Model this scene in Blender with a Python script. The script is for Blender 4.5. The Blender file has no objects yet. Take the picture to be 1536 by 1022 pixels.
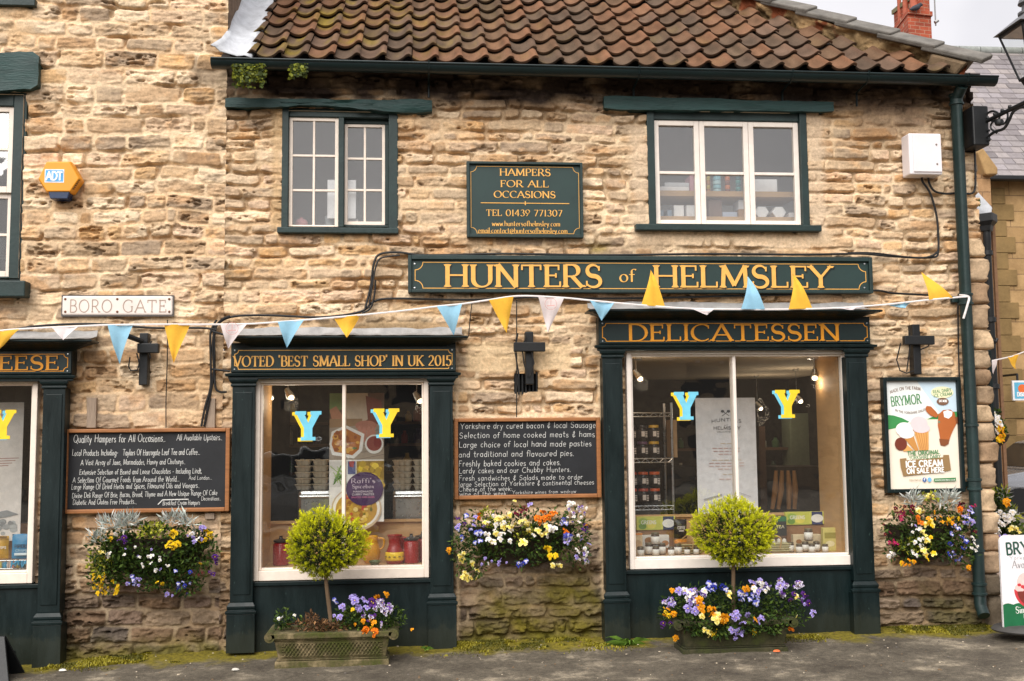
import bpy, bmesh, math, random
import numpy as np
from mathutils import Vector, Matrix, Euler

random.seed(11)
RNG = np.random.default_rng(11)
SC = bpy.context.scene
COL = SC.collection
R = math.radians

# ------------------------------------------------------------------ camera
CAM = np.array([0.0, -8.3, 1.60])
F_PX = 1600.0
YAW, PIT, ROL = R(5.164), R(5.032), R(0.565)
_fw = np.array([math.sin(YAW)*math.cos(PIT), math.cos(YAW)*math.cos(PIT), math.sin(PIT)])
_r0 = np.array([math.cos(YAW), -math.sin(YAW), 0.0])
_u0 = np.cross(_r0, _fw)
_rt = _r0*math.cos(ROL) - _u0*math.sin(ROL)
_up = _u0*math.cos(ROL) + _r0*math.sin(ROL)


def ray(px, py):
    return _fw*F_PX + _rt*(px-768) + _up*(511-py)


def P(px, py, y=0.0):
    """point of the photo at the depth y of a real vertical plane"""
    d = ray(px, py)
    return CAM + d*((y-CAM[1])/d[1])


def PP(px, py, p0, n):
    d = ray(px, py)
    return CAM + d*(np.dot(np.array(p0)-CAM, n)/np.dot(d, n))


def X(px, py, y=0.0):
    return float(P(px, py, y)[0])


def Z(px, py, y=0.0):
    return float(P(px, py, y)[2])


def RC(x0, y0, x1, y1, y=0.0):
    """upright rectangle from the mid points of its four photo edges"""
    mx, my = (x0+x1)/2, (y0+y1)/2
    return X(x0, my, y), X(x1, my, y), Z(mx, y1, y), Z(mx, y0, y)   # x0 x1 z0 z1


cam = bpy.data.cameras.new('camera')
cam.sensor_width = 36
cam.lens = 36*F_PX/1536
cam.clip_end = 2000
cam.clip_start = 0.05
co = bpy.data.objects.new('camera', cam)
COL.objects.link(co)
M = Matrix.Identity(4)
for i in range(3):
    M[i][0], M[i][1], M[i][2], M[i][3] = _rt[i], _up[i], -_fw[i], CAM[i]
co.matrix_world = M
SC.camera = co

# ------------------------------------------------------------------ colours and materials


def S(r, g, b, k=1.0):
    def l(c):
        c /= 255.0
        return (c/12.92 if c <= .04045 else ((c+.055)/1.055)**2.4)*k
    return (l(r), l(g), l(b))


def _mat(name):
    m = bpy.data.materials.new(name)
    m.use_nodes = True
    nt = m.node_tree
    b = nt.nodes['Principled BSDF']
    return m, nt, b


def _noise(nt, scale, detail=4, rough=.6, coord='Object', vec=(1, 1, 1)):
    tc = nt.nodes.new('ShaderNodeTexCoord')
    mp = nt.nodes.new('ShaderNodeMapping')
    mp.inputs['Scale'].default_value = vec
    n = nt.nodes.new('ShaderNodeTexNoise')
    n.inputs['Scale'].default_value = scale
    n.inputs['Detail'].default_value = detail
    n.inputs['Roughness'].default_value = rough
    nt.links.new(tc.outputs[coord], mp.inputs['Vector'])
    nt.links.new(mp.outputs['Vector'], n.inputs['Vector'])
    return n


def _ramp(nt, src, stops):
    r = nt.nodes.new('ShaderNodeValToRGB')
    e = r.color_ramp.elements
    while len(e) < len(stops):
        e.new(.5)
    for k, (p, c) in enumerate(stops):
        e[k].position = p
        e[k].color = (c[0], c[1], c[2], 1)
    nt.links.new(src, r.inputs['Fac'])
    return r


def _mix(nt, fac, a, b, mode='MIX'):
    m = nt.nodes.new('ShaderNodeMix')
    m.data_type = 'RGBA'
    m.blend_type = mode
    for sock, val in ((m.inputs[0], fac), (m.inputs[6], a), (m.inputs[7], b)):
        if hasattr(val, 'is_output'):
            nt.links.new(val, sock)
        elif isinstance(val, (int, float)):
            sock.default_value = val
        else:
            sock.default_value = (val[0], val[1], val[2], 1)
    return m.outputs[2]


def _bump(nt, b, src, strength, dist=.01):
    bp = nt.nodes.new('ShaderNodeBump')
    bp.inputs['Strength'].default_value = strength
    bp.inputs['Distance'].default_value = dist
    nt.links.new(src, bp.inputs['Height'])
    nt.links.new(bp.outputs['Normal'], b.inputs['Normal'])


def mat(name, col, rough=.6, var=.18, scale=14, bump=.15, bscale=None, metal=0, spec=.4, vec=(1, 1, 1), col2=None, dist=.004):
    """painted / plain surface whose colour wanders a little"""
    m, nt, b = _mat(name)
    n = _noise(nt, scale, 5, .65, vec=vec)
    c2 = col2 or tuple(min(1, c*(1+var)) for c in col)
    c1 = tuple(c*(1-var) for c in col) if col2 is None else col
    r = _ramp(nt, n.outputs['Fac'], [(.3, c1), (.7, c2)])
    nt.links.new(r.outputs['Color'], b.inputs['Base Color'])
    b.inputs['Metallic'].default_value = metal
    b.inputs['Specular IOR Level'].default_value = spec
    rr = nt.nodes.new('ShaderNodeMapRange')
    rr.inputs['To Min'].default_value = max(.03, rough-.1)
    rr.inputs['To Max'].default_value = min(1, rough+.12)
    n2 = _noise(nt, (bscale or scale*4), 5, .65, vec=vec)
    nt.links.new(n2.outputs['Fac'], rr.inputs['Value'])
    nt.links.new(rr.outputs['Result'], b.inputs['Roughness'])
    if bump:
        _bump(nt, b, n2.outputs['Fac'], bump, dist)
    return m


def mat_attr(name, rough=.9, k=.25, scale=60, bump=.5, dist=.004, spec=.2, transl=0.0, bscale=None):
    """colour from the mesh, broken up by fine noise"""
    m, nt, b = _mat(name)
    a = nt.nodes.new('ShaderNodeAttribute')
    a.attribute_name = 'Col'
    n = _noise(nt, scale, 6, .7)
    r = _ramp(nt, n.outputs['Fac'], [(.25, (1-k,)*3), (.75, (1+k,)*3)])
    c = _mix(nt, 1.0, a.outputs['Color'], r.outputs['Color'], 'MULTIPLY')
    nt.links.new(c, b.inputs['Base Color'])
    b.inputs['Roughness'].default_value = rough
    b.inputs['Specular IOR Level'].default_value = spec
    if bump:
        n2 = _noise(nt, bscale or scale*1.7, 6, .7)
        _bump(nt, b, n2.outputs['Fac'], bump, dist)
    if transl:
        t = nt.nodes.new('ShaderNodeBsdfTranslucent')
        nt.links.new(c, t.inputs['Color'])
        mx = nt.nodes.new('ShaderNodeMixShader')
        mx.inputs[0].default_value = transl
        nt.links.new(b.outputs[0], mx.inputs[1])
        nt.links.new(t.outputs[0], mx.inputs[2])
        nt.links.new(mx.outputs[0], nt.nodes['Material Output'].inputs['Surface'])
    return m


def mat_glass(name, refl=1.0, haze=.03, dcol=(.6, .6, .62), ior=1.5, wob=.02):
    m, nt, b = _mat(name)
    nt.nodes.remove(b)
    lw = nt.nodes.new('ShaderNodeLayerWeight')
    lw.inputs['Blend'].default_value = .5
    pw = nt.nodes.new('ShaderNodeMath')
    pw.operation = 'POWER'
    pw.inputs[1].default_value = 5
    nt.links.new(lw.outputs['Facing'], pw.inputs[0])
    mu = nt.nodes.new('ShaderNodeMath')
    mu.operation = 'MULTIPLY_ADD'
    mu.use_clamp = True
    mu.inputs[1].default_value = .9
    mu.inputs[2].default_value = .042*refl
    nt.links.new(pw.outputs[0], mu.inputs[0])
    g = nt.nodes.new('ShaderNodeBsdfGlossy')
    g.inputs['Roughness'].default_value = .015
    t = nt.nodes.new('ShaderNodeBsdfTransparent')
    t.inputs['Color'].default_value = (.97, .98, .975, 1)
    d = nt.nodes.new('ShaderNodeBsdfDiffuse')
    d.inputs['Color'].default_value = (*dcol, 1)
    n = _noise(nt, 1.3, 3)
    bp = nt.nodes.new('ShaderNodeBump')
    bp.inputs['Strength'].default_value = wob
    bp.inputs['Distance'].default_value = .3
    nt.links.new(n.outputs['Fac'], bp.inputs['Height'])
    nt.links.new(bp.outputs['Normal'], g.inputs['Normal'])
    a = nt.nodes.new('ShaderNodeMixShader')
    a.inputs[0].default_value = haze  # milky haze of reflected sky, put in as grey diffuse
    nt.links.new(t.outputs[0], a.inputs[1])
    nt.links.new(d.outputs[0], a.inputs[2])
    mx = nt.nodes.new('ShaderNodeMixShader')
    nt.links.new(mu.outputs[0], mx.inputs[0])
    nt.links.new(a.outputs[0], mx.inputs[1])
    nt.links.new(g.outputs[0], mx.inputs[2])
    nt.links.new(mx.outputs[0], nt.nodes['Material Output'].inputs['Surface'])
    return m


def mat_emit(name, col, k):
    m, nt, b = _mat(name)
    b.inputs['Base Color'].default_value = (*col, 1)
    b.inputs['Emission Color'].default_value = (*col, 1)
    b.inputs['Emission Strength'].default_value = k
    return m


GREEN = mat('green_gloss_paint', S(6, 21, 22), .42, .22, 5, .35, 45, spec=.3, dist=.002)
def joinery(name, col):
    m, nt, b = _mat(name)
    n = _noise(nt, 3, 6, .7, vec=(3, 3, .6))
    r = _ramp(nt, n.outputs['Fac'], [(.3, tuple(c*.7 for c in col)), (.7, tuple(c*1.5 for c in col))])
    tc = nt.nodes.new('ShaderNodeTexCoord')
    sp = nt.nodes.new('ShaderNodeSeparateXYZ')
    nt.links.new(tc.outputs['Object'], sp.inputs[0])
    nd = _noise(nt, 9, 7, .75)
    ad = nt.nodes.new('ShaderNodeMath')
    ad.operation = 'MULTIPLY_ADD'
    ad.inputs[1].default_value = -.3
    nt.links.new(nd.outputs['Fac'], ad.inputs[0])
    nt.links.new(sp.outputs['Z'], ad.inputs[2])
    rd = _ramp(nt, ad.outputs[0], [(.0, (.45,)*3), (.04, (.15,)*3), (.16, (0, 0, 0))])
    c = _mix(nt, rd.outputs['Color'], r.outputs['Color'], S(52, 54, 42))
    ns = _noise(nt, 55, 3, .6, vec=(1, 1, .35))
    rs = _ramp(nt, ns.outputs['Fac'], [(.69, (0, 0, 0)), (.76, (.5,)*3)])
    c = _mix(nt, rs.outputs['Color'], c, S(70, 92, 88))
    nt.links.new(c, b.inputs['Base Color'])
    rr = _ramp(nt, n.outputs['Fac'], [(.3, (.3,)*3), (.7, (.55,)*3)])
    nt.links.new(rr.outputs['Color'], b.inputs['Roughness'])
    b.inputs['Specular IOR Level'].default_value = .32
    nb = _noise(nt, 16, 5, .7, vec=(6, 6, .5))
    _bump(nt, b, nb.outputs['Fac'], .35, .004)
    return m


GREEN = joinery('brushed_green_paint', S(7, 23, 24))
GREEN2 = mat('weathered_green_paint', S(27, 46, 45), .5, .25, 6, .6, 40, spec=.4, dist=.004)
SIGN = mat('sign_green_paint', S(33, 54, 52), .5, .12, 4, .2, 60, dist=.001)
FASCIA = mat('fascia_green_paint', S(16, 36, 36), .4, .12, 4, .2, 60, dist=.001)
GOLD = mat('gold_sign_paint', S(226, 170, 84), .5, .1, 30, .1)
GOLD2 = mat('deep_gold_sign_paint', S(214, 142, 28), .5, .1, 30, .1)
SHADE = mat('black_letter_edge', S(14, 26, 26), .5)
WHITE = mat('white_window_paint', S(232, 222, 212), .45, .07, 12, .25, 60, dist=.002)
WHITE2 = mat('cream_window_paint', S(232, 218, 204), .45, .08, 12, .25, 60, dist=.002)
BLACK = mat('black_iron', S(22, 24, 26), .45, .2, 20, .3, 80)
CABLE = mat('black_cable', S(20, 20, 21), .55, .15)
LEAD = mat('grey_lead', S(150, 148, 146), .6, .3, 9, .6, 30, dist=.006)
WLEAD = mat('whitewashed_lead', S(186, 189, 194), .6, .22, 9, .7, 25, dist=.008)
WOOD = mat('brown_board_frame', S(150, 98, 56), .5, .25, 10, .3, 60, vec=(1, 1, 6))
BATTEN = mat('weathered_batten', S(150, 132, 115), .8, .2, 12, .4, 60, vec=(6, 6, 1))
PLY = mat('pale_ply', S(196, 156, 108), .6, .1, 6, .1, vec=(1, 1, 5))
CREAM = mat('cream_plaster', S(222, 206, 182), .8, .05, 4, .1)
GREYW = mat('grey_plaster', S(164, 162, 161), .9, .08, 3, .1)
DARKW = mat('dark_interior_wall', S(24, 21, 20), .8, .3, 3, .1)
FLOORI = mat('brown_shop_floor', S(92, 76, 62), .6, .2, 5)
SLATEB = mat('blackboard_slate', S(27, 29, 33), .55, .35, 5, .1, 30)
CHALK = mat('white_chalk', S(206, 206, 202), .9, .3, 120, 0)
PLASTIC = mat('white_plastic', S(226, 220, 222), .4, .04, 5, .05)
STEEL = mat('brushed_steel', S(190, 192, 194), .28, .12, 6, .05, metal=1)
GLASS_LO = mat_glass('shop_window_glass', 2.4, .005, wob=.03)
GLASS_UP = mat_glass('upper_window_glass', 3.0, .03, (.64, .64, .66), wob=.025)
STONE = mat_attr('rubble_stone', .92, .34, 48, .8, .006, .15)
TILE = mat_attr('clay_tile', .95, .26, 60, .5, .004, .08)
LEAF = mat_attr('leaf_green', .6, .15, 60, 0, transl=.25, spec=.3)

# ------------------------------------------------------------------ object helpers
WORLD = {}


def tag(o, label=None, cat=None, group=None, kind=None):
    if label:
        o['label'] = label
    if cat:
        o['category'] = cat
    if group:
        o['group'] = group
    if kind:
        o['kind'] = kind
    return o


def thing(name, label, cat, loc=(0, 0, 0), group=None, rz=0.0):
    o = bpy.data.objects.new(name, None)
    o.empty_display_size = .1
    COL.objects.link(o)
    o.location = loc
    o.rotation_euler = (0, 0, rz)
    tag(o, label, cat, group)
    WORLD[o.name] = Matrix.Translation(loc) @ Matrix.Rotation(rz, 4, 'Z')
    return o


def link(me, name, parent=None, local=False):
    o = bpy.data.objects.new(name, me)
    COL.objects.link(o)
    WORLD[o.name] = Matrix.Identity(4)
    if parent is not None:
        o.parent = parent
        pw = WORLD.get(parent.name, Matrix.Identity(4))
        if local:
            WORLD[o.name] = pw.copy()
        else:
            o.matrix_parent_inverse = pw.inverted()
    return o


def copy_tree(o, parent=None):
    c = o.copy()
    COL.objects.link(c)
    if parent is not None:
        c.parent = parent
    for ch in list(o.children):
        copy_tree(ch, c)
    return c


class MB:
    def __init__(s):
        s.v, s.f, s.m, s.cur = [], [], [], 0

    def add(s, vs, fs, m=None):
        o = len(s.v)
        s.v.extend([tuple(map(float, q)) for q in vs])
        for f in fs:
            s.f.append(tuple(i+o for i in f))
            s.m.append(s.cur if m is None else m)

    def box(s, x0, x1, y0, y1, z0, z1, m=None):
        s.add([(x0, y0, z0), (x1, y0, z0), (x1, y1, z0), (x0, y1, z0), (x0, y0, z1), (x1, y0, z1), (x1, y1, z1), (x0, y1, z1)],
              [(0, 3, 2, 1), (4, 5, 6, 7), (0, 1, 5, 4), (1, 2, 6, 5), (2, 3, 7, 6), (3, 0, 4, 7)], m)

    def frame(s, x0, x1, z0, z1, y0, y1, wl, wr, wt, wb):
        s.box(x0, x0+wl, y0, y1, z0, z1)
        s.box(x1-wr, x1, y0, y1, z0, z1)
        s.box(x0+wl, x1-wr, y0, y1, z1-wt, z1)
        s.box(x0+wl, x1-wr, y0, y1, z0, z0+wb)

    def quad(s, a, b, c, d, m=None):
        s.add([a, b, c, d], [(0, 1, 2, 3)], m)

    def prism(s, pts, y0, y1, m=None):
        """outline in x,z pushed from y0 to y1"""
        n = len(pts)
        s.add([(p[0], y0, p[1]) for p in pts]+[(p[0], y1, p[1]) for p in pts],
              [tuple(range(n)), tuple(range(2*n-1, n-1, -1))]+[(i, i+n, (i+1) % n+n, (i+1) % n) for i in range(n)], m)

    def flat(s, pts, y, m=None):
        s.add([(p[0], y, p[1]) for p in pts], [tuple(range(len(pts)))], m)

    def disc(s, cx, cz, rx, rz, y, n=24, m=None, a0=0, a1=360):
        full = abs(a1-a0) >= 360
        k = n if full else n+1
        s.flat([(cx+rx*math.cos(R(a0+(a1-a0)*i/n)), cz+rz*math.sin(R(a0+(a1-a0)*i/n))) for i in range(k)], y, m)

    def moulding(s, prof, x0, x1, yb):
        """profile of (projection, z) run along x with mitred returns; open at the wall side"""
        n = len(prof)
        vs = [(x0-p, yb-p, z) for p, z in prof]+[(x1+p, yb-p, z) for p, z in prof]
        fs = [(i, i+1, n+i+1, n+i) for i in range(n-1)]
        b0 = len(vs)
        vs += [(x0-p, yb, z) for p, z in prof]+[(x1+p, yb, z) for p, z in prof]
        fs += [(b0+i, b0+i+1, i+1, i) for i in range(n-1)]
        fs += [(n+i, n+i+1, b0+n+i+1, b0+n+i) for i in range(n-1)]
        fs += [(0, n, b0+n, b0), (n-1, 2*n-1, b0+2*n-1, b0+n-1)]
        s.add(vs, fs)

    def lathe(s, prof, c=(0, 0, 0), seg=20, m=None, axis='z', sx=1, sy=1):
        n = len(prof)
        vs = []
        for r, h in prof:
            for k in range(seg):
                a = 2*math.pi*k/seg
                q = (r*math.cos(a)*sx, r*math.sin(a)*sy, h)
                if axis == 'y':
                    q = (q[0], h, q[1])
                vs.append((c[0]+q[0], c[1]+q[1], c[2]+q[2]))
        fs = []
        for i in range(n-1):
            for k in range(seg):
                fs.append((i*seg+k, i*seg+(k+1) % seg, (i+1)*seg+(k+1) % seg, (i+1)*seg+k))
        if prof[0][0] > 1e-6:
            fs.append(tuple(range(seg-1, -1, -1)))
        if prof[-1][0] > 1e-6:
            fs.append(tuple((n-1)*seg+k for k in range(seg)))
        s.add(vs, fs, m)

    def tube(s, pts, r, seg=8, m=None, cap=True):
        pts = [Vector(p) for p in pts]
        n = len(pts)
        rs = r if isinstance(r, (list, tuple)) else [r]*n
        t0 = (pts[1]-pts[0]).normalized()
        up = Vector((0, 0, 1)) if abs(t0.z) < .9 else Vector((0, 1, 0))
        nrm = t0.cross(up).normalized()
        vs = []
        for i in range(n):
            t = ((pts[min(i+1, n-1)]-pts[max(i-1, 0)])).normalized()
            nrm = (nrm-t*nrm.dot(t)).normalized()
            bi = t.cross(nrm)
            for k in range(seg):
                a = 2*math.pi*k/seg
                vs.append(pts[i]+(nrm*math.cos(a)+bi*math.sin(a))*rs[i])
        fs = [(i*seg+k, i*seg+(k+1) % seg, (i+1)*seg+(k+1) % seg, (i+1)*seg+k) for i in range(n-1) for k in range(seg)]
        if cap:
            fs += [tuple(range(seg-1, -1, -1)), tuple((n-1)*seg+k for k in range(seg))]
        s.add(vs, fs, m)

    def build(s, name, mats, parent=None, smooth=False, bevel=0, local=False, fix=True, loc=None):
        me = bpy.data.meshes.new(name)
        me.from_pydata(s.v, [], s.f)
        if not isinstance(mats, (list, tuple)):
            mats = [mats]
        for m in mats:
            me.materials.append(m)
        if len(mats) > 1:
            me.polygons.foreach_set('material_index', s.m)
        if fix:
            bm = bmesh.new()
            bm.from_mesh(me)
            bmesh.ops.recalc_face_normals(bm, faces=bm.faces)
            bm.to_mesh(me)
            bm.free()
        if smooth:
            me.polygons.foreach_set('use_smooth', [True]*len(me.polygons))
            if smooth != 'all':
                try:
                    me.set_sharp_from_angle(angle=R(40))
                except Exception:
                    pass
        me.update()
        o = link(me, name, parent, local)
        if bevel:
            b = o.modifiers.new('edge', 'BEVEL')
            b.width = bevel
            b.segments = 2
            b.limit_method = 'ANGLE'
            b.angle_limit = R(40)
        if loc is not None:
            o.location = loc
        return o


def grid_mesh(name, verts, quads, cols, material, parent=None, smooth=True, local=False):
    """large mesh straight from arrays, with a colour per vertex"""
    me = bpy.data.meshes.new(name)
    nv, nf = len(verts), len(quads)
    k = quads.shape[1]
    me.vertices.add(nv)
    me.vertices.foreach_set('co', np.ascontiguousarray(verts, np.float32).ravel())
    me.loops.add(nf*k)
    me.loops.foreach_set('vertex_index', np.ascontiguousarray(quads, np.int32).ravel())
    me.polygons.add(nf)
    me.polygons.foreach_set('loop_start', np.arange(0, nf*k, k, dtype=np.int32))
    try:
        me.polygons.foreach_set('loop_total', np.full(nf, k, np.int32))
    except Exception:
        pass
    me.polygons.foreach_set('use_smooth', np.full(nf, smooth, bool))
    if cols is not None:
        at = me.color_attributes.new('Col', 'FLOAT_COLOR', 'POINT')
        c4 = np.ones((nv, 4), np.float32)
        c4[:, :3] = cols
        at.data.foreach_set('color', c4.ravel())
    me.update(calc_edges=True)
    me.validate()
    me.materials.append(material)
    return link(me, name, parent, local)


# ------------------------------------------------------------------ numpy noise
_TAB = RNG.random((256, 256)).astype(np.float32)


def vn(x, z, seed=0):
    x = np.asarray(x, np.float64)+seed*17.31
    z = np.asarray(z, np.float64)+seed*9.77
    xi, zi = np.floor(x).astype(np.int64), np.floor(z).astype(np.int64)
    fx, fz = x-xi, z-zi
    fx, fz = fx*fx*(3-2*fx), fz*fz*(3-2*fz)
    a, b = xi & 255, (xi+1) & 255
    c, d = zi & 255, (zi+1) & 255
    return (_TAB[a, c]*(1-fx)*(1-fz)+_TAB[b, c]*fx*(1-fz)+_TAB[a, d]*(1-fx)*fz+_TAB[b, d]*fx*fz)


def fbm(x, z, seed=0, o=4, g=.5):
    s, a, t = 0, 1.0, 0
    for k in range(o):
        s = s+a*vn(x*2**k, z*2**k, seed+k*3)
        t += a
        a *= g
    return s/t


def sst(a, b, x):
    t = np.clip((x-a)/(b-a), 0, 1)
    return t*t*(3-2*t)
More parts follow.
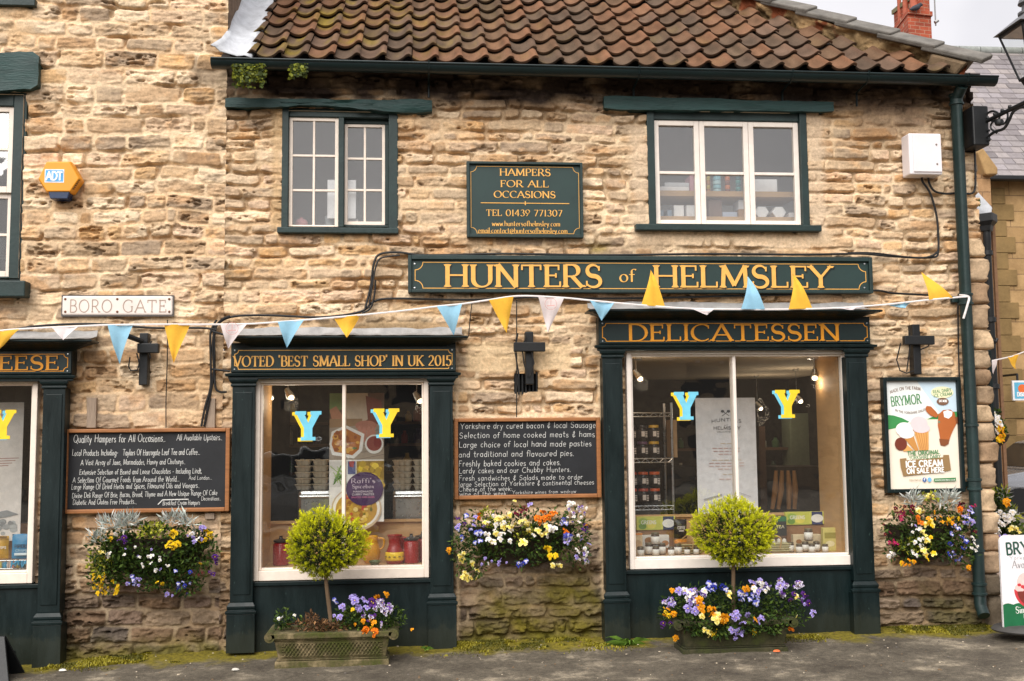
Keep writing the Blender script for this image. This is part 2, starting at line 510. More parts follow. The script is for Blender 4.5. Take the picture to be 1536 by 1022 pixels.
# ------------------------------------------------------------------ lettering: strokes drawn with a broad or a round pen
G = {
 'A': (.78, [[(0, 0), (.39, 1)], [(.39, 1), (.78, 0)], [(.15, .36), (.63, .36)]], [(0, 0), (.78, 0)], []),
 'B': (.62, [[(.1, 0), (.1, 1)], [(.1, 1), (.33, 1), (.33, .76, .21, .24, 90, -90), (.1, .52)], [(.1, .52), (.36, .52), (.36, .26, .24, .26, 90, -90), (.1, 0)]], [], []),
 'C': (.76, [[(.44, .5, .4, .5, 48, 312)]], [], [(.71, .74, .95)]),
 'D': (.78, [[(.1, 0), (.1, 1)], [(.1, 1), (.32, 1), (.32, .5, .42, .5, 90, -90), (.1, 0)]], [], []),
 'E': (.58, [[(.1, 0), (.1, 1)], [(.1, .97), (.52, .97)], [(.1, .52), (.42, .52)], [(.1, .03), (.56, .03)]], [(.1, 0), (.1, 1)], [(.52, .76, 1), (.57, 0, .25), (.42, .42, .62)]),
 'F': (.55, [[(.1, 0), (.1, 1)], [(.1, .97), (.52, .97)], [(.1, .52), (.42, .52)]], [(.1, 0), (.1, 1)], [(.52, .76, 1), (.42, .42, .62)]),
 'G': (.82, [[(.44, .5, .4, .5, 48, 312)], [(.72, .05), (.72, .42)]], [(.72, .42)], [(.71, .74, .95)]),
 'H': (.82, [[(.1, 0), (.1, 1)], [(.72, 0), (.72, 1)], [(.1, .52), (.72, .52)]], [(.1, 0), (.1, 1), (.72, 0), (.72, 1)], []),
 'I': (.22, [[(.11, 0), (.11, 1)]], [(.11, 0), (.11, 1)], []),
 'J': (.4, [[(.3, 1), (.3, .15), (.12, .15, .18, .17, 0, -120)]], [(.3, 1)], []),
 'K': (.74, [[(.1, 0), (.1, 1)], [(.64, 1), (.1, .42)], [(.26, .58), (.7, 0)]], [(.1, 0), (.1, 1), (.64, 1), (.7, 0)], []),
 'L': (.58, [[(.1, 0), (.1, 1)], [(.1, .03), (.56, .03)]], [(.1, 0), (.1, 1)], [(.56, 0, .26)]),
 'M': (.98, [[(.1, 0), (.14, 1)], [(.14, 1), (.48, .1)], [(.48, .1), (.84, 1)], [(.84, 1), (.88, 0)]], [(.1, 0), (.88, 0), (.1, 1), (.88, 1)], []),
 'N': (.82, [[(.1, 0), (.1, 1)], [(.1, 1), (.72, 0)], [(.72, 0), (.72, 1)]], [(.1, 0), (.72, 1), (.06, 1)], []),
 'O': (.88, [[(.44, .5, .4, .5, 90, 450)]], [], []),
 'P': (.6, [[(.1, 0), (.1, 1)], [(.1, 1), (.33, 1), (.33, .73, .24, .27, 90, -90), (.1, .46)]], [(.1, 0)], []),
 'Q': (.88, [[(.44, .5, .4, .5, 90, 450)], [(.5, .25), (.86, -.15)]], [], []),
 'R': (.72, [[(.1, 0), (.1, 1)], [(.1, 1), (.33, 1), (.33, .74, .23, .26, 90, -90), (.1, .48)], [(.34, .48), (.68, 0)]], [(.1, 0), (.7, 0)], []),
 'S': (.58, [[(.29, .75, .21, .25, 25, 270), (.29, .25, .25, .25, 90, -155)]], [], [(.5, .74, .95), (.06, .05, .28)]),
 'T': (.74, [[(.37, 0), (.37, 1)], [(.04, .97), (.7, .97)]], [(.37, 0)], [(.04, .76, 1), (.7, .76, 1)]),
 'U': (.8, [[(.1, 1), (.1, .32), (.4, .32, .3, .32, 180, 360), (.7, 1)]], [(.1, 1), (.7, 1)], []),
 'V': (.76, [[(.02, 1), (.38, 0)], [(.38, 0), (.74, 1)]], [(.02, 1), (.74, 1)], []),
 'W': (1.1, [[(.02, 1), (.3, 0)], [(.3, 0), (.55, .9)], [(.55, .9), (.8, 0)], [(.8, 0), (1.08, 1)]], [(.02, 1), (1.08, 1)], []),
 'X': (.72, [[(.02, 1), (.7, 0)], [(.02, 0), (.7, 1)]], [], []),
 'Y': (.74, [[(.02, 1), (.37, .46)], [(.37, .46), (.72, 1)], [(.37, .46), (.37, 0)]], [(.02, 1), (.72, 1), (.37, 0)], []),
 'Z': (.62, [[(.06, .97), (.56, .97)], [(.56, .97), (.04, .03)], [(.04, .03), (.58, .03)]], [], []),
 '0': (.66, [[(.33, .5, .28, .5, 90, 450)]], [], []),
 '1': (.34, [[(.18, 0), (.18, 1)]], [(.18, 0)], []),
 '2': (.6, [[(.29, .72, .23, .28, 160, -30), (.04, .04)], [(.04, .04), (.56, .04)]], [], []),
 '3': (.58, [[(.27, .76, .2, .24, 150, -90)], [(.27, .27, .25, .27, 90, -150)]], [], []),
 '4': (.64, [[(.44, 0), (.44, 1)], [(.44, 1), (.02, .32)], [(.02, .32), (.62, .32)]], [], []),
 '5': (.58, [[(.5, .97), (.14, .97)], [(.14, .97), (.1, .56)], [(.1, .56), (.26, .3, .26, .3, 110, -150)]], [], []),
 '6': (.6, [[(.46, .98), (.3, .3, .26, .3, 150, 180), (.3, .3, .26, .3, 180, 540)]], [], []),
 '7': (.58, [[(.04, .97), (.54, .97)], [(.54, .97), (.2, 0)]], [], []),
 '8': (.6, [[(.3, .76, .2, .24, 90, 450)], [(.3, .27, .26, .27, 90, 450)]], [], []),
 '9': (.6, [[(.3, .7, .26, .3, 0, 360), (.16, .02)]], [], []),
 'a': (.5, [[(.25, .29, .2, .29, 10, 370)], [(.44, .58), (.44, 0)]], [], []),
 'b': (.5, [[(.07, 1), (.07, 0)], [(.27, .29, .2, .29, 180, -180)]], [], []),
 'c': (.44, [[(.26, .29, .2, .29, 55, 305)]], [], []),
 'd': (.52, [[(.25, .29, .2, .29, 0, 360)], [(.45, 1), (.45, 0)]], [], []),
 'e': (.48, [[(.05, .31), (.44, .31), (.25, .29, .2, .29, 5, 310)]], [], []),
 'f': (.36, [[(.3, .82, .14, .18, 40, 180), (.16, 0)], [(.02, .58), (.32, .58)]], [], []),
 'g': (.5, [[(.25, .29, .2, .29, 0, 360)], [(.45, .58), (.45, -.12), (.25, -.12, .2, .2, 0, -150)]], [], []),
 'h': (.5, [[(.07, 1), (.07, 0)], [(.07, .35), (.26, .37, .19, .22, 180, 0), (.45, 0)]], [], []),
 'i': (.16, [[(.08, .58), (.08, 0)], [(.08, .8), (.09, .87)]], [], []),
 'j': (.22, [[(.14, .58), (.14, -.15), (.02, -.15, .12, .15, 0, -110)], [(.14, .8), (.15, .87)]], [], []),
 'k': (.46, [[(.07, 1), (.07, 0)], [(.4, .58), (.07, .24)], [(.18, .35), (.44, 0)]], [], []),
 'l': (.16, [[(.08, 1), (.08, 0)]], [], []),
 'm': (.7, [[(.07, .58), (.07, 0)], [(.07, .4), (.21, .42, .14, .16, 180, 0), (.35, 0)], [(.35, .4), (.49, .42, .14, .16, 180, 0), (.63, 0)]], [], []),
 'n': (.5, [[(.07, .58), (.07, 0)], [(.07, .36), (.25, .38, .18, .2, 180, 0), (.43, 0)]], [], []),
 'o': (.5, [[(.25, .29, .2, .29, 90, 450)]], [], []),
 'p': (.5, [[(.07, .58), (.07, -.36)], [(.27, .29, .2, .29, 180, -180)]], [], []),
 'q': (.5, [[(.25, .29, .2, .29, 0, 360)], [(.45, .58), (.45, -.36)]], [], []),
 'r': (.36, [[(.07, .58), (.07, 0)], [(.07, .36), (.23, .38, .16, .2, 180, 50)]], [], []),
 's': (.4, [[(.2, .44, .14, .14, 30, 270), (.2, .15, .16, .15, 90, -150)]], [], []),
 't': (.36, [[(.15, .9), (.15, .14), (.27, .14, .12, .14, 180, 300)], [(.02, .6), (.32, .6)]], [], []),
 'u': (.5, [[(.07, .58), (.07, .2), (.25, .2, .18, .2, 180, 360), (.43, .58)], [(.43, .58), (.43, 0)]], [], []),
 'v': (.44, [[(.03, .58), (.22, 0)], [(.22, 0), (.41, .58)]], [], []),
 'w': (.64, [[(.03, .58), (.17, 0)], [(.17, 0), (.32, .5)], [(.32, .5), (.47, 0)], [(.47, 0), (.61, .58)]], [], []),
 'x': (.44, [[(.04, .58), (.4, 0)], [(.04, 0), (.4, .58)]], [], []),
 'y': (.46, [[(.04, .58), (.23, .05)], [(.42, .58), (.14, -.34)]], [], []),
 'z': (.42, [[(.04, .56), (.38, .56), (.04, .02), (.4, .02)]], [], []),
 '&': (.5, [[(.44, .8), (.24, .98), (.1, .75), (.4, .6), (.06, .45), (.08, .1), (.3, .02), (.48, .2)], [(.3, 1.1), (.24, -.1)]], [], []),
 '.': (.16, [[(.06, .0), (.09, .05)]], [], []),
 ',': (.16, [[(.1, .06), (.04, -.14)]], [], []),
 ':': (.18, [[(.08, .05), (.09, .1)], [(.08, .45), (.09, .5)]], [], []),
 "'": (.16, [[(.08, 1.08), (.06, .86)]], [], []),
 '-': (.4, [[(.06, .34), (.34, .34)]], [], []),
 '@': (.8, [[(.38, .29, .15, .2, 0, 360)], [(.53, .48), (.55, .15), (.72, .3), (.4, .3, .34, .46, 0, 310)]], [], []),
 '*': (.2, [[(.08, .3), (.1, .36)]], [], []),
 '/': (.4, [[(.02, 0), (.38, 1)]], [], []),
 ' ': (.34, [], [], []),
}


def expand(st, n=12):
    o = []
    for q in st:
        if len(q) == 2:
            o.append(q)
        else:
            cx, cy, rx, ry, a0, a1 = q
            k = max(4, int(abs(a1-a0)/360*2*n))
            for i in range(k+1):
                a = R(a0+(a1-a0)*i/k)
                o.append((cx+rx*math.cos(a), cy+ry*math.sin(a)))
    r = [o[0]]
    for q in o[1:]:
        if abs(q[0]-r[-1][0])+abs(q[1]-r[-1][1]) > 1e-4:
            r.append(q)
    return r


def ribbon(mb, pts, wf, y, m=None, ext=0.0):
    """flat stroke in the x,z plane; wf(direction, position along) gives the width"""
    n = len(pts)
    if n < 2:
        return
    L, Rr = [], []
    closed = n > 3 and math.hypot(pts[0][0]-pts[-1][0], pts[0][1]-pts[-1][1]) < 1e-3
    for i in range(n):
        a = pts[(i-1) if i else (n-2 if closed else 0)]
        b = pts[(i+1) if i < n-1 else (1 if closed else n-1)]
        dx, dz = b[0]-a[0], b[1]-a[1]
        l = math.hypot(dx, dz) or 1e-6
        dx, dz = dx/l, dz/l
        w = wf(math.atan2(dz, dx), i/(n-1))/2
        p = pts[i]
        e = 0 if closed else (-ext if i == 0 else ext if i == n-1 else 0)
        L.append((p[0]-dz*w+dx*e, y, p[1]+dx*w+dz*e))
        Rr.append((p[0]+dz*w+dx*e, y, p[1]-dx*w+dz*e))
    mb.add(L+Rr, [(i, n+i, n+i+1, i+1) for i in range(n-1)], m)


def text_w(s, gap=.12):
    return sum(G[c][0]+gap for c in s)-gap


def text(mb, s, x0, x1, zb, h, y, style='serif', w=.16, thin=None, gap=.12, jit=0.0, m=None, rot=0.0, fit=True, arc=0.0, slant=0.0):
    """letters between x0 and x1 on base line zb, capital height h, on the plane y (facing -y)"""
    rng = random.Random(s)
    nat = text_w(s, gap)
    sx = (x1-x0)/nat if fit else h
    if not fit and fit is not None:
        pass
    x = 0.0
    k = [0]
    thin = thin if thin is not None else w*.36
    cr, sr = math.cos(rot), math.sin(rot)
    tot = x1-x0

    def T(px, pz):
        px, pz = px*sx+pz*h*slant, pz*h
        if arc:
            pz += arc*(1-((px/tot)*2-1)**2)
        return (x0+px*cr-pz*sr, zb+px*sr+pz*cr)
    for c in s:
        gw, strokes, sf, vs = G[c]
        jx, jz, js = (rng.uniform(-jit, jit)*.4, rng.uniform(-jit, jit), 1+rng.uniform(-jit, jit)) if jit else (0, 0, 1)
        for st in strokes:
            pts = [T(x+jx+q[0]*js, jz+q[1]*js) for q in expand(st)]
            if style == 'serif':
                if c in 'Ss':
                    wf = lambda a, t: h*(thin+(w-thin)*max(0, math.sin(math.pi*t))**1.6)
                else:
                    wf = lambda a, t: h*max(thin, w*abs(math.sin(a-R(14))))
                ribbon(mb, pts, wf, y-k[0], m, ext=0 if len(pts) > 2 else thin*h*.2)
            else:
                ribbon(mb, pts, lambda a, t: h*w, y-k[0], m, ext=h*w*.3)
            k[0] += .00006
        if style in ('serif', 'slab'):
            sw = (w*.5+.075)*h
            th = max(thin*.8, .05)*h
            for q in sf:
                px, pz = T(x+q[0], q[1])
                up = q[1] < .5
                d = th if up else -th
                mb.flat([(px-sw, pz), (px+sw, pz), (px+w*h*.55, pz+d*1.5), (px-w*h*.55, pz+d*1.5)], y-k[0], m)
                k[0] += .00006
            for q in vs:
                a, b = T(x+q[0], q[1]), T(x+q[0], q[2])
                t2 = thin*h*.6
                mb.flat([(a[0]-t2, a[1]), (a[0]+t2*.8, a[1]), (b[0]+t2*.8, b[1]), (b[0]-t2, b[1])], y-k[0], m)
                k[0] += .00006
        x += gw+gap
    return x*sx


def border(mb, x0, x1, z0, z1, y, r=.03, w=.006, m=None):
    """thin painted line with scooped corners"""
    pts = []
    for cx, cz, a0 in ((x0, z0, 0), (x0, z1, -90), (x1, z1, 180), (x1, z0, 90)):
        for i in range(9):
            a = R(a0+90*i/8)
            pts.append((cx+r*math.cos(a), cz+r*math.sin(a)))
    pts.append(pts[0])
    for i in range(len(pts)-1):
        ribbon(mb, [pts[i], pts[i+1]], lambda a, t: w, y-i*.00002, m, ext=w*.25)
# ------------------------------------------------------------------ rubble stone walls: a real relief, stone by stone
PAL = np.array([S(*c) for c in [(196, 168, 134), (180, 150, 116), (206, 180, 148), (168, 140, 108), (188, 152, 108), (158, 136, 112),
                                (200, 170, 140), (186, 158, 128), (212, 188, 156), (174, 150, 122), (168, 134, 98), (194, 160, 120)]])
PAL = PAL*.92+PAL.mean(1, keepdims=True)*np.array([.086, .08, .074])
LOWPAL = np.array([S(*c) for c in [(100, 86, 74), (114, 96, 82), (82, 72, 63), (124, 108, 92), (108, 88, 70), (92, 82, 74), (130, 112, 92)]])


def stone_wall(name, x0, x1, z0, z1, res, holes, seed, rowh, lowz, lowh, wide, amp, parent, mort=(206, 182, 150), deep=.5,
               stains_shade=(), plain=(), tint=1.0, xf=None, material=None, yellow=0.0):
    rg = np.random.default_rng(seed)
    nx, nz = int(round((x1-x0)/res))+1, int(round((z1-z0)/res))+1
    xs, zs = np.linspace(x0, x1, nx), np.linspace(z0, z1, nz)
    gx, gz = np.meshgrid(xs, zs)
    # joints wander
    wx = gx+(fbm(gx*5, gz*5, seed+1, 3)-.5)*.05
    wz = gz+(fbm(gx*1.6, gz*1.2, seed+2, 2)-.5)*.07+(fbm(gx*9, gz*9, seed+3, 3)-.5)*.022
    rows = [z0-.3]
    while rows[-1] < z1+.4:
        h = rg.uniform(*lowh) if rows[-1] < lowz else rg.uniform(*rowh)
        rows.append(rows[-1]+h)
    rows = np.array(rows)
    ri = np.clip(np.searchsorted(rows, wz)-1, 0, len(rows)-2)
    sid = np.zeros(gx.shape, np.int64)
    dl = np.zeros(gx.shape)
    off = 0
    ztop, zbot = rows[ri+1], rows[ri]
    cxs = np.zeros(gx.shape)
    for r in range(len(rows)-1):
        msk = ri == r
        hgt = rows[r+1]-rows[r]
        b = [x0-.5-rg.random()*.3]
        while b[-1] < x1+.6:
            b.append(b[-1]+hgt*rg.uniform(*wide)*(1.0 if rg.random() > .22 else .45))
        b = np.array(b)
        if msk.any():
            w = wx[msk]+(wz[msk]-rows[r])*(rg.random()-.5)*.25
            k = np.clip(np.searchsorted(b, w)-1, 0, len(b)-2)
            sid[msk] = off+k
            dl[msk] = np.minimum(w-b[k], b[k+1]-w)
            cxs[msk] = (w-(b[k]+b[k+1])/2)/(b[k+1]-b[k])
        off += len(b)
    dz = np.minimum(wz-zbot, ztop-wz)
    q = .009
    d = -q*np.log(np.exp(-dl/q)+np.exp(-dz/q))
    ns = off
    s_amp = rg.uniform(.55, 1.15, ns)
    s_tz = rg.normal(0, .35, ns)
    s_tx = rg.normal(0, .3, ns)
    s_r = rg.uniform(.4, 1.6, ns)
    s_c = rg.integers(0, len(PAL), ns)
    s_l = rg.integers(0, len(LOWPAL), ns)
    s_v = rg.normal(1, .085, ns)
    s_o = rg.random(ns)*90
    jw = .001+.009*fbm(gx*3, gz*3, seed+5, 2)
    edge = sst(0, .013, d-jw+(fbm(gx*28, gz*28, seed+6, 3)-.5)*.012)
    o = s_o[sid]
    zc = (wz-(ztop+zbot)/2)/(ztop-zbot)
    bed = fbm(gx*7+o, gz*34+o, seed+7, 4)                 # bedding, stretched along the stone
    lump = fbm(gx*16+o, gz*22+o, seed+8, 4)
    ridge = 1-np.abs(2*fbm(gx*10+o, gz*26+o, seed+9, 4)-1)
    hs = s_amp[sid]*amp*(1+.5*s_tz[sid]*zc+.5*s_tx[sid]*cxs)
    hs = hs+s_r[sid]*((bed-.5)*.020+(lump-.5)*.024+(ridge-.8)*.014)
    lowk = 1-sst(-.1, .25, gz-lowz)
    hs = hs+lowk*((bed-.5)*.012+(lump-.5)*.04+(ridge-.8)*.02)
    hs = hs-amp*.42*np.clip(1-d/.03, 0, 1)**2           # rounded arrises
    mh = (fbm(gx*18, gz*18, seed+10, 4)-.5)*.018+amp*.42
    dj = sst(1-deep-.12, 1-deep+.12, fbm(gx*2.6, gz*8, seed+11, 3)+.12*(fbm(gx*14, gz*14, seed+12, 2)-.5)+.02)
    mh = mh-dj*.042
    h = mh*(1-edge)+np.maximum(hs, mh-.012)*edge
    pit = sst(.66, .74, fbm(gx*12+o, gz*30+o, seed+13, 3))*edge*sst(.8, 1.3, s_r[sid])
    h = h-pit*.03
    # colour
    vary = fbm(gx*9+o, gz*20+o, seed+14, 4)
    c = PAL[s_c[sid]]*(s_v[sid]*(.8+.4*vary))[..., None]
    rust = sst(.56, .74, fbm(gx*6+o, gz*8, seed+15, 3))[..., None]*.3
    c = c*(1-rust)+np.array(S(196, 140, 78))*rust
    grey = sst(.56, .72, fbm(gx*11, gz*16+o, seed+16, 4))[..., None]*.4
    c = c*(1-grey)+np.array(S(120, 106, 92))*grey
    damp = .6+.8*fbm(gx*5, gz*2.2, seed+27, 5)
    lo = LOWPAL[s_l[sid]]*(s_v[sid]*(.55+.9*vary)*damp)[..., None]
    lz = lowz+.06+(fbm(gx*2.2, gz*2.2, seed+17, 3)-.5)*.9
    lk = (1-sst(-.35, .32, gz-lz+(fbm(gx*9, gz*9, seed+33, 3)-.5)*.3))[..., None]
    c = c*(1-lk)+lo*lk
    mc = np.array(S(*mort))*(.78+.44*fbm(gx*14, gz*14, seed+18, 4))[..., None]
    tanm = sst(.45, .62, fbm(gx*1.7, gz*1.9, seed+19, 3))[..., None]
    mc = mc*(1-tanm*.55)+np.array(S(196, 160, 120))*tanm*.55
    mc = mc*(1-.55*lk)
    dk = (dj*.25)[..., None]
    mc = mc*(1-dk)
    e = edge[..., None]
    c = mc*(1-e)+c*e
    smear = sst(.56, .68, fbm(gx*4, gz*7, seed+20, 4))*(1-lk[..., 0])
    c = c*(1-.42*smear[..., None])+np.array(S(*mort))*.9*.42*smear[..., None]
    h = h*(1-.25*smear)+.25*smear*amp*.8
    c = c*(1-pit*.35)[..., None]
    for (px0, px1, pz0, pz1, f, col, k) in plain:              # smooth cement patches
        dd = np.maximum(np.maximum(px0-gx, gx-px1), np.maximum(pz0-gz, gz-pz1))
        t = (1-sst(-f, f, dd+(fbm(gx*7, gz*7, seed+21, 3)-.5)*f*2))*k
        c = c*(1-t)[..., None]+np.array(S(*col))*(.85+.3*fbm(gx*8, gz*8, seed+22, 4))[..., None]*t[..., None]
        h = h*(1-t)+(amp*.75+(lump-.5)*.006)*t
    for (px0, px1, pz0, pz1, f, col, k) in stains_shade:
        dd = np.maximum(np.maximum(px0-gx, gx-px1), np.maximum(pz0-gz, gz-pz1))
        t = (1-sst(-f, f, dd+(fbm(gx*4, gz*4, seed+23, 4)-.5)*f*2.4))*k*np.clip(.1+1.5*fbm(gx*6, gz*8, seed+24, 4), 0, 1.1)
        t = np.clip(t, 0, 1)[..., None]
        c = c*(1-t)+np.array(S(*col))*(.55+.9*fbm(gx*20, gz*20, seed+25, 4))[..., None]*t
    c = np.clip(c*tint, 0.004, .9)
    V = np.stack([gx, -h, gz], -1).reshape(-1, 3)
    if xf is not None:
        V = xf(V)
    idx = np.arange(nx*nz).reshape(nz, nx)
    qd = np.stack([idx[:-1, :-1], idx[:-1, 1:], idx[1:, 1:], idx[1:, :-1]], -1)
    mx, mz = (gx[:-1, :-1]+gx[1:, 1:])/2, (gz[:-1, :-1]+gz[1:, 1:])/2
    keep = np.ones(mx.shape, bool)
    for (a, b, cc, dd) in holes:
        keep &= ~((mx > a) & (mx < b) & (mz > cc) & (mz < dd))
    return grid_mesh(name, V, qd[keep], c.reshape(-1, 3), material or STONE, parent)


# ------------------------------------------------------------------ the main measures of the front
XJ = X(338, 300)            # upright joint between the two houses
XR = X(1476, 500)           # right corner of the shop
ZE = 4.50                   # under the eaves
D_FR = RC(939, 527, 1272, 849)         # white frames of the shop windows, outside edges
M_FR = RC(384.5, 569, 643, 867)
L_FR = (X(-262, 720), X(59, 720), Z(40, 873), Z(40, 570))
W1 = RC(423, 164, 597, 345)            # upper windows, outside of the green frames
W2 = RC(971, 165, 1211, 341)
W0 = (X(-150, 280), X(37, 280), Z(0, 422), Z(0, 138))

shop = thing('shop_building', 'two-storey stone shop with an orange pantile roof, dark green shopfronts and a green gutter', 'building', (1.5, 0, 0))
house = thing('stone_house', 'taller pale stone house at left, its shopfront cut off by the photo edge', 'building', (-2.8, 0, 0))


def hole(r, m=.02):
    return (r[0]+m, r[1]-m, r[2]+m, r[3]-m)


RES = .0062
eave_stain_shade = (58, 48, 42)  # dark bands under the eaves: staining plus eave shade put into the colour
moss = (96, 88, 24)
st_shop = [(XJ-1, XR+1, ZE-.38, ZE+1, .12, (104, 84, 64), .65), (XJ-1, XR+1, ZE-.25, ZE+1, .07, eave_stain_shade, 1.1),
           (X(740, 900), X(905, 900), -.3, .36, .2, (92, 84, 22), .95), (XJ, XR, -.4, .05, .07, (84, 80, 34), .8),
           (X(690, 900), X(740, 900), -.3, .12, .1, moss, .6), (X(1395, 930), X(1460, 930), -.2, .3, .1, (86, 80, 40), .55),
           (X(880, 375), X(918, 375), Z(900, 385), Z(900, 360), .05, (120, 104, 30), .7),
           (X(905, 370), X(1000, 370), Z(950, 385), Z(950, 362), .06, (110, 90, 70), .5),
           (X(480, 500), X(640, 500), Z(560, 505), Z(560, 480), .05, (96, 84, 62), .6),
           (X(1290, 215), X(1440, 215), Z(1370, 200), Z(1370, 150), .1, (120, 98, 78), .5)]
pl_shop = [(W2[0]-.09, W2[1]+.2, W2[2]-.15, W2[2]-.05, .05, (196, 172, 142), .9), (W2[0]-.13, W2[0], W2[2]-.1, W2[3]-.15, .05, (194, 172, 146), .75),
           (W2[1], W2[1]+.14, W2[2]-.05, W2[3]-.05, .05, (194, 172, 146), .7), (W1[0]-.08, W1[0], W1[2], W1[3], .03, (180, 150, 110), .6),
           (X(700, 540), X(858, 540), Z(780, 558), Z(780, 514), .02, (205, 178, 140), .8),
           (X(800, 620), X(815, 600), Z(800, 590), Z(800, 560), .05, (176, 146, 108), .6),
           (X(682, 600), X(688, 600), Z(685, 970), Z(685, 560), .012, (206, 180, 146), .9), (X(897, 600), X(904, 600), Z(900, 900), Z(900, 540), .012, (190, 166, 134), .8),
           (X(480, 480), X(690, 480), Z(560, 502), Z(560, 484), .02, (160, 132, 98), .8)]
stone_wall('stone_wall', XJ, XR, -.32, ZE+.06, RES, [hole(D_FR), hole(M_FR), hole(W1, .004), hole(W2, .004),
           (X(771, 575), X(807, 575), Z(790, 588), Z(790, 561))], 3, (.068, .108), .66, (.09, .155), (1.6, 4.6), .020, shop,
           deep=.44, stains_shade=st_shop, plain=pl_shop, tint=1.13)
st_house = [(-6, XJ, -.5, .06, .08, (84, 80, 34), .8), (X(90, 980), X(345, 980), -.4, .12, .1, (92, 84, 30), .5),
            (X(85, 800), X(100, 800), 0, Z(90, 560), .06, (60, 50, 42), .7), (X(330, 560), X(345, 560), Z(340, 640), Z(340, 500), .05, (80, 66, 52), .5),
            (X(-20, 440), X(60, 440), Z(20, 475), Z(20, 440), .06, (90, 72, 56), .6),
            (X(290, 120), X(345, 120), Z(320, 150), Z(320, 95), .05, (100, 84, 68), .7)]
stone_wall('stone_wall', -5.3, XJ+.004, -.45, 5.75, RES, [hole(L_FR), hole(W0, .004), (X(-150, 0), X(50, 0), Z(20, 3), 6)], 8, (.104, .145), .6, (.10, .165), (1.5, 3.5), .021, house,
           mort=(210, 186, 154), deep=.37, stains_shade=st_house, plain=[(X(20, 60), X(50, 60), Z(40, 70), Z(40, 40), .06, (190, 156, 116), .7),
           (X(246, 600), X(340, 600), Z(300, 640), Z(300, 500), .03, (186, 152, 112), .35)], tint=1.13)


# reveals of the openings
def reveal(r, depth, parent, mtl, name='reveal', y0=.012):
    b = MB()
    x0, x1, z0, z1 = r
    m = .022
    x0, x1, z0, z1 = x0+m, x1-m, z0+m, z1-m
    for a, c in (((x0, z0), (x0, z1)), ((x1, z1), (x1, z0)), ((x0, z1), (x1, z1)), ((x1, z0), (x0, z0))):
        b.quad((a[0], y0-.03, a[1]), (c[0], y0-.03, c[1]), (c[0], depth, c[1]), (a[0], depth, a[1]))
    return b.build(name, mtl, parent, fix=False)


# ------------------------------------------------------------------ rooms behind the glass
ZC = Z(1100, 531) + .01


def room(parent, x0, x1, y0, y1, z0, z1, mats, names=('interior_wall', 'ceiling', 'floor_boards')):
    b = MB()
    b.quad((x0, y1, z0), (x1, y1, z0), (x1, y1, z1), (x0, y1, z1), 0)
    b.quad((x0, y0, z0), (x0, y1, z0), (x0, y1, z1), (x0, y0, z1), 1)
    b.quad((x1, y1, z0), (x1, y0, z0), (x1, y0, z1), (x1, y1, z1), 1)
    b.build(names[0], [mats[0], mats[1]], parent, fix=False)
    b = MB()
    b.quad((x0, y0, z1), (x1, y0, z1), (x1, y1, z1), (x0, y1, z1))
    b.build(names[1], mats[2], parent, fix=False)
    b = MB()
    b.quad((x0, y0, z0), (x1, y0, z0), (x1, y1, z0), (x0, y1, z0))
    b.build(names[2], mats[3], parent, fix=False)


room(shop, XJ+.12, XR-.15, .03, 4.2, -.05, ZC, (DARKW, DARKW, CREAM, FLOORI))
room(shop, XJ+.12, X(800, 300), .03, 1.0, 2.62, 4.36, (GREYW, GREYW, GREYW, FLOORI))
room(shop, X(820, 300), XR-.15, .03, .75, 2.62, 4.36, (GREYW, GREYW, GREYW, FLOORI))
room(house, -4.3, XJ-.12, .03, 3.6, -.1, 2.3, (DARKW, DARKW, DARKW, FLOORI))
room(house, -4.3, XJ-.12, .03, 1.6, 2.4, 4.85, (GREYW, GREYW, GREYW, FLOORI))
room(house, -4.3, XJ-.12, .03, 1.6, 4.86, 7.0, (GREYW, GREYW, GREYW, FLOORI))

# flank wall of the taller house above the shop roof, and its own roof line far out of the picture
b = MB()
b.box(XJ-.3, XJ, .03, 6.0, 4.2, 5.9)
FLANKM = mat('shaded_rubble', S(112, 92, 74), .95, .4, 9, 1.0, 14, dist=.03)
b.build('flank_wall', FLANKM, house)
# ------------------------------------------------------------------ pantile roof
PITCH = R(38)
EY, EZ = -.20, ZE-.028                     # lower edge of the tiles
N_ROOF = np.array([0, -math.sin(PITCH), math.cos(PITCH)])


def roofpt(px, py, lift=0.0):
    return PP(px, py, np.array([0, EY, EZ])+N_ROOF*lift, N_ROOF)


def on_roof(x, s, h):
    """x along the eaves, s up the slope, h off the slope"""
    return (x, EY+s*math.cos(PITCH)-h*math.sin(PITCH), EZ+s*math.sin(PITCH)+h*math.cos(PITCH))


va, vb = roofpt(1452, 119), roofpt(1080, 9)
verge_dir = (vb-va)/np.linalg.norm(vb-va)


def verge_x(s):
    y = EY+s*math.cos(PITCH)
    return va[0]+(y-va[1])*verge_dir[0]/verge_dir[1]


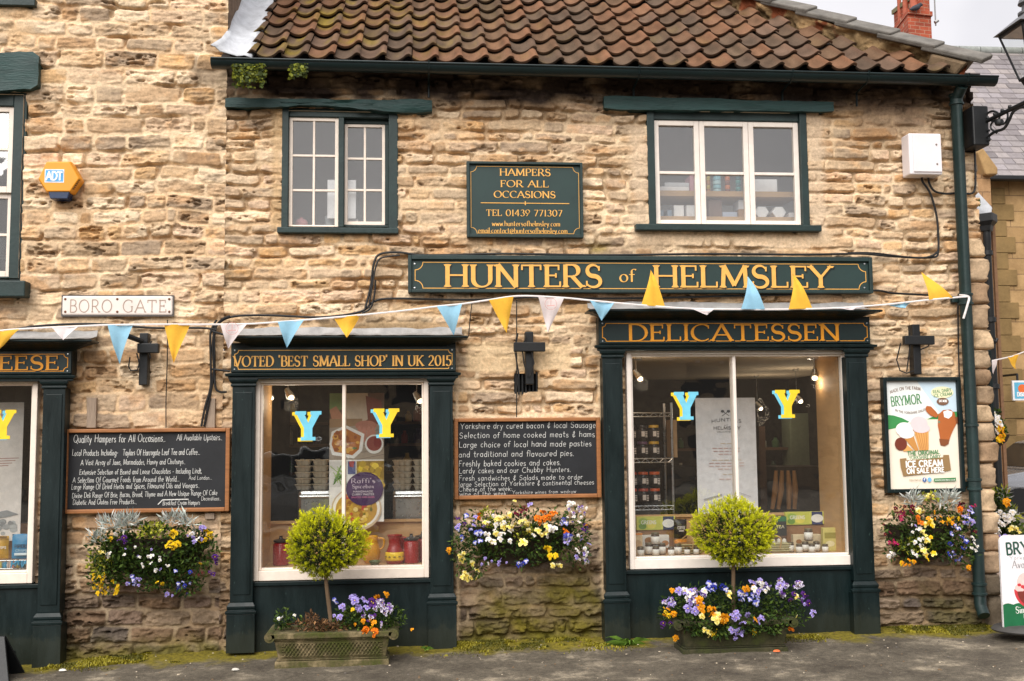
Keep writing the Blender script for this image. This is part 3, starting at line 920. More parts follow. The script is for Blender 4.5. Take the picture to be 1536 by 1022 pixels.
TW, TL, NR = .197, .285, 15
xl0 = XJ+.06
ncol = int((va[0]-xl0)/TW)+1
prof_u = np.array([0, .09, .18, .27, .36, .45, .54, .63, .7, .76, .82, .88, .94, 1.0])
prof_h = np.where(prof_u < .7, .030*((prof_u-.34)/.36)**2, .030+.024*np.sin(np.pi*(prof_u-.7)/.36))
nu = len(prof_u)
tv, tf, tc = [], [], []
cnt = 0
tp = [S(*c) for c in [(118, 90, 72), (124, 92, 73), (108, 86, 72), (130, 94, 74), (120, 94, 80), (110, 88, 74), (132, 95, 74), (104, 84, 72)]]
for r in range(NR):
    for c in range(ncol+1):
        x = xl0+c*TW
        s0 = r*TL-.02
        if x+TW*.55 > verge_x(s0+TL*.5)-.02:
            continue
        jx, jh, js = RNG.normal(0, .004), RNG.normal(0, .003), RNG.normal(0, .008)
        rot = RNG.normal(0, .012)
        left = max(0, 1-(x-xl0)/2.2)
        col = np.array(tp[RNG.integers(len(tp))])*RNG.uniform(.92, 1.08)*np.array([.70, .76, .74])
        mk = RNG.random()
        mcol = np.array(S(138, 118, 44))
        ends = ((s0+js, .040+jh), (s0+js+TL*.5, .022+jh), (s0+js+TL*1.12, .004+jh))
        for k, (ss, hh) in enumerate(ends):
            for i in range(nu):
                tv.append(on_roof(x+jx+prof_u[i]*TW*1.03+rot*(ss-s0), ss+rot*prof_u[i]*.1, hh+prof_h[i]))
                t = vn(tv[-1][0]*9, ss*9, 4)
                q = min(1, max(0, (t-.5)*3))*(left*1.1 if mk < .75 else .15)*(.9 if prof_u[i] < .7 else .4)
                cc = col*(.68+.64*vn(tv[-1][0]*23, ss*17, 9))
                if prof_u[i] > .72:
                    cc = cc*np.array([1.06, .98, .95])
                tc.append(cc*(1-q)+mcol*q*RNG.uniform(.7, 1.1))
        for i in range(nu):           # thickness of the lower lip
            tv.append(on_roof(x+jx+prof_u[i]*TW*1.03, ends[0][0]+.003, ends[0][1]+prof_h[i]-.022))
            tc.append(col*.3)  # lip colour darkened to draw the shadow line under each course
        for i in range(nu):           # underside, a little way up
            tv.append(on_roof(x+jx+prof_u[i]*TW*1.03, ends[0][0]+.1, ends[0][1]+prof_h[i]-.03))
            tc.append(col*.25)  # shade beneath the tile put into its colour
        for i in range(nu-1):
            tf.append((cnt+i, cnt+i+1, cnt+nu+i+1, cnt+nu+i))
            tf.append((cnt+nu+i, cnt+nu+i+1, cnt+2*nu+i+1, cnt+2*nu+i))
            tf.append((cnt+3*nu+i, cnt+3*nu+i+1, cnt+i+1, cnt+i))
            tf.append((cnt+4*nu+i, cnt+4*nu+i+1, cnt+3*nu+i+1, cnt+3*nu+i))
        cnt += 5*nu
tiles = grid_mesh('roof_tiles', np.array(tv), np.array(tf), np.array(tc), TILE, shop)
try:
    tiles.data.set_sharp_from_angle(angle=R(50))
except Exception:
    pass
# deck under the tiles and the far slope
DARK = mat('dark_underside', S(36, 30, 28), .9)
b = MB()
b.quad(on_roof(xl0-.1, -.0, -.03), on_roof(verge_x(0), 0, -.03), on_roof(verge_x(NR*TL), NR*TL, -.03), on_roof(xl0-.1, NR*TL, -.03))
top_y, top_z = on_roof(0, NR*TL, -.03)[1:]
b.quad(on_roof(xl0-.1, NR*TL, -.03), on_roof(verge_x(NR*TL), NR*TL, -.03), (verge_x(NR*TL), top_y+3, top_z-2.3), (xl0-.1, top_y+3, top_z-2.3))
b.build('roof_deck', DARK, shop, fix=False)
# soffit board and rafter ends in the dark under the tiles
b = MB()
b.box(XJ, XR+.02, -.1, .05, ZE+.0, ZE+.03)
b.build('eaves_board', DARK, shop)
# white lead up the flank wall of the taller house
b = MB()
n = 26
pr = [(.0, .13), (.025, .1), (.06, .075), (.12, .055), (.18, .065), (.23, .06), (.235, .03)]
vs, fs = [], []
for i in range(n+1):
    s = -.05+i*(NR*TL)/n
    for k, (dx, dh) in enumerate(pr):
        w = .012*math.sin(i*1.7+k)+.006*math.sin(i*3.9+2*k)
        fl = .04*max(0, 1-i/1.2) if k in (0, 1, 2) else 0
        vs.append(on_roof(XJ-fl*1.6+dx+w*.4, s, dh+w+fl*.2+(.006 if (i//6) % 2 else 0)))
m_ = len(pr)
fs = [(i*m_+k, i*m_+k+1, (i+1)*m_+k+1, (i+1)*m_+k) for i in range(n) for k in range(m_-1)]
b.add(vs, fs)
fl = b.build('lead_flashing', WLEAD, shop, smooth='all', fix=False)
sd = fl.modifiers.new('th', 'SOLIDIFY')
sd.thickness = .008
# parapet and coping stones along the slanting verge
pside = np.cross(verge_dir, N_ROOF)
pside = pside/np.linalg.norm(pside)
if pside[0] < 0:
    pside = -pside


def on_verge(s, side, h):
    return tuple(va+verge_dir*s+pside*side+N_ROOF*h)


VL = float(np.linalg.norm(vb-va))
b = MB()
PARM = mat_attr('parapet_rubble', .95, .3, 30, .9, .012)
ns_, nh = 260, 16
pv, pc, pf = [], [], []
for i in range(ns_+1):
    for k in range(nh+1):
        s, hh = .05+i*(VL*1.35)/ns_, -.08+k*.21/nh
        f = fbm(s*6, hh*9, 31, 4)
        pv.append(on_verge(s, .02-(f-.5)*.11-(float(fbm(s*18, hh*24, 43, 3))-.5)*.05, hh))
        base = np.array(S(164, 136, 98))*(.25+1.0*f+.5*float(fbm(s*22, hh*30, 47, 3)))
        t = sst(.5, .62, fbm(s*3.5, hh*5, 37, 3))
        base = base*(1-t)+np.array(S(104, 84, 56))*t
        t = sst(.58, .66, fbm(s*5, hh*6, 41, 3))
        pc.append(base*(1-t)+np.array(S(132, 74, 48))*t)
for i in range(ns_):
    for k in range(nh):
        q = i*(nh+1)+k
        pf.append((q, q+nh+1, q+nh+2, q+1))
grid_mesh('parapet', np.array(pv), np.array(pf), np.array(pc), PARM, shop)
b = MB()
b.add([on_verge(.12, .14, -.05), on_verge(VL*1.35, .14, -.1), on_verge(VL*1.35, .14, .12), on_verge(.12, .14, .12)], [(0, 1, 2, 3)])
b.add([on_verge(.12, .0, -.05), on_verge(.12, .14, -.05), on_verge(.12, .14, .12), on_verge(.12, .0, .12)], [(0, 1, 2, 3)])
b.build('parapet_back', FLANKM, shop, fix=False)
COPM = mat('grey_coping_stone', S(108, 104, 98), .85, .3, 8, .6, 40, dist=.01)
# each slab from its lower to its upper joint as seen along the roof edge
cuts = []
for px, py in ((1476, 92), (1404, 72), (1334, 54), (1268, 36), (1204, 20), (1146, 6)):
    q = PP(px, py, va+N_ROOF*.17, N_ROOF)
    cuts.append(float(np.dot(q-va, verge_dir)))
while cuts[-1] < VL*1.3:
    cuts.append(cuts[-1]+cuts[-1]-cuts[-2])
for i in range(len(cuts)-1):
    b = MB()
    a, c = cuts[i]-.0, cuts[i+1]+.12
    l0, l1 = .12+.03, .12-.0
    q = []
    for (s, l) in ((a, l0), (c, l1)):
        for (sd_, hh) in ((-.02, l), (.15, l+.01), (.15, l+.05), (-.02, l+.045)):
            q.append(on_verge(s, sd_+random.uniform(-.006, .006), hh))
    b.add(q, [(0, 1, 2, 3), (7, 6, 5, 4), (0, 4, 5, 1), (1, 5, 6, 2), (2, 6, 7, 3), (3, 7, 4, 0)])
    b.build('coping_stone', COPM, shop, bevel=.012)
# the kneeler stone closing the foot of the parapet
b = MB()
kx = [on_verge(.10, -.02, -.0), on_verge(.10, .17, -.0), on_verge(.5, .17, -.02), on_verge(.34, -.02, -.01),
      on_verge(.04, -.02, .13), on_verge(.04, .17, .135), on_verge(.5, .17, .12), on_verge(.34, -.02, .12)]
b.add(kx, [(0, 1, 2, 3), (7, 6, 5, 4), (0, 4, 5, 1), (1, 5, 6, 2), (2, 6, 7, 3), (3, 7, 4, 0)])
b.build('kneeler_stone', mat('kneeler', S(128, 108, 84), .9, .35, 9, .7, 30, dist=.01), shop, bevel=.02)

# gutter with brackets, downpipe
g0, g1 = P(318, 97, -.24), P(1492, 124, -.24)
b = MB()
seg = 10
vs = []
for q in (g0, g1):
    for k in range(seg+1):
        a = math.pi+math.pi*k/seg
        vs.append((q[0], q[1]+.062*math.cos(a), q[2]+.03+.062*math.sin(a)))
fs = [(k, k+1, seg+1+k+1, seg+1+k) for k in range(seg)]
fs += [tuple(range(seg+1)), tuple(range(seg+1, 2*seg+2))]
b.add(vs, fs)
for e in (-.062, .062):
    b.tube([(g0[0], g0[1]+e, g0[2]+.03), (g1[0], g1[1]+e, g1[2]+.03)], .009, 8)
gm = b.build('gutter', mat('gutter_paint', S(12, 30, 31), .35, .2, 6, .2, 40), shop, smooth=True, fix=False)
gs = gm.modifiers.new('th', 'SOLIDIFY')
gs.thickness = .004
for px in (628, 938, 1170, 1288, 1445):
    t = (px-318)/(1492-318)
    q = g0+(g1-g0)*t
    b = MB()
    b.tube([(q[0], q[1]-.068, q[2]+.05), (q[0], q[1]-.05, q[2]-.01), (q[0], q[1], q[2]-.038), (q[0], q[1]+.04, q[2]-.03), (q[0], -.05, q[2]-.05), (q[0], -.045, q[2]-.16)], .009, 6)
    b.build('gutter_bracket', GREEN, gm)
b = MB()
px_, pz_ = X(1450, 500, -.1), 0
pt, pb = P(1432, 140, -.11), P(1471, 885, -.11)
xp = (pt[0]+pb[0])/2
b.tube([(xp, -.22, g1[2]-.02), (xp, -.2, pt[2]+.02), (xp, -.11, pt[2]-.06), (xp, -.11, pb[2]+.02), (xp, -.115, pb[2]-.12), (xp-.008, -.175, pb[2]-.19)], .046, 14)
for py in (150, 449, 727, 884):
    z = Z(1450, py, -.11)
    b.lathe([(.046, -.05), (.058, -.045), (.058, -.03), (.05, -.025), (.05, .025), (.058, .03), (.058, .045), (.046, .05)], (xp, -.11, z), 14)
b.lathe([(.047, -.012), (.054, -.01), (.054, .01), (.047, .012)], (xp, -.11, Z(1455, 826, -.11)), 14)
b.lathe([(.047, -.012), (.054, -.01), (.054, .01), (.047, .012)], (xp, -.11, Z(1455, 638, -.11)), 14)
dp = b.build('downpipe', GREEN2, shop, smooth=True)
for py in (449, 727):
    z = Z(1450, py, -.11)
    b = MB()
    b.box(xp-.085, xp+.085, -.06, -.02, z-.02, z+.02)
    b.build('pipe_clip', GREEN2, dp, bevel=.006)

# quoin stones at the right corner
qv, qf, qc = [], [], []
z, k, base = .0, 0, 0
while z < 3.05:
    h = RNG.uniform(.13, .2) if k else .28
    w = RNG.uniform(.13, .19)
    n1, n2 = 20, 20
    cx = XR-.055+RNG.uniform(-.02, .015)
    colr = np.array(S(*[(178, 154, 126), (190, 164, 132), (162, 138, 112), (150, 124, 98)][k % 4]))
    if z < .35:
        colr = np.array(S(112, 100, 84))
    for i in range(n1+1):
        th = math.pi*(i/n1)-math.pi/2
        for j in range(n2):
            ph = 2*math.pi*j/n2
            e = .32
            sg = lambda v, p: math.copysign(abs(v)**p, v)
            p = [sg(math.cos(th), e)*sg(math.cos(ph), e)*w/2, sg(math.cos(th), e)*sg(math.sin(ph), e)*.14, sg(math.sin(th), e)*h/2]
            f = 1+.3*(float(fbm(p[0]*16+k*3.1, p[2]*16+p[1]*11, 51, 3))-.5)*2+.16*(float(fbm(p[0]*45+k*7, p[2]*60+p[1]*30, 57, 3))-.5)*2
            qv.append((cx+p[0]*f, .07+p[1]*f, z+h/2+p[2]*1.02))
            qc.append(colr*(.7+.6*float(vn(p[0]*25+k, p[2]*25, 60))))
    for i in range(n1):
        for j in range(n2):
            qf.append((base+i*n2+j, base+i*n2+(j+1) % n2, base+(i+1)*n2+(j+1) % n2, base+(i+1)*n2+j))
    base = len(qv)
    z += h+.004
    k += 1
grid_mesh('quoin_stones', np.array(qv), np.array(qf), np.array(qc), STONE, shop)
# the return wall, which runs back at the angle of the roof edge
vd2 = np.array([verge_dir[0], verge_dir[1]])
vd2 = vd2/np.linalg.norm(vd2)
b = MB()
xa, ya = XR-.005, .02
b.quad((xa, ya, -.3), (xa+.25, 7, -.3), (xa+.25, 7, ZE), (xa, ya, ZE-.05))
b.build('side_wall', mat('side_rubble', S(168, 140, 108), .95, .35, 7, 1, 12, dist=.02), shop, fix=False)
# the hipped slope that falls from the coping to the side wall, out of sight from the street
b = MB()
h0, h1 = on_verge(.1, .12, -.02), on_verge(VL*1.35, .12, -.02)
b.add([h0, h1, (xa+.25, 7, ZE+.02), (xa+.02, ya+.1, ZE+.0)], [(0, 1, 2, 3)])
b.build('side_roof', mat('side_roof_tiles', S(110, 84, 68), .9, .3, 8, .6), shop, fix=False)
# ------------------------------------------------------------------ shopfronts
def shopfront(par, fr, pil, cor, fas, plz, base, txt, mull, white, name_lab, lettermat):
    """fr frame rect; pil two pilasters (x0,x1); cor (x0,x1,ztop,zbot); fas (x0,x1,z0,z1); plz top of the plinths; base ground level"""
    x0, x1, z0, z1 = fr
    b = MB()
    b.box(fas[0]+.006, fas[1]-.006, -.135, -.02, fas[2], cor[3]+.03)          # fascia board
    sf = b.build('shopfront', GREEN, par, bevel=.004)
    if name_lab:
        sf['label'] = name_lab
    b = MB()
    b.box(pil[0][0]+.02, pil[1][1]-.02, -.085, -.03, base[0]-.1, z0-.035)
    b.box(pil[0][0]+.02, pil[1][1]-.02, -.105, -.03, z0-.035, z0-.005)
    b.build('stall_riser', GREEN, sf, bevel=.004)
    # pilasters
    for i, (a, c) in enumerate(pil):
        zb = base[i]-.03
        b = MB()
        zt = fas[2]-.05
        pz = plz[i]
        b.box(a+.008, c-.008, -.15, -.03, pz+.085, zt-.055)
        b.box(a+.028, c-.028, -.157, -.15, pz+.14, zt-.1)
        b.box(a-.012, c+.012, -.172, -.03, zb, pz)
        b.moulding([(.028, pz), (.03, pz+.022), (.014, pz+.03), (.02, pz+.045), (.02, pz+.058), (.004, pz+.085)], a+.008, c-.008, -.15)
        b.moulding([(.0, zt-.062), (.012, zt-.055), (.012, zt-.04), (.006, zt-.036), (.02, zt-.02), (.024, zt)], a+.008, c-.008, -.15)
        b.build('pilaster', GREEN, sf, bevel=.005)
    # cornice with its lead cover
    b = MB()
    zt, zb = cor[2], cor[3]
    h = zt-zb
    b.moulding([(.0, zb), (.02, zb+.004), (.025, zb+h*.12), (.05, zb+h*.3), (.1, zb+h*.55), (.13, zb+h*.66), (.135, zb+h*.74), (.175, zb+h*.78), (.18, zt-.004), (.17, zt+.004), (.0, zt+.02)],
               cor[0]+.16, cor[1]-.16, -.135)
    b.build('cornice', GREEN, sf, bevel=.003)
    b = MB()
    n = 40
    vs = []
    for i in range(n+1):
        xx = cor[0]+.02+(cor[1]-cor[0]-.04)*i/n
        q = .008*vn(i*.7, 3.3, 5)
        vs += [(xx, -.30, zt+.007+q*.6), (xx, -.2, zt+.016+q*1.2), (xx, -.06, zt+.04+q*2), (xx, -.035, zt+.075+.03*vn(i*.5, 8, 6))]
    b.add(vs, [(i*4+k, i*4+k+1, i*4+k+5, i*4+k+4) for i in range(n) for k in range(3)])
    b.build('lead_cover', LEAD, sf, smooth='all', fix=False)
    # lower moulding of the fascia
    b = MB()
    b.moulding([(.0, fas[2]-.055), (.022, fas[2]-.05), (.022, fas[2]-.036), (.04, fas[2]-.03), (.044, fas[2]-.012), (.014, fas[2]-.006), (.0, fas[2])], fas[0]+.012, fas[1]-.012, -.135)
    b.build('fascia_moulding', GREEN, sf, bevel=.002)
    # signboard and lettering
    b = MB()
    b.box(fas[0]+.012, fas[1]-.012, -.144, -.135, fas[2]+.006, fas[3]-.004)
    sb = b.build('signboard', FASCIA, sf)
    b = MB()
    border(b, fas[0]+.035, fas[1]-.035, fas[2]+.022, fas[3]-.018, -.1455, .028, .0058)
    tx, (ta, tb, tz, th), st, w = txt
    text(b, tx, ta, tb, tz, th, -.1475, 'serif', w, gap=.1)
    b.build('lettering', lettermat, sb, fix=False)
    b = MB()
    text(b, tx, ta+th*.05, tb+th*.05, tz-th*.045, th, -.1458, 'serif', w*1.1, gap=.1)
    b.build('lettering_edge', SHADE, sb, fix=False)
    for sx in (fas[0]+.035, fas[1]-.035):
        for sz in (fas[2]+.022, fas[3]-.018):
            b = MB()
            b.lathe([(.0, -.1480), (.005, -.1475), (.007, -.144)], (sx, 0, sz), 8, axis='y')
            b.build('screw', STEEL, sb)
    # white window frame with a centre bar and two panes
    b = MB()
    b.frame(x0, x1, z0, z1, -.09, .03, .036, .036, .032, .075)
    b.frame(x0+.036, x1-.036, z0+.075, z1-.032, -.065, .0, .016, .016, .014, .016)
    mw = .026
    b.box(mull-mw/2, mull+mw/2, -.075, .02, z0+.091, z1-.046)
    wf = b.build('window_frame', white, sf, bevel=.005)
    for a, c in ((x0+.05, mull-mw/2+.006), (mull+mw/2-.006, x1-.05)):
        b = MB()
        b.box(a, c, -.038, -.033, z0+.088, z1-.044)
        b.build('pane', GLASS_LO, sf)
    return sf


def pilx(xa, ya, xb, yb, xc, yc, xd, yd, y=-.15):
    return ((X(xa, ya, y)+X(xc, yc, y))/2, (X(xb, yb, y)+X(xd, yd, y))/2)


zD0, zD1 = Z(922, 966, -.17), Z(1300, 951, -.17)
deli = shopfront(shop, D_FR, [pilx(903, 560, 936, 560, 907, 880, 941, 880), pilx(1268, 560, 1305, 560, 1280, 880, 1312, 880)],
                 (X(886, 470, -.31), X(1321, 470, -.31), Z(1100, 465, -.31), Z(1100, 480.5, -.15)),
                 (X(897, 506, -.14), X(1307, 506, -.14), Z(1100, 516, -.14), Z(1100, 482, -.14)),
                 (Z(925, 905, -.17), Z(1298, 889, -.17)), (zD0, zD1),
                 ('DELICATESSEN', (X(942, 512, -.14), X(1259, 511, -.14), Z(1100, 511.5, -.14), Z(1100, 487, -.14)-Z(1100, 511.5, -.14)), 'serif', .2),
                 X(1101, 690), WHITE, 'green shopfront lettered DELICATESSEN', GOLD2)
zM0, zM1 = Z(360, 974, -.17), Z(662, 972, -.17)
mid = shopfront(shop, M_FR, [pilx(347, 600, 384, 600, 343, 880, 381, 880), pilx(644, 600, 683, 600, 643, 880, 680, 880)],
                (X(340, 510, -.31), X(699, 506, -.31), Z(520, 504.5, -.31), Z(520, 520, -.15)),
                (X(345, 545, -.14), X(685, 540, -.14), Z(515, 558, -.14), Z(515, 522, -.14)),
                (Z(360, 922, -.17), Z(662, 908, -.17)), (zM0, zM1),
                ("VOTED 'BEST SMALL SHOP' IN UK 2015", (X(351, 548, -.14), X(677, 542, -.14), Z(515, 549.5, -.14), Z(515, 534, -.14)-Z(515, 549.5, -.14)), 'serif', .17),
                X(516.5, 690), WHITE2, 'green shopfront with the small shop award on its fascia', GOLD)
lx = X(75, 750, -.15)
lpil = pilx(64, 600, 101, 600, 53, 900, 90, 900)
wL = lpil[1]-lpil[0]
leftf = shopfront(house, L_FR, [(L_FR[0]-wL, L_FR[0]), lpil],
                  (X(-310, 516, -.31), X(134, 511, -.31), Z(60, 510, -.31), Z(60, 526.5, -.15)),
                  (L_FR[0]-wL-.03, X(109, 548, -.14), Z(60, 561.5, -.14), Z(60, 528, -.14)),
                  (Z(75, 940, -.17), Z(75, 938, -.17)), (Z(75, 1004, -.17), Z(75, 1001, -.17)),
                  ('CHEESE', (X(-62, 555, -.14), X(88, 555, -.14), Z(40, 555.5, -.14), Z(40, 534, -.14)-Z(40, 555.5, -.14)), 'serif', .2),
                  X(-100, 700), WHITE2, 'green shopfront lettered CHEESE', GOLD2)
# iron air grille in the left stall riser
b = MB()
gx0, gx1, gz0, gz1 = RC(8, 978, 22, 1002, -.09)
for k in range(6):
    b.box(gx0-.1, gx1, -.096, -.088, gz0+k*.022, gz0+k*.022+.012)
b.build('air_grille', BLACK, leftf)


# display bays behind the big panes
def bay(par, fr, ztop, depth=.5, side_l=True, side_r=True, zs=None):
    x0, x1, z0, z1 = fr
    zf = z0+.075
    b = MB()
    b.box(x0+.03, x1-.03, .035, depth, zf-.03, zf)
    o = b.build('display_shelf', PLY, par)
    b = MB()
    b.box(x0+.03, x1-.03, depth, depth+.02, zf-.03, ztop)
    b.box(x0+.03, x1-.03, depth-.03, depth+.03, ztop, ztop+.02)
    b.build('backboard', PLY, par)
    for f, xx in ((side_l, x0+.02), (side_r, x1-.045)):
        if f:
            b = MB()
            b.box(xx, xx+.022, .035, depth+.02, zf, zs or ZC)
            b.build('side_board', PLY, par)
    return zf


DZF = bay(shop, D_FR, Z(1100, 774, .5))
MZF = bay(shop, M_FR, Z(520, 784, .5))
LZF = bay(house, L_FR, Z(40, 789, .5), side_r=False)


# ------------------------------------------------------------------ upper windows
def beam(x0, x1, y0, y1, z0, z1, seed, sl=0.0, wob=.02, n=34):
    """rough-hewn timber"""
    vs, fs = [], []
    ring = []
    for (yy, zz) in ((y0, z0), (y0, (z0*2+z1)/3), (y0, (z0+z1*2)/3), (y0, z1), ((y0+y1)/2, z1), (y1, z1), (y1, z0), ((y0+y1)/2, z0)):
        ring.append((yy, zz))
    k = len(ring)
    for i in range(n+1):
        t = i/n
        for j, (yy, zz) in enumerate(ring):
            x = x0+(x1-x0)*t
            f = float(fbm(x*3+j*5.3, j*2.1+seed, seed, 3))-.5
            g = float(fbm(x*1.4, (1 if zz > (z0+z1)/2 else 0)*4+seed*3, seed+4, 2))-.5
            h = float(fbm(x*14, j*7.7, seed+9, 2))-.5
            end = (1-.22*max(0, 1-min(t, 1-t)/.04))
            vs.append((x, yy+(f*.7+h*.5)*wob, (z0+z1)/2+((zz-(z0+z1)/2))*end+g*wob*1.5+h*wob*.5+sl*t))
    for i in range(n):
        for j in range(k):
            fs.append((i*k+j, i*k+(j+1) % k, (i+1)*k+(j+1) % k, (i+1)*k+j))
    fs += [tuple(range(k)), tuple(n*k+j for j in range(k-1, -1, -1))]
    b = MB()
    b.add(vs, fs)
    return b


LINT = mat('painted_rough_timber', S(28, 58, 56), .5, .3, 6, .9, 26, vec=(.5, 1, 3), dist=.008)
x0, x1, z0, z1 = RC(338, 147, 648, 162, -.06)
beam(x0, x1, -.07, .06, z0, z1, 3, 0, .05).build('lintel', LINT, shop, smooth=True)
x0, x1, z0, z1 = RC(906, 148, 1250, 165, -.06)
beam(x0, x1, -.065, .06, z0, z1, 7, -.0, .035).build('lintel', LINT, shop, smooth=True)
x0, x1, z0, z1 = RC(-150, 79, 58, 137, -.06)
beam(x0, x1, -.075, .06, z0, z1, 12, -.0, .07, 20).build('lintel', LINT, house, smooth=True)


def sash(b, x0, x1, z0, z1, y, cols, rows, w=.028, bar=.018, d=.035):
    b.frame(x0, x1, z0, z1, y, y+d, w, w, w*1.0, w*1.2)
    a0, a1, c0, c1 = x0+w, x1-w, z0+w*1.2, z1-w
    for k in range(1, cols):
        xx = a0+(a1-a0)*k/cols
        b.box(xx-bar/2, xx+bar/2, y+.004, y+d-.004, c0, c1)
    seg = [a0+(a1-a0)*k/cols+(bar/2 if k else 0) for k in range(cols)]
    for k in range(1, rows):
        zz = c0+(c1-c0)*k/rows
        for q in range(cols):
            e0 = a0+(a1-a0)*q/cols+(bar/2 if q else 0)
            e1 = a0+(a1-a0)*(q+1)/cols-(bar/2 if q < cols-1 else 0)
            b.box(e0, e1, y+.006, y+d-.006, zz-bar/2, zz+bar/2)
    return a0, a1, c0, c1


def panes(par, rect, y, cols, rows, g=.005):
    a0, a1, c0, c1 = rect
    for i in range(cols):
        for j in range(rows):
            b = MB()
            dx, dz = (a1-a0)/cols, (c1-c0)/rows
            b.box(a0+dx*i+.001, a0+dx*(i+1)-.001, y, y+.003, c0+dz*j+.001, c0+dz*(j+1)-.001)
            b.build('pane', GLASS_UP, par)


# the sliding sash window
x0, x1, z0, z1 = W1
zs = Z(508, 343, -.02)
reveal(W1, .12, shop, CREAM)
b = MB()
ft = z1-Z(510, 176)
xm0, xm1 = X(507.5, 255), X(516, 255)
fl_, frr = X(433, 255)-x0, x1-X(583, 255)
b.box(x0, x0+fl_, -.022, .1, zs, z1)
b.box(x1-frr, x1, -.022, .1, zs, z1)
b.box(x0+fl_, x1-frr, .0, .1, z1-ft, z1)
b.box(xm0, xm1, .0, .09, zs, z1-ft)
b.box(xm1, x1-frr, .055, .1, z1-ft-.035, z1-ft)
b.box(xm1, x1-frr, .05, .1, zs, zs+.045)
b.box(x1-frr-.03, x1-frr, .05, .1, zs+.045, z1-ft-.035)
w1 = b.build('window', GREEN2, shop, bevel=.005)
w1['label'] = 'sliding sash window in two halves of six small panes'
b = MB()
b.box(x0-.025, x1+.005, -.07, .1, zs-.045, zs)
b.build('sill', GREEN2, w1, bevel=.006)
b = MB()
q1 = sash(b, x0+fl_, xm0, zs, z1-ft, .02, 2, 3)
s_ = b.build('sash', WHITE2, w1, bevel=.003)
panes(w1, q1, .035, 2, 3)
b = MB()
q2 = sash(b, xm1, x1-frr-.03, zs+.045, z1-ft-.035, .065, 2, 3, w=.024)
b.build('sash', WHITE2, w1, bevel=.003)
panes(w1, q2, .08, 2, 3)

# the three-light window
x0, x1, z0, z1 = W2
zs = Z(1093, 339, -.02)
reveal(W2, .12, shop, CREAM)
b = MB()
ft = z1-Z(1090, 181)
b.box(x0, x0+.06, -.022, .1, zs, z1)
b.box(x1-.06, x1, -.022, .1, zs, z1)
b.box(x0+.06, x1-.06, -.0, .1, z1-ft, z1)
w2 = b.build('window', GREEN2, shop, bevel=.005)
w2['label'] = 'three-light white casement window with shelves behind it'
b = MB()
b.box(X(954, 343, -.08), X(1233, 343, -.08), -.08, .1, zs-.05, zs)
b.build('sill', GREEN2, w2, bevel=.006)
cx = [x0+.06, X(1051, 258), X(1125, 258), x1-.06]
for k in range(3):
    b = MB()
    r = sash(b, cx[k]+.0015, cx[k+1]-.0015, zs+.002, z1-ft-.002, .015, 1, 2, w=.042, bar=.024, d=.045)
    b.build('sash', WHITE, w2, bevel=.004)
    panes(w2, r, .04, 1, 2)

# the window of the taller house, cut by the photo edge, and the foot of the one above it
x0, x1, z0, z1 = W0
zs = Z(0, 424, -.02)
reveal(W0, .12, house, CREAM)
b = MB()
b.box(x0, x0+.09, .0, .1, zs, z1)
b.box(x1-.1, x1, .0, .1, zs, z1)
b.box(x0+.09, x1-.1, .0, .1, z1-.11, z1)
b.box(x0+.09, x1-.1, .0, .1, zs, zs+.05)
w0 = b.build('window', GREEN2, house, bevel=.006)
b = MB()
b.box(x0-.08, X(38, 430, -.12), -.13, .1, zs-.12, zs)
b.build('sill', GREEN2, w0, bevel=.008)
b = MB()
zc = Z(15, 286)
ra = sash(b, x0+.09, x1-.1, zc-.012, z1-.11, .02, 3, 2, w=.04, bar=.02)
b.build('sash', WHITE2, w0, bevel=.003)
panes(w0, ra, .04, 3, 2)
b = MB()
rb = sash(b, x0+.09, x1-.1, zs+.05, zc-.012, .05, 3, 2, w=.04, bar=.02)
b.build('sash', WHITE2, w0, bevel=.003)
panes(w0, rb, .065, 3, 2)
b = MB()
zt = Z(25, 2, -.05)
b.box(X(-150, 4, -.05), X(53, 5, -.05), -.06, .1, zt-.035, zt+.02)
w00 = b.build('window', GREEN2, house, bevel=.005)
b = MB()
b.frame(X(-150, 0), X(38, 0), zt+.02, zt+.9, .02, .06, .04, .04, .04, .05)
b.build('sash', WHITE2, w00, bevel=.003)
b = MB()
b.box(X(-148, 0), X(37, 0), .035, .038, zt+.06, zt+.88)
b.build('pane', GLASS_UP, w00)
b = MB()
b.box(X(38, 0), X(53, 0), .0, .1, zt+.02, zt+.95)
b.build('jamb', GREEN2, w00)
# ------------------------------------------------------------------ signs on the wall
def cx_(r):
    return ((r[0]+r[1])/2, 0, r[2])


# the long board with the shop's name
r = RC(612, 385, 1307, 440, -.07)
t = thing('name_board', 'long dark green board lettered HUNTERS of HELMSLEY across the middle of the wall', 'sign', cx_(r))
b = MB()
b.box(r[0]+.02, r[1]-.02, -.075, -.02, r[2]+.01, r[3]-.01)
b.build('panel', SIGN, t)
b = MB()
b.frame(r[0], r[1], r[2], r[3], -.1, -.02, .028, .028, .035, .022)
b.build('frame', GREEN2, t, bevel=.004)
b = MB()
border(b, r[0]+.055, r[1]-.05, r[2]+.035, r[3]-.055, -.0765, .06, .006)
zb, zt = Z(960, 431, -.08), Z(960, 398, -.08)
text(b, 'HUNTERS', X(667, 415, -.08), X(902, 415, -.08), zb, zt-zb, -.079, 'serif', .2, gap=.08)
text(b, 'HELMSLEY', X(980, 415, -.08), X(1247, 415, -.08), zb, zt-zb, -.079, 'serif', .2, gap=.08)
zo, zp = Z(942, 423, -.08), Z(942, 404, -.08)
text(b, 'of', X(929, 415, -.08), X(953, 415, -.08), zo, (zp-zo), -.079, 'serif', .15, gap=.04)
b.build('lettering', GOLD, t, fix=False)
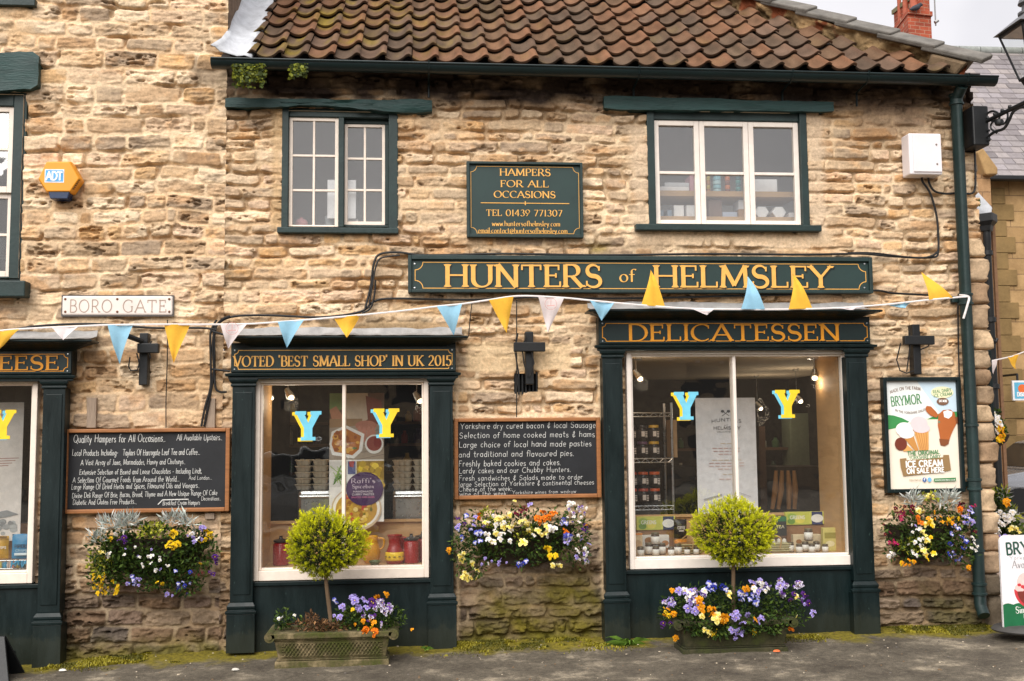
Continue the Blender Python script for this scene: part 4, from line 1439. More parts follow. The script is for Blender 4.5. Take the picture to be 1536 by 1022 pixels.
for w_, a, c in (('HUNTERS', 667, 902), ('HELMSLEY', 980, 1247)):
    b = MB()
    text(b, w_, X(a, 415, -.08)+.009, X(c, 415, -.08)+.009, zb-.009, zt-zb, -.0772, 'serif', .21, gap=.08)
    b.build('lettering_shade', SHADE, t, fix=False)
for px in (622, 1297):
    for py in (396, 432):
        b = MB()
        b.lathe([(.0, -.0800), (.007, -.079), (.009, -.075)], (X(px, py, -.08), 0, Z(px, py, -.08)), 8, axis='y')
        b.build('screw', STEEL, t)

# hampers board
r = RC(700, 244, 874, 357, -.05)
t = thing('notice_board', 'square dark green board about hampers between the upper windows', 'sign', cx_(r))
b = MB()
b.box(r[0]+.015, r[1]-.015, -.05, -.02, r[2]+.015, r[3]-.015)
b.build('panel', SIGN, t)
b = MB()
b.frame(r[0], r[1], r[2], r[3], -.075, -.02, .022, .02, .02, .024)
b.build('frame', GREEN2, t, bevel=.003)
b = MB()
border(b, r[0]+.034, r[1]-.03, r[2]+.035, r[3]-.035, -.0515, .045, .004)
yy = -.053
for s_, a, c, pb, pt_, w_ in (('HAMPERS', 750, 826, 264, 253.5, .15), ('FOR ALL', 751, 823, 281, 271, .15), ('OCCASIONS', 741, 833, 297, 287, .15), ('TEL 01439 771307', 729, 843, 324.5, 315, .13)):
    text(b, s_, X(a, 300, yy), X(c, 300, yy), Z(787, pb, yy), Z(787, pt_, yy)-Z(787, pb, yy), yy, 'serif', w_*1.25, gap=.1)
text(b, 'www.huntersofhelmsley.com', X(738, 336, yy), X(840, 336, yy), Z(787, 339.5, yy), .042, yy, 'serif', .13, gap=.07)
text(b, 'email*contact@huntersofhelmsley.com', X(717, 347, yy), X(851, 347, yy), Z(787, 350, yy), .042, yy, 'serif', .13, gap=.07)
ribbon(b, [(X(721, 305, yy), Z(787, 305, yy)), (X(854, 305, yy), Z(787, 305, yy))], lambda a, q: .006, yy)
ribbon(b, [(X(788, 305, yy), Z(787, 308, yy)), (X(788, 305, yy), Z(787, 302, yy))], lambda a, q: .008, yy-.0005)
b.build('lettering', GOLD, t, fix=False)

# street name plate
r = RC(93, 444, 259, 473, -.05)
t = thing('street_sign', 'worn white street name plate reading BORO GATE above the bunting', 'sign', cx_(r))
b = MB()
b.box(r[0], r[1], -.052, -.025, r[2], r[3])
pl = b.build('plate', mat('worn_white_enamel', S(222, 212, 204), .5, .08, 7, .2), t, bevel=.012)
b = MB()
b.frame(r[0]-.006, r[1]+.006, r[2]-.008, r[3]+.006, -.045, -.02, .006, .006, .006, .008)
b.build('edge', mat('plate_edge', S(92, 88, 86), .6), t)
b = MB()
zb, zt = Z(180, 468.5, -.055), Z(180, 450, -.055)
text(b, 'BORO', X(104, 460, -.055), X(168, 460, -.055), zb, zt-zb, -.0535, 'slab', .07, thin=.05, gap=.16)
text(b, 'GATE', X(184, 460, -.055), X(249, 460, -.055), zb, zt-zb, -.0535, 'slab', .07, thin=.05, gap=.16)
b.build('lettering', mat('faded_letter_paint', S(164, 142, 128), .8, .2, 30), t, fix=False)
for px in (98, 176, 254):
    for py in (449, 468):
        b = MB()
        b.lathe([(.0, -.057), (.007, -.056), (.01, -.052)], (X(px, py, -.05), 0, Z(px, py, -.05)), 8, axis='y')
        b.build('bolt', mat('rust', S(110, 72, 50), .9) if 'rust' not in bpy.data.materials else bpy.data.materials['rust'], t)

# alarm box
t = thing('alarm_box', 'orange six-sided burglar alarm box lettered ADT beside the left upper window', 'alarm box', (X(88, 270), 0, Z(88, 298)))
YA = -.13
hexp = [(X(58, 268, YA), Z(58, 268, YA)), (X(70, 243, YA), Z(70, 243, YA)), (X(104, 243, YA), Z(104, 243, YA)), (X(118, 268, YA), Z(118, 268, YA)), (X(105, 287, YA), Z(105, 287, YA)), (X(70, 287, YA), Z(70, 287, YA))]
hc = (sum(p[0] for p in hexp)/6, sum(p[1] for p in hexp)/6)
ORANGE = mat('orange_plastic', S(226, 150, 34), .4, .06, 6, .05)
b = MB()
back = [(hc[0]+(p[0]-hc[0])*1.08, hc[1]+(p[1]-hc[1])*1.08) for p in hexp]
n = 6
b.add([(p[0], YA, p[1]) for p in hexp]+[(p[0], YA+.03, p[1]) for p in back]+[(p[0], -.02, p[1]) for p in back],
      [tuple(range(6)), tuple(range(17, 11, -1))]+[(i, i+6, (i+1) % 6+6, (i+1) % 6) for i in range(6)]+[(i+6, i+12, (i+1) % 6+12, (i+1) % 6+6) for i in range(6)])
b.build('cover', ORANGE, t, bevel=.006)
b = MB()
x0, x1 = X(72, 292, YA), X(103, 292, YA)
z0, z1 = Z(88, 299, -.1), Z(88, 288, -.1)
b.prism([(x0+.012, z0), (x1-.012, z0), (x1+.004, z1), (x0-.004, z1)], -.12, -.02)
b.build('lamp_lens', mat('blue_lens', S(24, 44, 78), .25, .1, 5, 0), t, bevel=.005)
b = MB()
rr = RC(67, 254, 96, 274, YA-.003)
b.box(rr[0], rr[1], YA-.002, YA, rr[2], rr[3])
pl = b.build('badge', mat('badge_white', S(226, 228, 230), .5), t)
b = MB()
b.flat([(rr[0]+.006, rr[2]+.008), (rr[1]-.006, rr[2]+.008), (rr[1]-.006, rr[3]-.008), (rr[0]+.006, rr[3]-.008)], YA-.0032)
b.build('badge_blue', mat('badge_blue', S(84, 160, 214), .5), pl, fix=False)
b = MB()
text(b, 'ADT', rr[0]+.012, rr[1]-.012, rr[2]+.02, (rr[3]-rr[2])*.6, YA-.0042, 'sans', .2, gap=.02)
b.build('lettering', mat('badge_letters', S(240, 240, 240), .5), pl, fix=False)
b = MB()
for k in range(6):
    px, py = 108+k*1.6-1, 283-k*2.6
    b.tube([(X(px-4, py, YA), YA+.006, Z(px, py+.5, YA)), (X(px+4, py, YA), YA+.012, Z(px, py, YA))], .004, 5)
b.build('sounder_slots', mat('slot_dark', S(60, 36, 14), .8), t)

# meter cabinet with its cables
r = RC(1364, 200, 1413, 262, -.16)
t = thing('meter_cabinet', 'white plastic meter cabinet high on the right of the wall', 'cabinet', cx_(r))
b = MB()
b.box(r[0], r[1], -.16, -.02, r[2], r[3])
b.build('casing', PLASTIC, t, bevel=.012)
b = MB()
b.box(r[0]+.03, r[1]-.008, -.17, -.16, r[2]+.02, r[3]-.012)
b.build('door', PLASTIC, t, bevel=.006)
for q in (.25, .72):
    b = MB()
    b.lathe([(.0, -.176), (.007, -.175), (.008, -.17)], (r[1]-.05, 0, r[2]+(r[3]-r[2])*q), 8, axis='y')
    b.build('lock', mat('dull_lock', S(120, 110, 104), .5), t)


# ------------------------------------------------------------------ blackboards
def blackboard(px, label, lines, by, wd):
    r = RC(*px, -.06)
    t = thing('blackboard', label, 'blackboard', cx_(r))
    b = MB()
    b.box(r[0]+.02, r[1]-.02, -.05, -.025, r[2]+.02, r[3]-.02)
    b.build('slate', SLATEB, t)
    b = MB()
    b.frame(r[0], r[1], r[2], r[3], -.08, -.03, .032, .032, .028, .03)
    b.build('frame', WOOD, t, bevel=.006)
    b = MB()
    y = -.0515
    for i, (s_, a, c, bl, h, ang) in enumerate(lines):
        x0, x1 = X(a, bl, y), X(c, bl, y)
        text(b, s_, x0, x1, Z(a, bl, y), h*.88, y-i*.0001, 'sans', wd, gap=.13, jit=.05, rot=ang, slant=.06)
    for e in by:
        ribbon(b, [(X(e[0], e[1], y), Z(e[0], e[1], y)), (X(e[2], e[3], y), Z(e[2], e[3], y))], lambda a, q: .007, y-.002)
    b.build('chalk_writing', CHALK, t, fix=False)
    return t


blackboard((95, 643, 345, 769), 'wide wood-framed blackboard about hampers and local produce', [
    ('Quality Hampers for All Occasions..', 110, 248, 664, .062, 0), ('All Available Upstairs..', 265, 333, 661, .05, 0),
    ('Local Products Including-', 108, 177, 684, .05, 0), ('Taylors Of Harrogate Leaf Tea and Coffee...', 184, 300, 683.5, .05, 0),
    ('A Vast Array of Jams, Marmalades, Honey and Chutneys..', 121, 278, 698, .045, 0),
    ('Extensive Selection of Boxed and Loose Chocolates - Including Lindt,', 119, 303, 712.5, .045, 0),
    ('And London...', 283, 318, 720, .034, 0),
    ('A Selection Of Gourmet Foods from Around the World...', 109, 269, 724.5, .045, 0),
    ('Large Range Of Dried Herbs and Spices, Flavoured Oils and Vinegars..', 107, 299, 734.5, .045, 0),
    ('Divine Deli Range Of Brie, Bacon, Bread, Thyme and A New Unique Range Of Cake', 108, 326, 747.5, .043, .008),
    ('Decorations..', 302, 331, 751, .034, 0),
    ('Diabetic And Gluten Free Products...', 109, 205, 757.5, .043, 0),
    ('Breakfast Cream Hampers', 244, 300, 758, .038, 0)],
    [(237, 757, 244, 750), (244, 750, 283, 749)], .07)
blackboard((681, 627, 901, 748), 'wood-framed blackboard about bacon, pies and sandwiches between the shop windows', [
    ('Yorkshire dry cured bacon & local Sausage', 690, 893, 643.5, .05, 0),
    ('Selection of home cooked meats & hams', 689, 892, 657.5, .05, 0),
    ('Large choice of local hand made pasties', 688, 887, 671.5, .05, 0),
    ('and traditional and flavoured pies.', 688, 861, 686, .05, 0),
    ('Freshly baked cookies and cakes.', 688, 841, 700, .05, .002),
    ('Lardy cakes and our Chubby Hunters.', 688, 856, 710.5, .046, .003),
    ('Fresh sandwiches & Salads made to order', 688, 874, 721.5, .043, .0),
    ('large Selection of Yorkshire & continental cheeses', 688, 891, 730.5, .042, .004),
    ('Cheese of the week:', 688, 768, 737.5, .04, 0),
    ('wine of the week:', 689, 762, 744.5, .04, 0), ('Yorkshire wines from wedrow', 768, 864, 741.5, .03, .004)], [], .07)
# battens behind the left blackboard
for k, (px, a, c, lab) in enumerate(((138, 597, 642, 'left of two grey timber battens above the wide blackboard'), (316, 598, 642, 'right of two grey timber battens above the wide blackboard, by the cables'),
                                    (152, 770, 780, 'left of two batten ends below the wide blackboard'), (315, 770, 779, 'right of two batten ends below the wide blackboard'))):
    rr = RC(px-7, a, px+7, c, -.03)
    b = MB()
    b.box(rr[0], rr[1], -.045, -.01, rr[2], rr[3])
    tag(b.build('batten', BATTEN, None, bevel=.003), lab, 'batten', 'battens of the wide blackboard')

# iron cross brackets
def cross(label, px, py0, py1, hx0, hx1, hy, loop, arm):
    t = thing('wall_bracket', label, 'bracket', (X(px, py1), 0, Z(px, py1)))
    w = .032
    xc = X(px, (py0+py1)/2, -.08)
    b = MB()
    b.box(xc-w, xc+w, -.1, -.02, Z(px, py1, -.08), Z(px, py0, -.08))
    b.build('upright', BLACK, t, bevel=.006)
    b = MB()
    zc = Z(px, hy, -.11)
    b.box(X(hx0, hy, -.1), X(hx1, hy, -.1), -.15, -.1, zc-.036, zc+.036)
    b.build('crossbar', BLACK, t, bevel=.006)
    b = MB()
    if arm:
        b.tube([(xc, -.13, zc+.05), (xc-.1, -.22, zc+.09), (xc-.17, -.25, zc+.12)], .02, 8)
        b.tube([(xc-.17, -.25, zc+.12), (xc-.2, -.25, zc+.1), (xc-.19, -.25, zc+.06), (xc-.165, -.25, zc+.07)], .008, 6)
        b.build('arm', BLACK, t, smooth=True)
        b = MB()
    for lp in loop:
        b.tube([(X(q[0], q[1], -.13), -.13, Z(q[0], q[1], -.13)) for q in lp], .0055, 6)
    b.build('loose_wire', CABLE, t, smooth=True)


cross('iron cross bracket with a hooked arm on the wall left of the award fascia', 216, 500, 578, 208, 240, 523,
      [[(195, 536), (193, 550), (196, 556), (205, 556)], [(205, 530), (209, 545), (206, 556)], [(228, 512), (222, 520), (226, 538)]], True)
cross('iron cross bracket above the small floor grille, wrapped in wire', 794, 498, 577, 770, 817, 521,
      [[(775, 505), (772, 525), (778, 560), (774, 590)], [(790, 505), (783, 520), (786, 545), (792, 565)], [(771, 510), (775, 512), (777, 500)], [(797, 525), (801, 545), (794, 565)]], False)
cross('iron cross bracket directly above the ice cream poster', 1374, 487, 562, 1353, 1398, 511,
      [[(1351, 515), (1345, 540), (1350, 556), (1360, 560), (1372, 556)], [(1364, 495), (1365, 520), (1360, 558)], [(1396, 510), (1392, 520), (1380, 525)]], False)

# floor grille set in the wall
gr = (X(770, 575), X(808, 575), Z(790, 589), Z(790, 560))
t = thing('vent_grille', 'small black iron grille in the wall above the middle blackboard', 'grille', ((gr[0]+gr[1])/2, 0, gr[2]))
b = MB()
b.quad((gr[0]-.02, .05, gr[2]-.02), (gr[1]+.02, .05, gr[2]-.02), (gr[1]+.02, .05, gr[3]+.02), (gr[0]-.02, .05, gr[3]+.02))
b.build('backing', mat('void', S(10, 10, 10), .9), t, fix=False)
for k in range(7):
    xx = gr[0]+.015+(gr[1]-gr[0]-.03)*k/6
    b = MB()
    b.box(xx-.006, xx+.006, .0, .02, gr[2]-.015, gr[3]+.015)
    b.build('bar', BLACK, t)


# ------------------------------------------------------------------ cables
def cable(label, runs, y=-.055, r=.009):
    b = MB()
    for pts in runs:
        q = [(X(a, c, y), y+random.uniform(-.004, .004), Z(a, c, y)) for a, c in pts]
        b.tube(smooth_path(q), r, 7)
    o = b.build('cable', CABLE, None, smooth=True)
    return tag(o, label, 'cable')


def smooth_path(p, n=6):
    p = [Vector(q) for q in p]
    o = []
    for i in range(len(p)-1):
        a, b_, c, d = p[max(i-1, 0)], p[i], p[i+1], p[min(i+2, len(p)-1)]
        for k in range(n):
            t = k/n
            o.append(.5*((2*b_)+(c-a)*t+(2*a-5*b_+4*c-d)*t*t+(3*b_-a-3*c+d)*t**3))
    o.append(p[-1])
    return o


cable('black cable along the top edge of the long name board', [[(548, 462), (556, 430), (561, 395), (571, 381), (600, 379), (640, 383), (760, 381), (900, 383), (1060, 381), (1200, 382), (1290, 381), (1330, 384), (1380, 387), (1398, 384), (1406, 378)]])
cable('black cable beneath the long name board up to the downpipe', [[(320, 492), (345, 476), (400, 473), (480, 476), (540, 468), (560, 453), (590, 448), (700, 450), (800, 446), (870, 448), (985, 447), (1100, 444), (1220, 441), (1310, 436), (1340, 440), (1400, 443), (1435, 446), (1475, 448)]], -.05)
cable('black cable rising in two strands left of the long name board', [[(553, 462), (559, 425), (564, 400), (572, 387), (600, 383)], [(543, 470), (556, 462), (562, 440), (563, 420)]], -.06, .007)
cable('black cable dropping from the meter cabinet to the name board', [[(1383, 263), (1384, 272), (1393, 285), (1399, 300), (1405, 325), (1407, 350), (1407, 378), (1400, 386), (1360, 386), (1310, 380), (1272, 380)]])
cable('black cable looping from the meter cabinet to the lamp bracket', [[(1393, 263), (1394, 275), (1402, 287), (1420, 291), (1440, 289), (1455, 291), (1462, 284), (1463, 255), (1462, 225)]])
cable('black cables hanging in a bundle left of the award fascia', [[(325, 480), (316, 500), (316, 540), (316, 580), (308, 610), (302, 640)], [(322, 490), (319, 520), (321, 555), (316, 590), (306, 640)], [(345, 474), (330, 482), (322, 500), (322, 545), (323, 580), (330, 588), (340, 588)], [(318, 554), (345, 557)], [(318, 497), (345, 505)]], -.055, .0085)
cable('black cable behind the bunting above the left shop window', [[(-60, 500), (0, 497), (60, 489), (140, 486), (230, 492), (300, 492), (325, 495)]], -.055)
cable('thin black wire running down to the wide blackboard', [[(251, 480), (251, 540), (249, 600), (249, 642)]], -.05, .004)
cable('thin black wire running down past the floor grille to the middle blackboard', [[(775, 450), (775, 520), (775, 626)]], -.075, .0045)
cable('thin black wire from the bunting to the end of the award cornice', [[(708, 455), (705, 480), (703, 505)]], -.06, .004)
cable('thin black cable beside the green downpipe', [[(1437, 452), (1438, 520), (1440, 580), (1444, 640), (1446, 735)]], -.05, .006)

# ------------------------------------------------------------------ ice cream poster
r = RC(1326, 566, 1443, 739, -.06)
t = thing('poster_frame', 'green framed ice cream poster with cones and a brown cow', 'poster', cx_(r))
b = MB()
b.frame(r[0], r[1], r[2], r[3], -.085, -.02, .03, .03, .03, .03)
b.build('frame', GREEN, t, bevel=.005)
x0, x1, z0, z1 = r[0]+.028, r[1]-.028, r[2]+.028, r[3]-.028
W_, H_ = x1-x0, z1-z0
b = MB()
PCOL = {}


def pm(c):
    k = 'print_%d_%d_%d' % c
    if k not in bpy.data.materials:
        mat(k, S(*c), .5, .04, 9, 0)
    return bpy.data.materials[k]


pc = [(238, 226, 208), (198, 218, 230), (226, 230, 228), (60, 140, 76), (240, 236, 232), (240, 206, 208), (112, 50, 34), (214, 160, 92), (196, 138, 72), (176, 98, 48), (130, 74, 40), (242, 240, 236),
      (148, 118, 78), (70, 132, 80), (120, 88, 66), (96, 140, 118), (232, 228, 190), (58, 96, 160), (120, 180, 220), (206, 150, 150)]
ci = {c: i for i, c in enumerate(pc)}
lay = [0]


def yl():
    lay[0] += 1
    return -.051-lay[0]*.00015


def U(u, v):
    return (x0+u*W_, z1-v*H_)


def pol(c, pts):
    b.flat([U(*p) for p in pts], yl(), ci[c])


def el_(c, u, v, a, d, n=26):
    b.disc(*U(u, v), a*W_, d*H_, yl(), n, ci[c])


def tx(c, s, u0, u1, v, h, st='sans', w=.16, rot=0, arc=0.0, gap=.12):
    q = U(u0, v)
    text(b, s, q[0], U(u1, v)[0], q[1], h*H_, yl(), st, w, gap=gap, m=ci[c], rot=rot, arc=arc*H_)
    lay[0] += 4


def printed_poster():
    pol((226, 230, 228), [(0, 0), (1, 0), (1, .42), (0, .42)])
    pol((198, 218, 230), [(.45, 0), (1, 0), (1, .32), (.75, .3), (.6, .15)])
    pol((238, 226, 208), [(0, .44), (.25, .4), (.6, .345), (1, .4), (1, 1), (0, 1)])
    pol((60, 140, 76), [(0, .315), (.1, .32), (.22, .345), (.32, .38), (.2, .43), (0, .455)])
    pol((60, 140, 76), [(.57, .36), (.8, .29), (1, .29), (1, .4), (.8, .36)])
    tx((120, 88, 66), 'MADE ON THE FARM', .07, .5, .12, .028, w=.13, rot=.10, arc=.022)
    tx((70, 132, 80), 'BRYMOR', .08, .5, .235, .085, 'slab', .11, rot=.09)
    tx((120, 88, 66), 'IN THE YORKSHIRE DALES', .13, .55, .28, .02, w=.13, rot=.02, arc=-.03)
    el_((232, 228, 190), .8, .11, .16, .055)
    tx((70, 132, 80), 'REAL DAIRY', .67, .93, .12, .028, w=.16, rot=.12)
    tx((70, 132, 80), 'ICE CREAM', .68, .94, .155, .026, w=.16, rot=.12)
    el_((120, 88, 66), .8, .195, .085, .035)
    tx((242, 240, 236), 'EAT MORE', .75, .86, .2, .02, w=.2)
    # cow
    pol((176, 98, 48), [(.55, .26), (.57, .235), (.63, .24), (.7, .29), (.73, .32), (.7, .345), (.62, .325), (.565, .29)])
    pol((176, 98, 48), [(.73, .315), (.8, .275), (.9, .27), (.96, .3), (.98, .4), (.93, .46), (.9, .5), (.87, .55), (.74, .55), (.73, .48), (.715, .42), (.72, .37)])
    pol((130, 74, 40), [(.96, .34), (1, .34), (1, .4), (.975, .4)])
    pol((242, 240, 236), [(.8, .29), (.86, .275), (.93, .29), (.92, .33), (.87, .355), (.81, .34)])
    pol((130, 74, 40), [(.725, .54), (.8, .545), (.87, .55), (.855, .59), (.8, .61), (.74, .6)])
    el_((96, 140, 118), .735, .385, .012, .012)
    # cones
    pol((214, 160, 92), [(.15, .56), (.25, .58), (.36, .645), (.22, .655)])
    pol((196, 138, 72), [(.22, .52), (.36, .5), (.43, .645), (.38, .65)])
    pol((214, 160, 92), [(.38, .475), (.58, .47), (.57, .645), (.44, .645)])
    for k in range(5):
        pol((176, 98, 48), [(.40+.035*k, .475), (.405+.035*k, .475), (.47+.02*k, .645), (.464+.02*k, .645)])
    el_((112, 50, 34), .185, .585, .085, .06)
    el_((240, 236, 232), .24, .45, .12, .065)
    el_((240, 236, 232), .27, .49, .11, .045)
    el_((240, 206, 208), .45, .40, .12, .07)
    el_((240, 206, 208), .48, .44, .12, .045)
    # wording
    tx((70, 132, 80), 'THE ORIGINAL', .27, .72, .69, .036, w=.2, rot=.035)
    pol((148, 118, 78), [(.16, .72), (.25, .715), (.25, .735), (.77, .71), (.77, .69), (.85, .69), (.87, .83), (.72, .85), (.2, .88), (.17, .8)])
    pol((238, 226, 208), [(.26, .705), (.76, .68), (.76, .712), (.26, .735)])
    tx((70, 132, 80), 'YORKSHIRE DAIRY', .29, .73, .728, .03, w=.17, rot=.035)
    tx((242, 240, 236), 'ICE CREAM', .24, .76, .80, .055, w=.24, rot=.03)
    tx((242, 240, 236), 'ON SALE HERE', .25, .77, .858, .045, w=.23, rot=.03)
    tx((148, 118, 78), 'FOLLOW US', .28, .44, .925, .014, w=.16)
    el_((58, 96, 160), .49, .915, .028, .021)
    tx((242, 240, 236), 'f', .478, .5, .925, .025, w=.2)
    el_((120, 180, 220), .56, .915, .028, .021)
    pol((70, 132, 80), [(.62, .905), (.93, .9), (.93, .93), (.62, .935)])
    tx((242, 240, 236), 'www.brymordairy.co.uk', .635, .915, .925, .014, w=.16)


b.box(x0-.01, x1+.01, -.05, -.03, z0-.01, z1+.01, ci[(238, 226, 208)])
printed_poster()
b.build('printed_sheet', [pm(c) for c in pc], t, fix=False)


# ------------------------------------------------------------------ bunting
def bunting(label, line, flags, y, name='bunting'):
    t = thing(name, label, 'bunting', (X(*line[0], y), y, Z(*line[0], y)))
    pts = smooth_path([(X(a, c, y), y+.01*math.sin(i), Z(a, c, y)) for i, (a, c) in enumerate(line)])
    b = MB()
    b.tube(pts, .0045, 6)
    for i in range(len(pts)-1):
        b.quad(pts[i]+Vector((0, -.002, .007)), pts[i+1]+Vector((0, -.002, .007)), pts[i+1]+Vector((0, -.002, -.006)), pts[i]+Vector((0, -.002, -.006)))
    b.build('string', TAPE, t, fix=False)

    def on_line(px):
        for (a, c), (d, e) in zip(line[:-1], line[1:]):
            if a <= px <= d:
                return c+(e-c)*(px-a)/(d-a)
        return line[0][1] if px < line[0][0] else line[-1][1]
    for (fx0, fx1, tx_, ty_, col, bend, dep) in flags:
        A = np.array([X(fx0, on_line(fx0), y), Z(fx0, on_line(fx0), y)])
        B_ = np.array([X(fx1, on_line(fx1), y), Z(fx1, on_line(fx1), y)])
        T_ = np.array([X(tx_, ty_, y), Z(tx_, ty_, y)])
        n, m_ = 10, 6
        vs, fs = [], []
        ph = random.uniform(0, 6)
        for i in range(n+1):
            v = i/n
            for j in range(m_+1):
                u = j/m_
                e = A*(1-u)+B_*u
                q = e*(1-v)+T_*v
                q = q+np.array([1, 0])*bend*math.sin(math.pi*v)*.5
                vs.append((q[0], y-.004+dep*v*v+.022*math.sin(ph+v*4)*v+.012*math.sin(u*6+ph+v*2)*(1-v*.6), q[1]))
        k = m_+1
        fs = [(i*k+j, i*k+j+1, (i+1)*k+j+1, (i+1)*k+j) for i in range(n) for j in range(m_)]
        b = MB()
        b.add(vs, fs)
        f = b.build('flag', CLOTH[col], t, smooth='all', fix=False)
        if col == 'white' and abs(ty_-on_line(fx0)) > 25:
            b = MB()
            cq = A*.34+B_*.33+T_*.2+(A+B_)*.065
            yy_ = y-.03
            ribbon(b, [(cq[0]+.045*math.cos(a/12*2*math.pi), cq[1]+.045*math.sin(a/12*2*math.pi)) for a in range(13)], lambda a, q: .003, yy_)
            ribbon(b, [(cq[0]-.03, cq[1]-.015), (cq[0]+.03, cq[1]-.012)], lambda a, q: .006, yy_-.001)
            ribbon(b, [(cq[0], cq[1]-.012), (cq[0]+.002, cq[1]+.032)], lambda a, q: .004, yy_-.002)
            b.build('emblem', mat('faded_red_print', S(200, 150, 146), .9) if 'faded_red_print' not in bpy.data.materials else bpy.data.materials['faded_red_print'], f, fix=False)
    return t


TAPE = mat('white_tape', S(226, 220, 218), .9, .06, 30, .3)


def cloth(name, c):
    m, nt, b_ = _mat(name)
    n = _noise(nt, 14, 5, .7)
    rm = _ramp(nt, n.outputs['Fac'], [(.3, tuple(q*.88 for q in S(*c))), (.7, tuple(min(1, q*1.08) for q in S(*c)))])
    nt.links.new(rm.outputs['Color'], b_.inputs['Base Color'])
    b_.inputs['Roughness'].default_value = .9
    tr = nt.nodes.new('ShaderNodeBsdfTranslucent')
    nt.links.new(rm.outputs['Color'], tr.inputs['Color'])
    mx_ = nt.nodes.new('ShaderNodeMixShader')
    mx_.inputs[0].default_value = .25
    nt.links.new(b_.outputs[0], mx_.inputs[1])
    nt.links.new(tr.outputs[0], mx_.inputs[2])
    nt.links.new(mx_.outputs[0], nt.nodes['Material Output'].inputs['Surface'])
    n2 = _noise(nt, 400, 2)
    _bump(nt, b_, n2.outputs['Fac'], .3, .001)
    return m


CLOTH = {'yellow': cloth('yellow_flag_cloth', (240, 186, 62)), 'blue': cloth('blue_flag_cloth', (150, 200, 226)), 'white': cloth('white_flag_cloth', (226, 216, 216))}
bunting('long string of yellow, blue and white pennants strung across the whole shop front',
        [(-60, 505), (0, 496), (60, 492), (110, 490), (160, 488), (230, 487), (300, 487), (371, 486), (417, 483), (470, 479), (540, 473), (600, 467), (655, 460), (693, 456), (733, 450), (780, 444), (845, 447), (884, 451), (960, 458), (1035, 463), (1111, 464), (1183, 464), (1260, 462), (1330, 457), (1394, 450), (1452, 445)],
        [(-20, 30, -6, 528, 'yellow', 0, 0), (78, 118, 98, 511, 'white', .0, -.06), (162, 200, 178, 546, 'blue', 0, .01), (246, 285, 261, 545, 'yellow', 0, 0), (331, 371, 342, 523, 'white', 0, 0),
         (417, 456, 430, 522, 'blue', 0, 0), (500, 541, 521, 508, 'yellow', 0, -.03), (655, 693, 681, 503, 'blue', 0, .02), (733, 770, 760, 500, 'yellow', .0, 0), (807, 846, 822, 499, 'white', 0, 0),
         (884, 921, 903, 481, 'blue', 0, 0), (962, 998, 980, 402, 'yellow', 0, .1), (1034, 1071, 1060, 473, 'white', 0, -.03), (1111, 1147, 1128, 411, 'blue', 0, .1), (1183, 1219, 1196, 408, 'yellow', 0, .1),
         (1256, 1294, 1276, 466, 'white', 0, -.05), (1330, 1368, 1356, 463, 'blue', 0, .0), (1392, 1428, 1397, 404, 'yellow', -.03, .15)], -.345)
b = MB()
b.tube(smooth_path([(X(1448, 445, -.3), -.32, Z(1448, 445, -.3)), (X(1440, 443, -.2), -.2, Z(1440, 443, -.2)), (X(1452, 446, -.17), -.18, Z(1452, 446, -.17)), (X(1451, 458, -.2), -.2, Z(1451, 458, -.2)), (X(1445, 478, -.2), -.2, Z(1445, 478, -.2))]), .009, 6)
tag(b.build('string_end', TAPE, None, smooth=True), 'loose white end of the bunting string tied round the green downpipe', 'string')
# moss hanging in the gutter
def moss_tuft(px0, px1, py0, py1, seed, label, n=420, y=-.3):
    rg = np.random.default_rng(seed)
    vs, fs, cs = [], [], []
    for i in range(n):
        px, py = rg.uniform(px0, px1), py0+(py1-py0)*rg.random()**1.3*(.5+.5*rg.random())
        c = P(px, py, y+rg.uniform(-.02, .05))
        for k in range(2):
            a = rg.uniform(0, 6.28)
            d = np.array([math.cos(a)*.02, rg.uniform(-.015, .015), math.sin(a)*.012-.012])*rg.uniform(.6, 1.5)
            e = np.array([-d[2]*.4, .004, d[0]*.4])
            q = len(vs)
            vs += [c, c+d*.5+e, c+d, c+d*.5-e]
            fs.append((q, q+1, q+2, q+3))
            cs += [np.array(S(*((126, 132, 36) if rg.random() < .4 else (66, 78, 26))))*rg.uniform(.5, 1.2)]*4
    return tag(grid_mesh('moss_tuft', np.array(vs), np.array(fs), np.array(cs), LEAF, None, smooth=False), label, 'moss')


moss_tuft(350, 398, 95, 131, 5, 'wide tuft of moss hanging from the gutter by the white flashing')
moss_tuft(436, 460, 95, 118, 6, 'narrow tuft of moss hanging from the gutter, right of the wide one', 200)
# ------------------------------------------------------------------ plants
PETAL = mat_attr('pansy_petal', .7, .08, 80, 0, transl=.2, spec=.2)


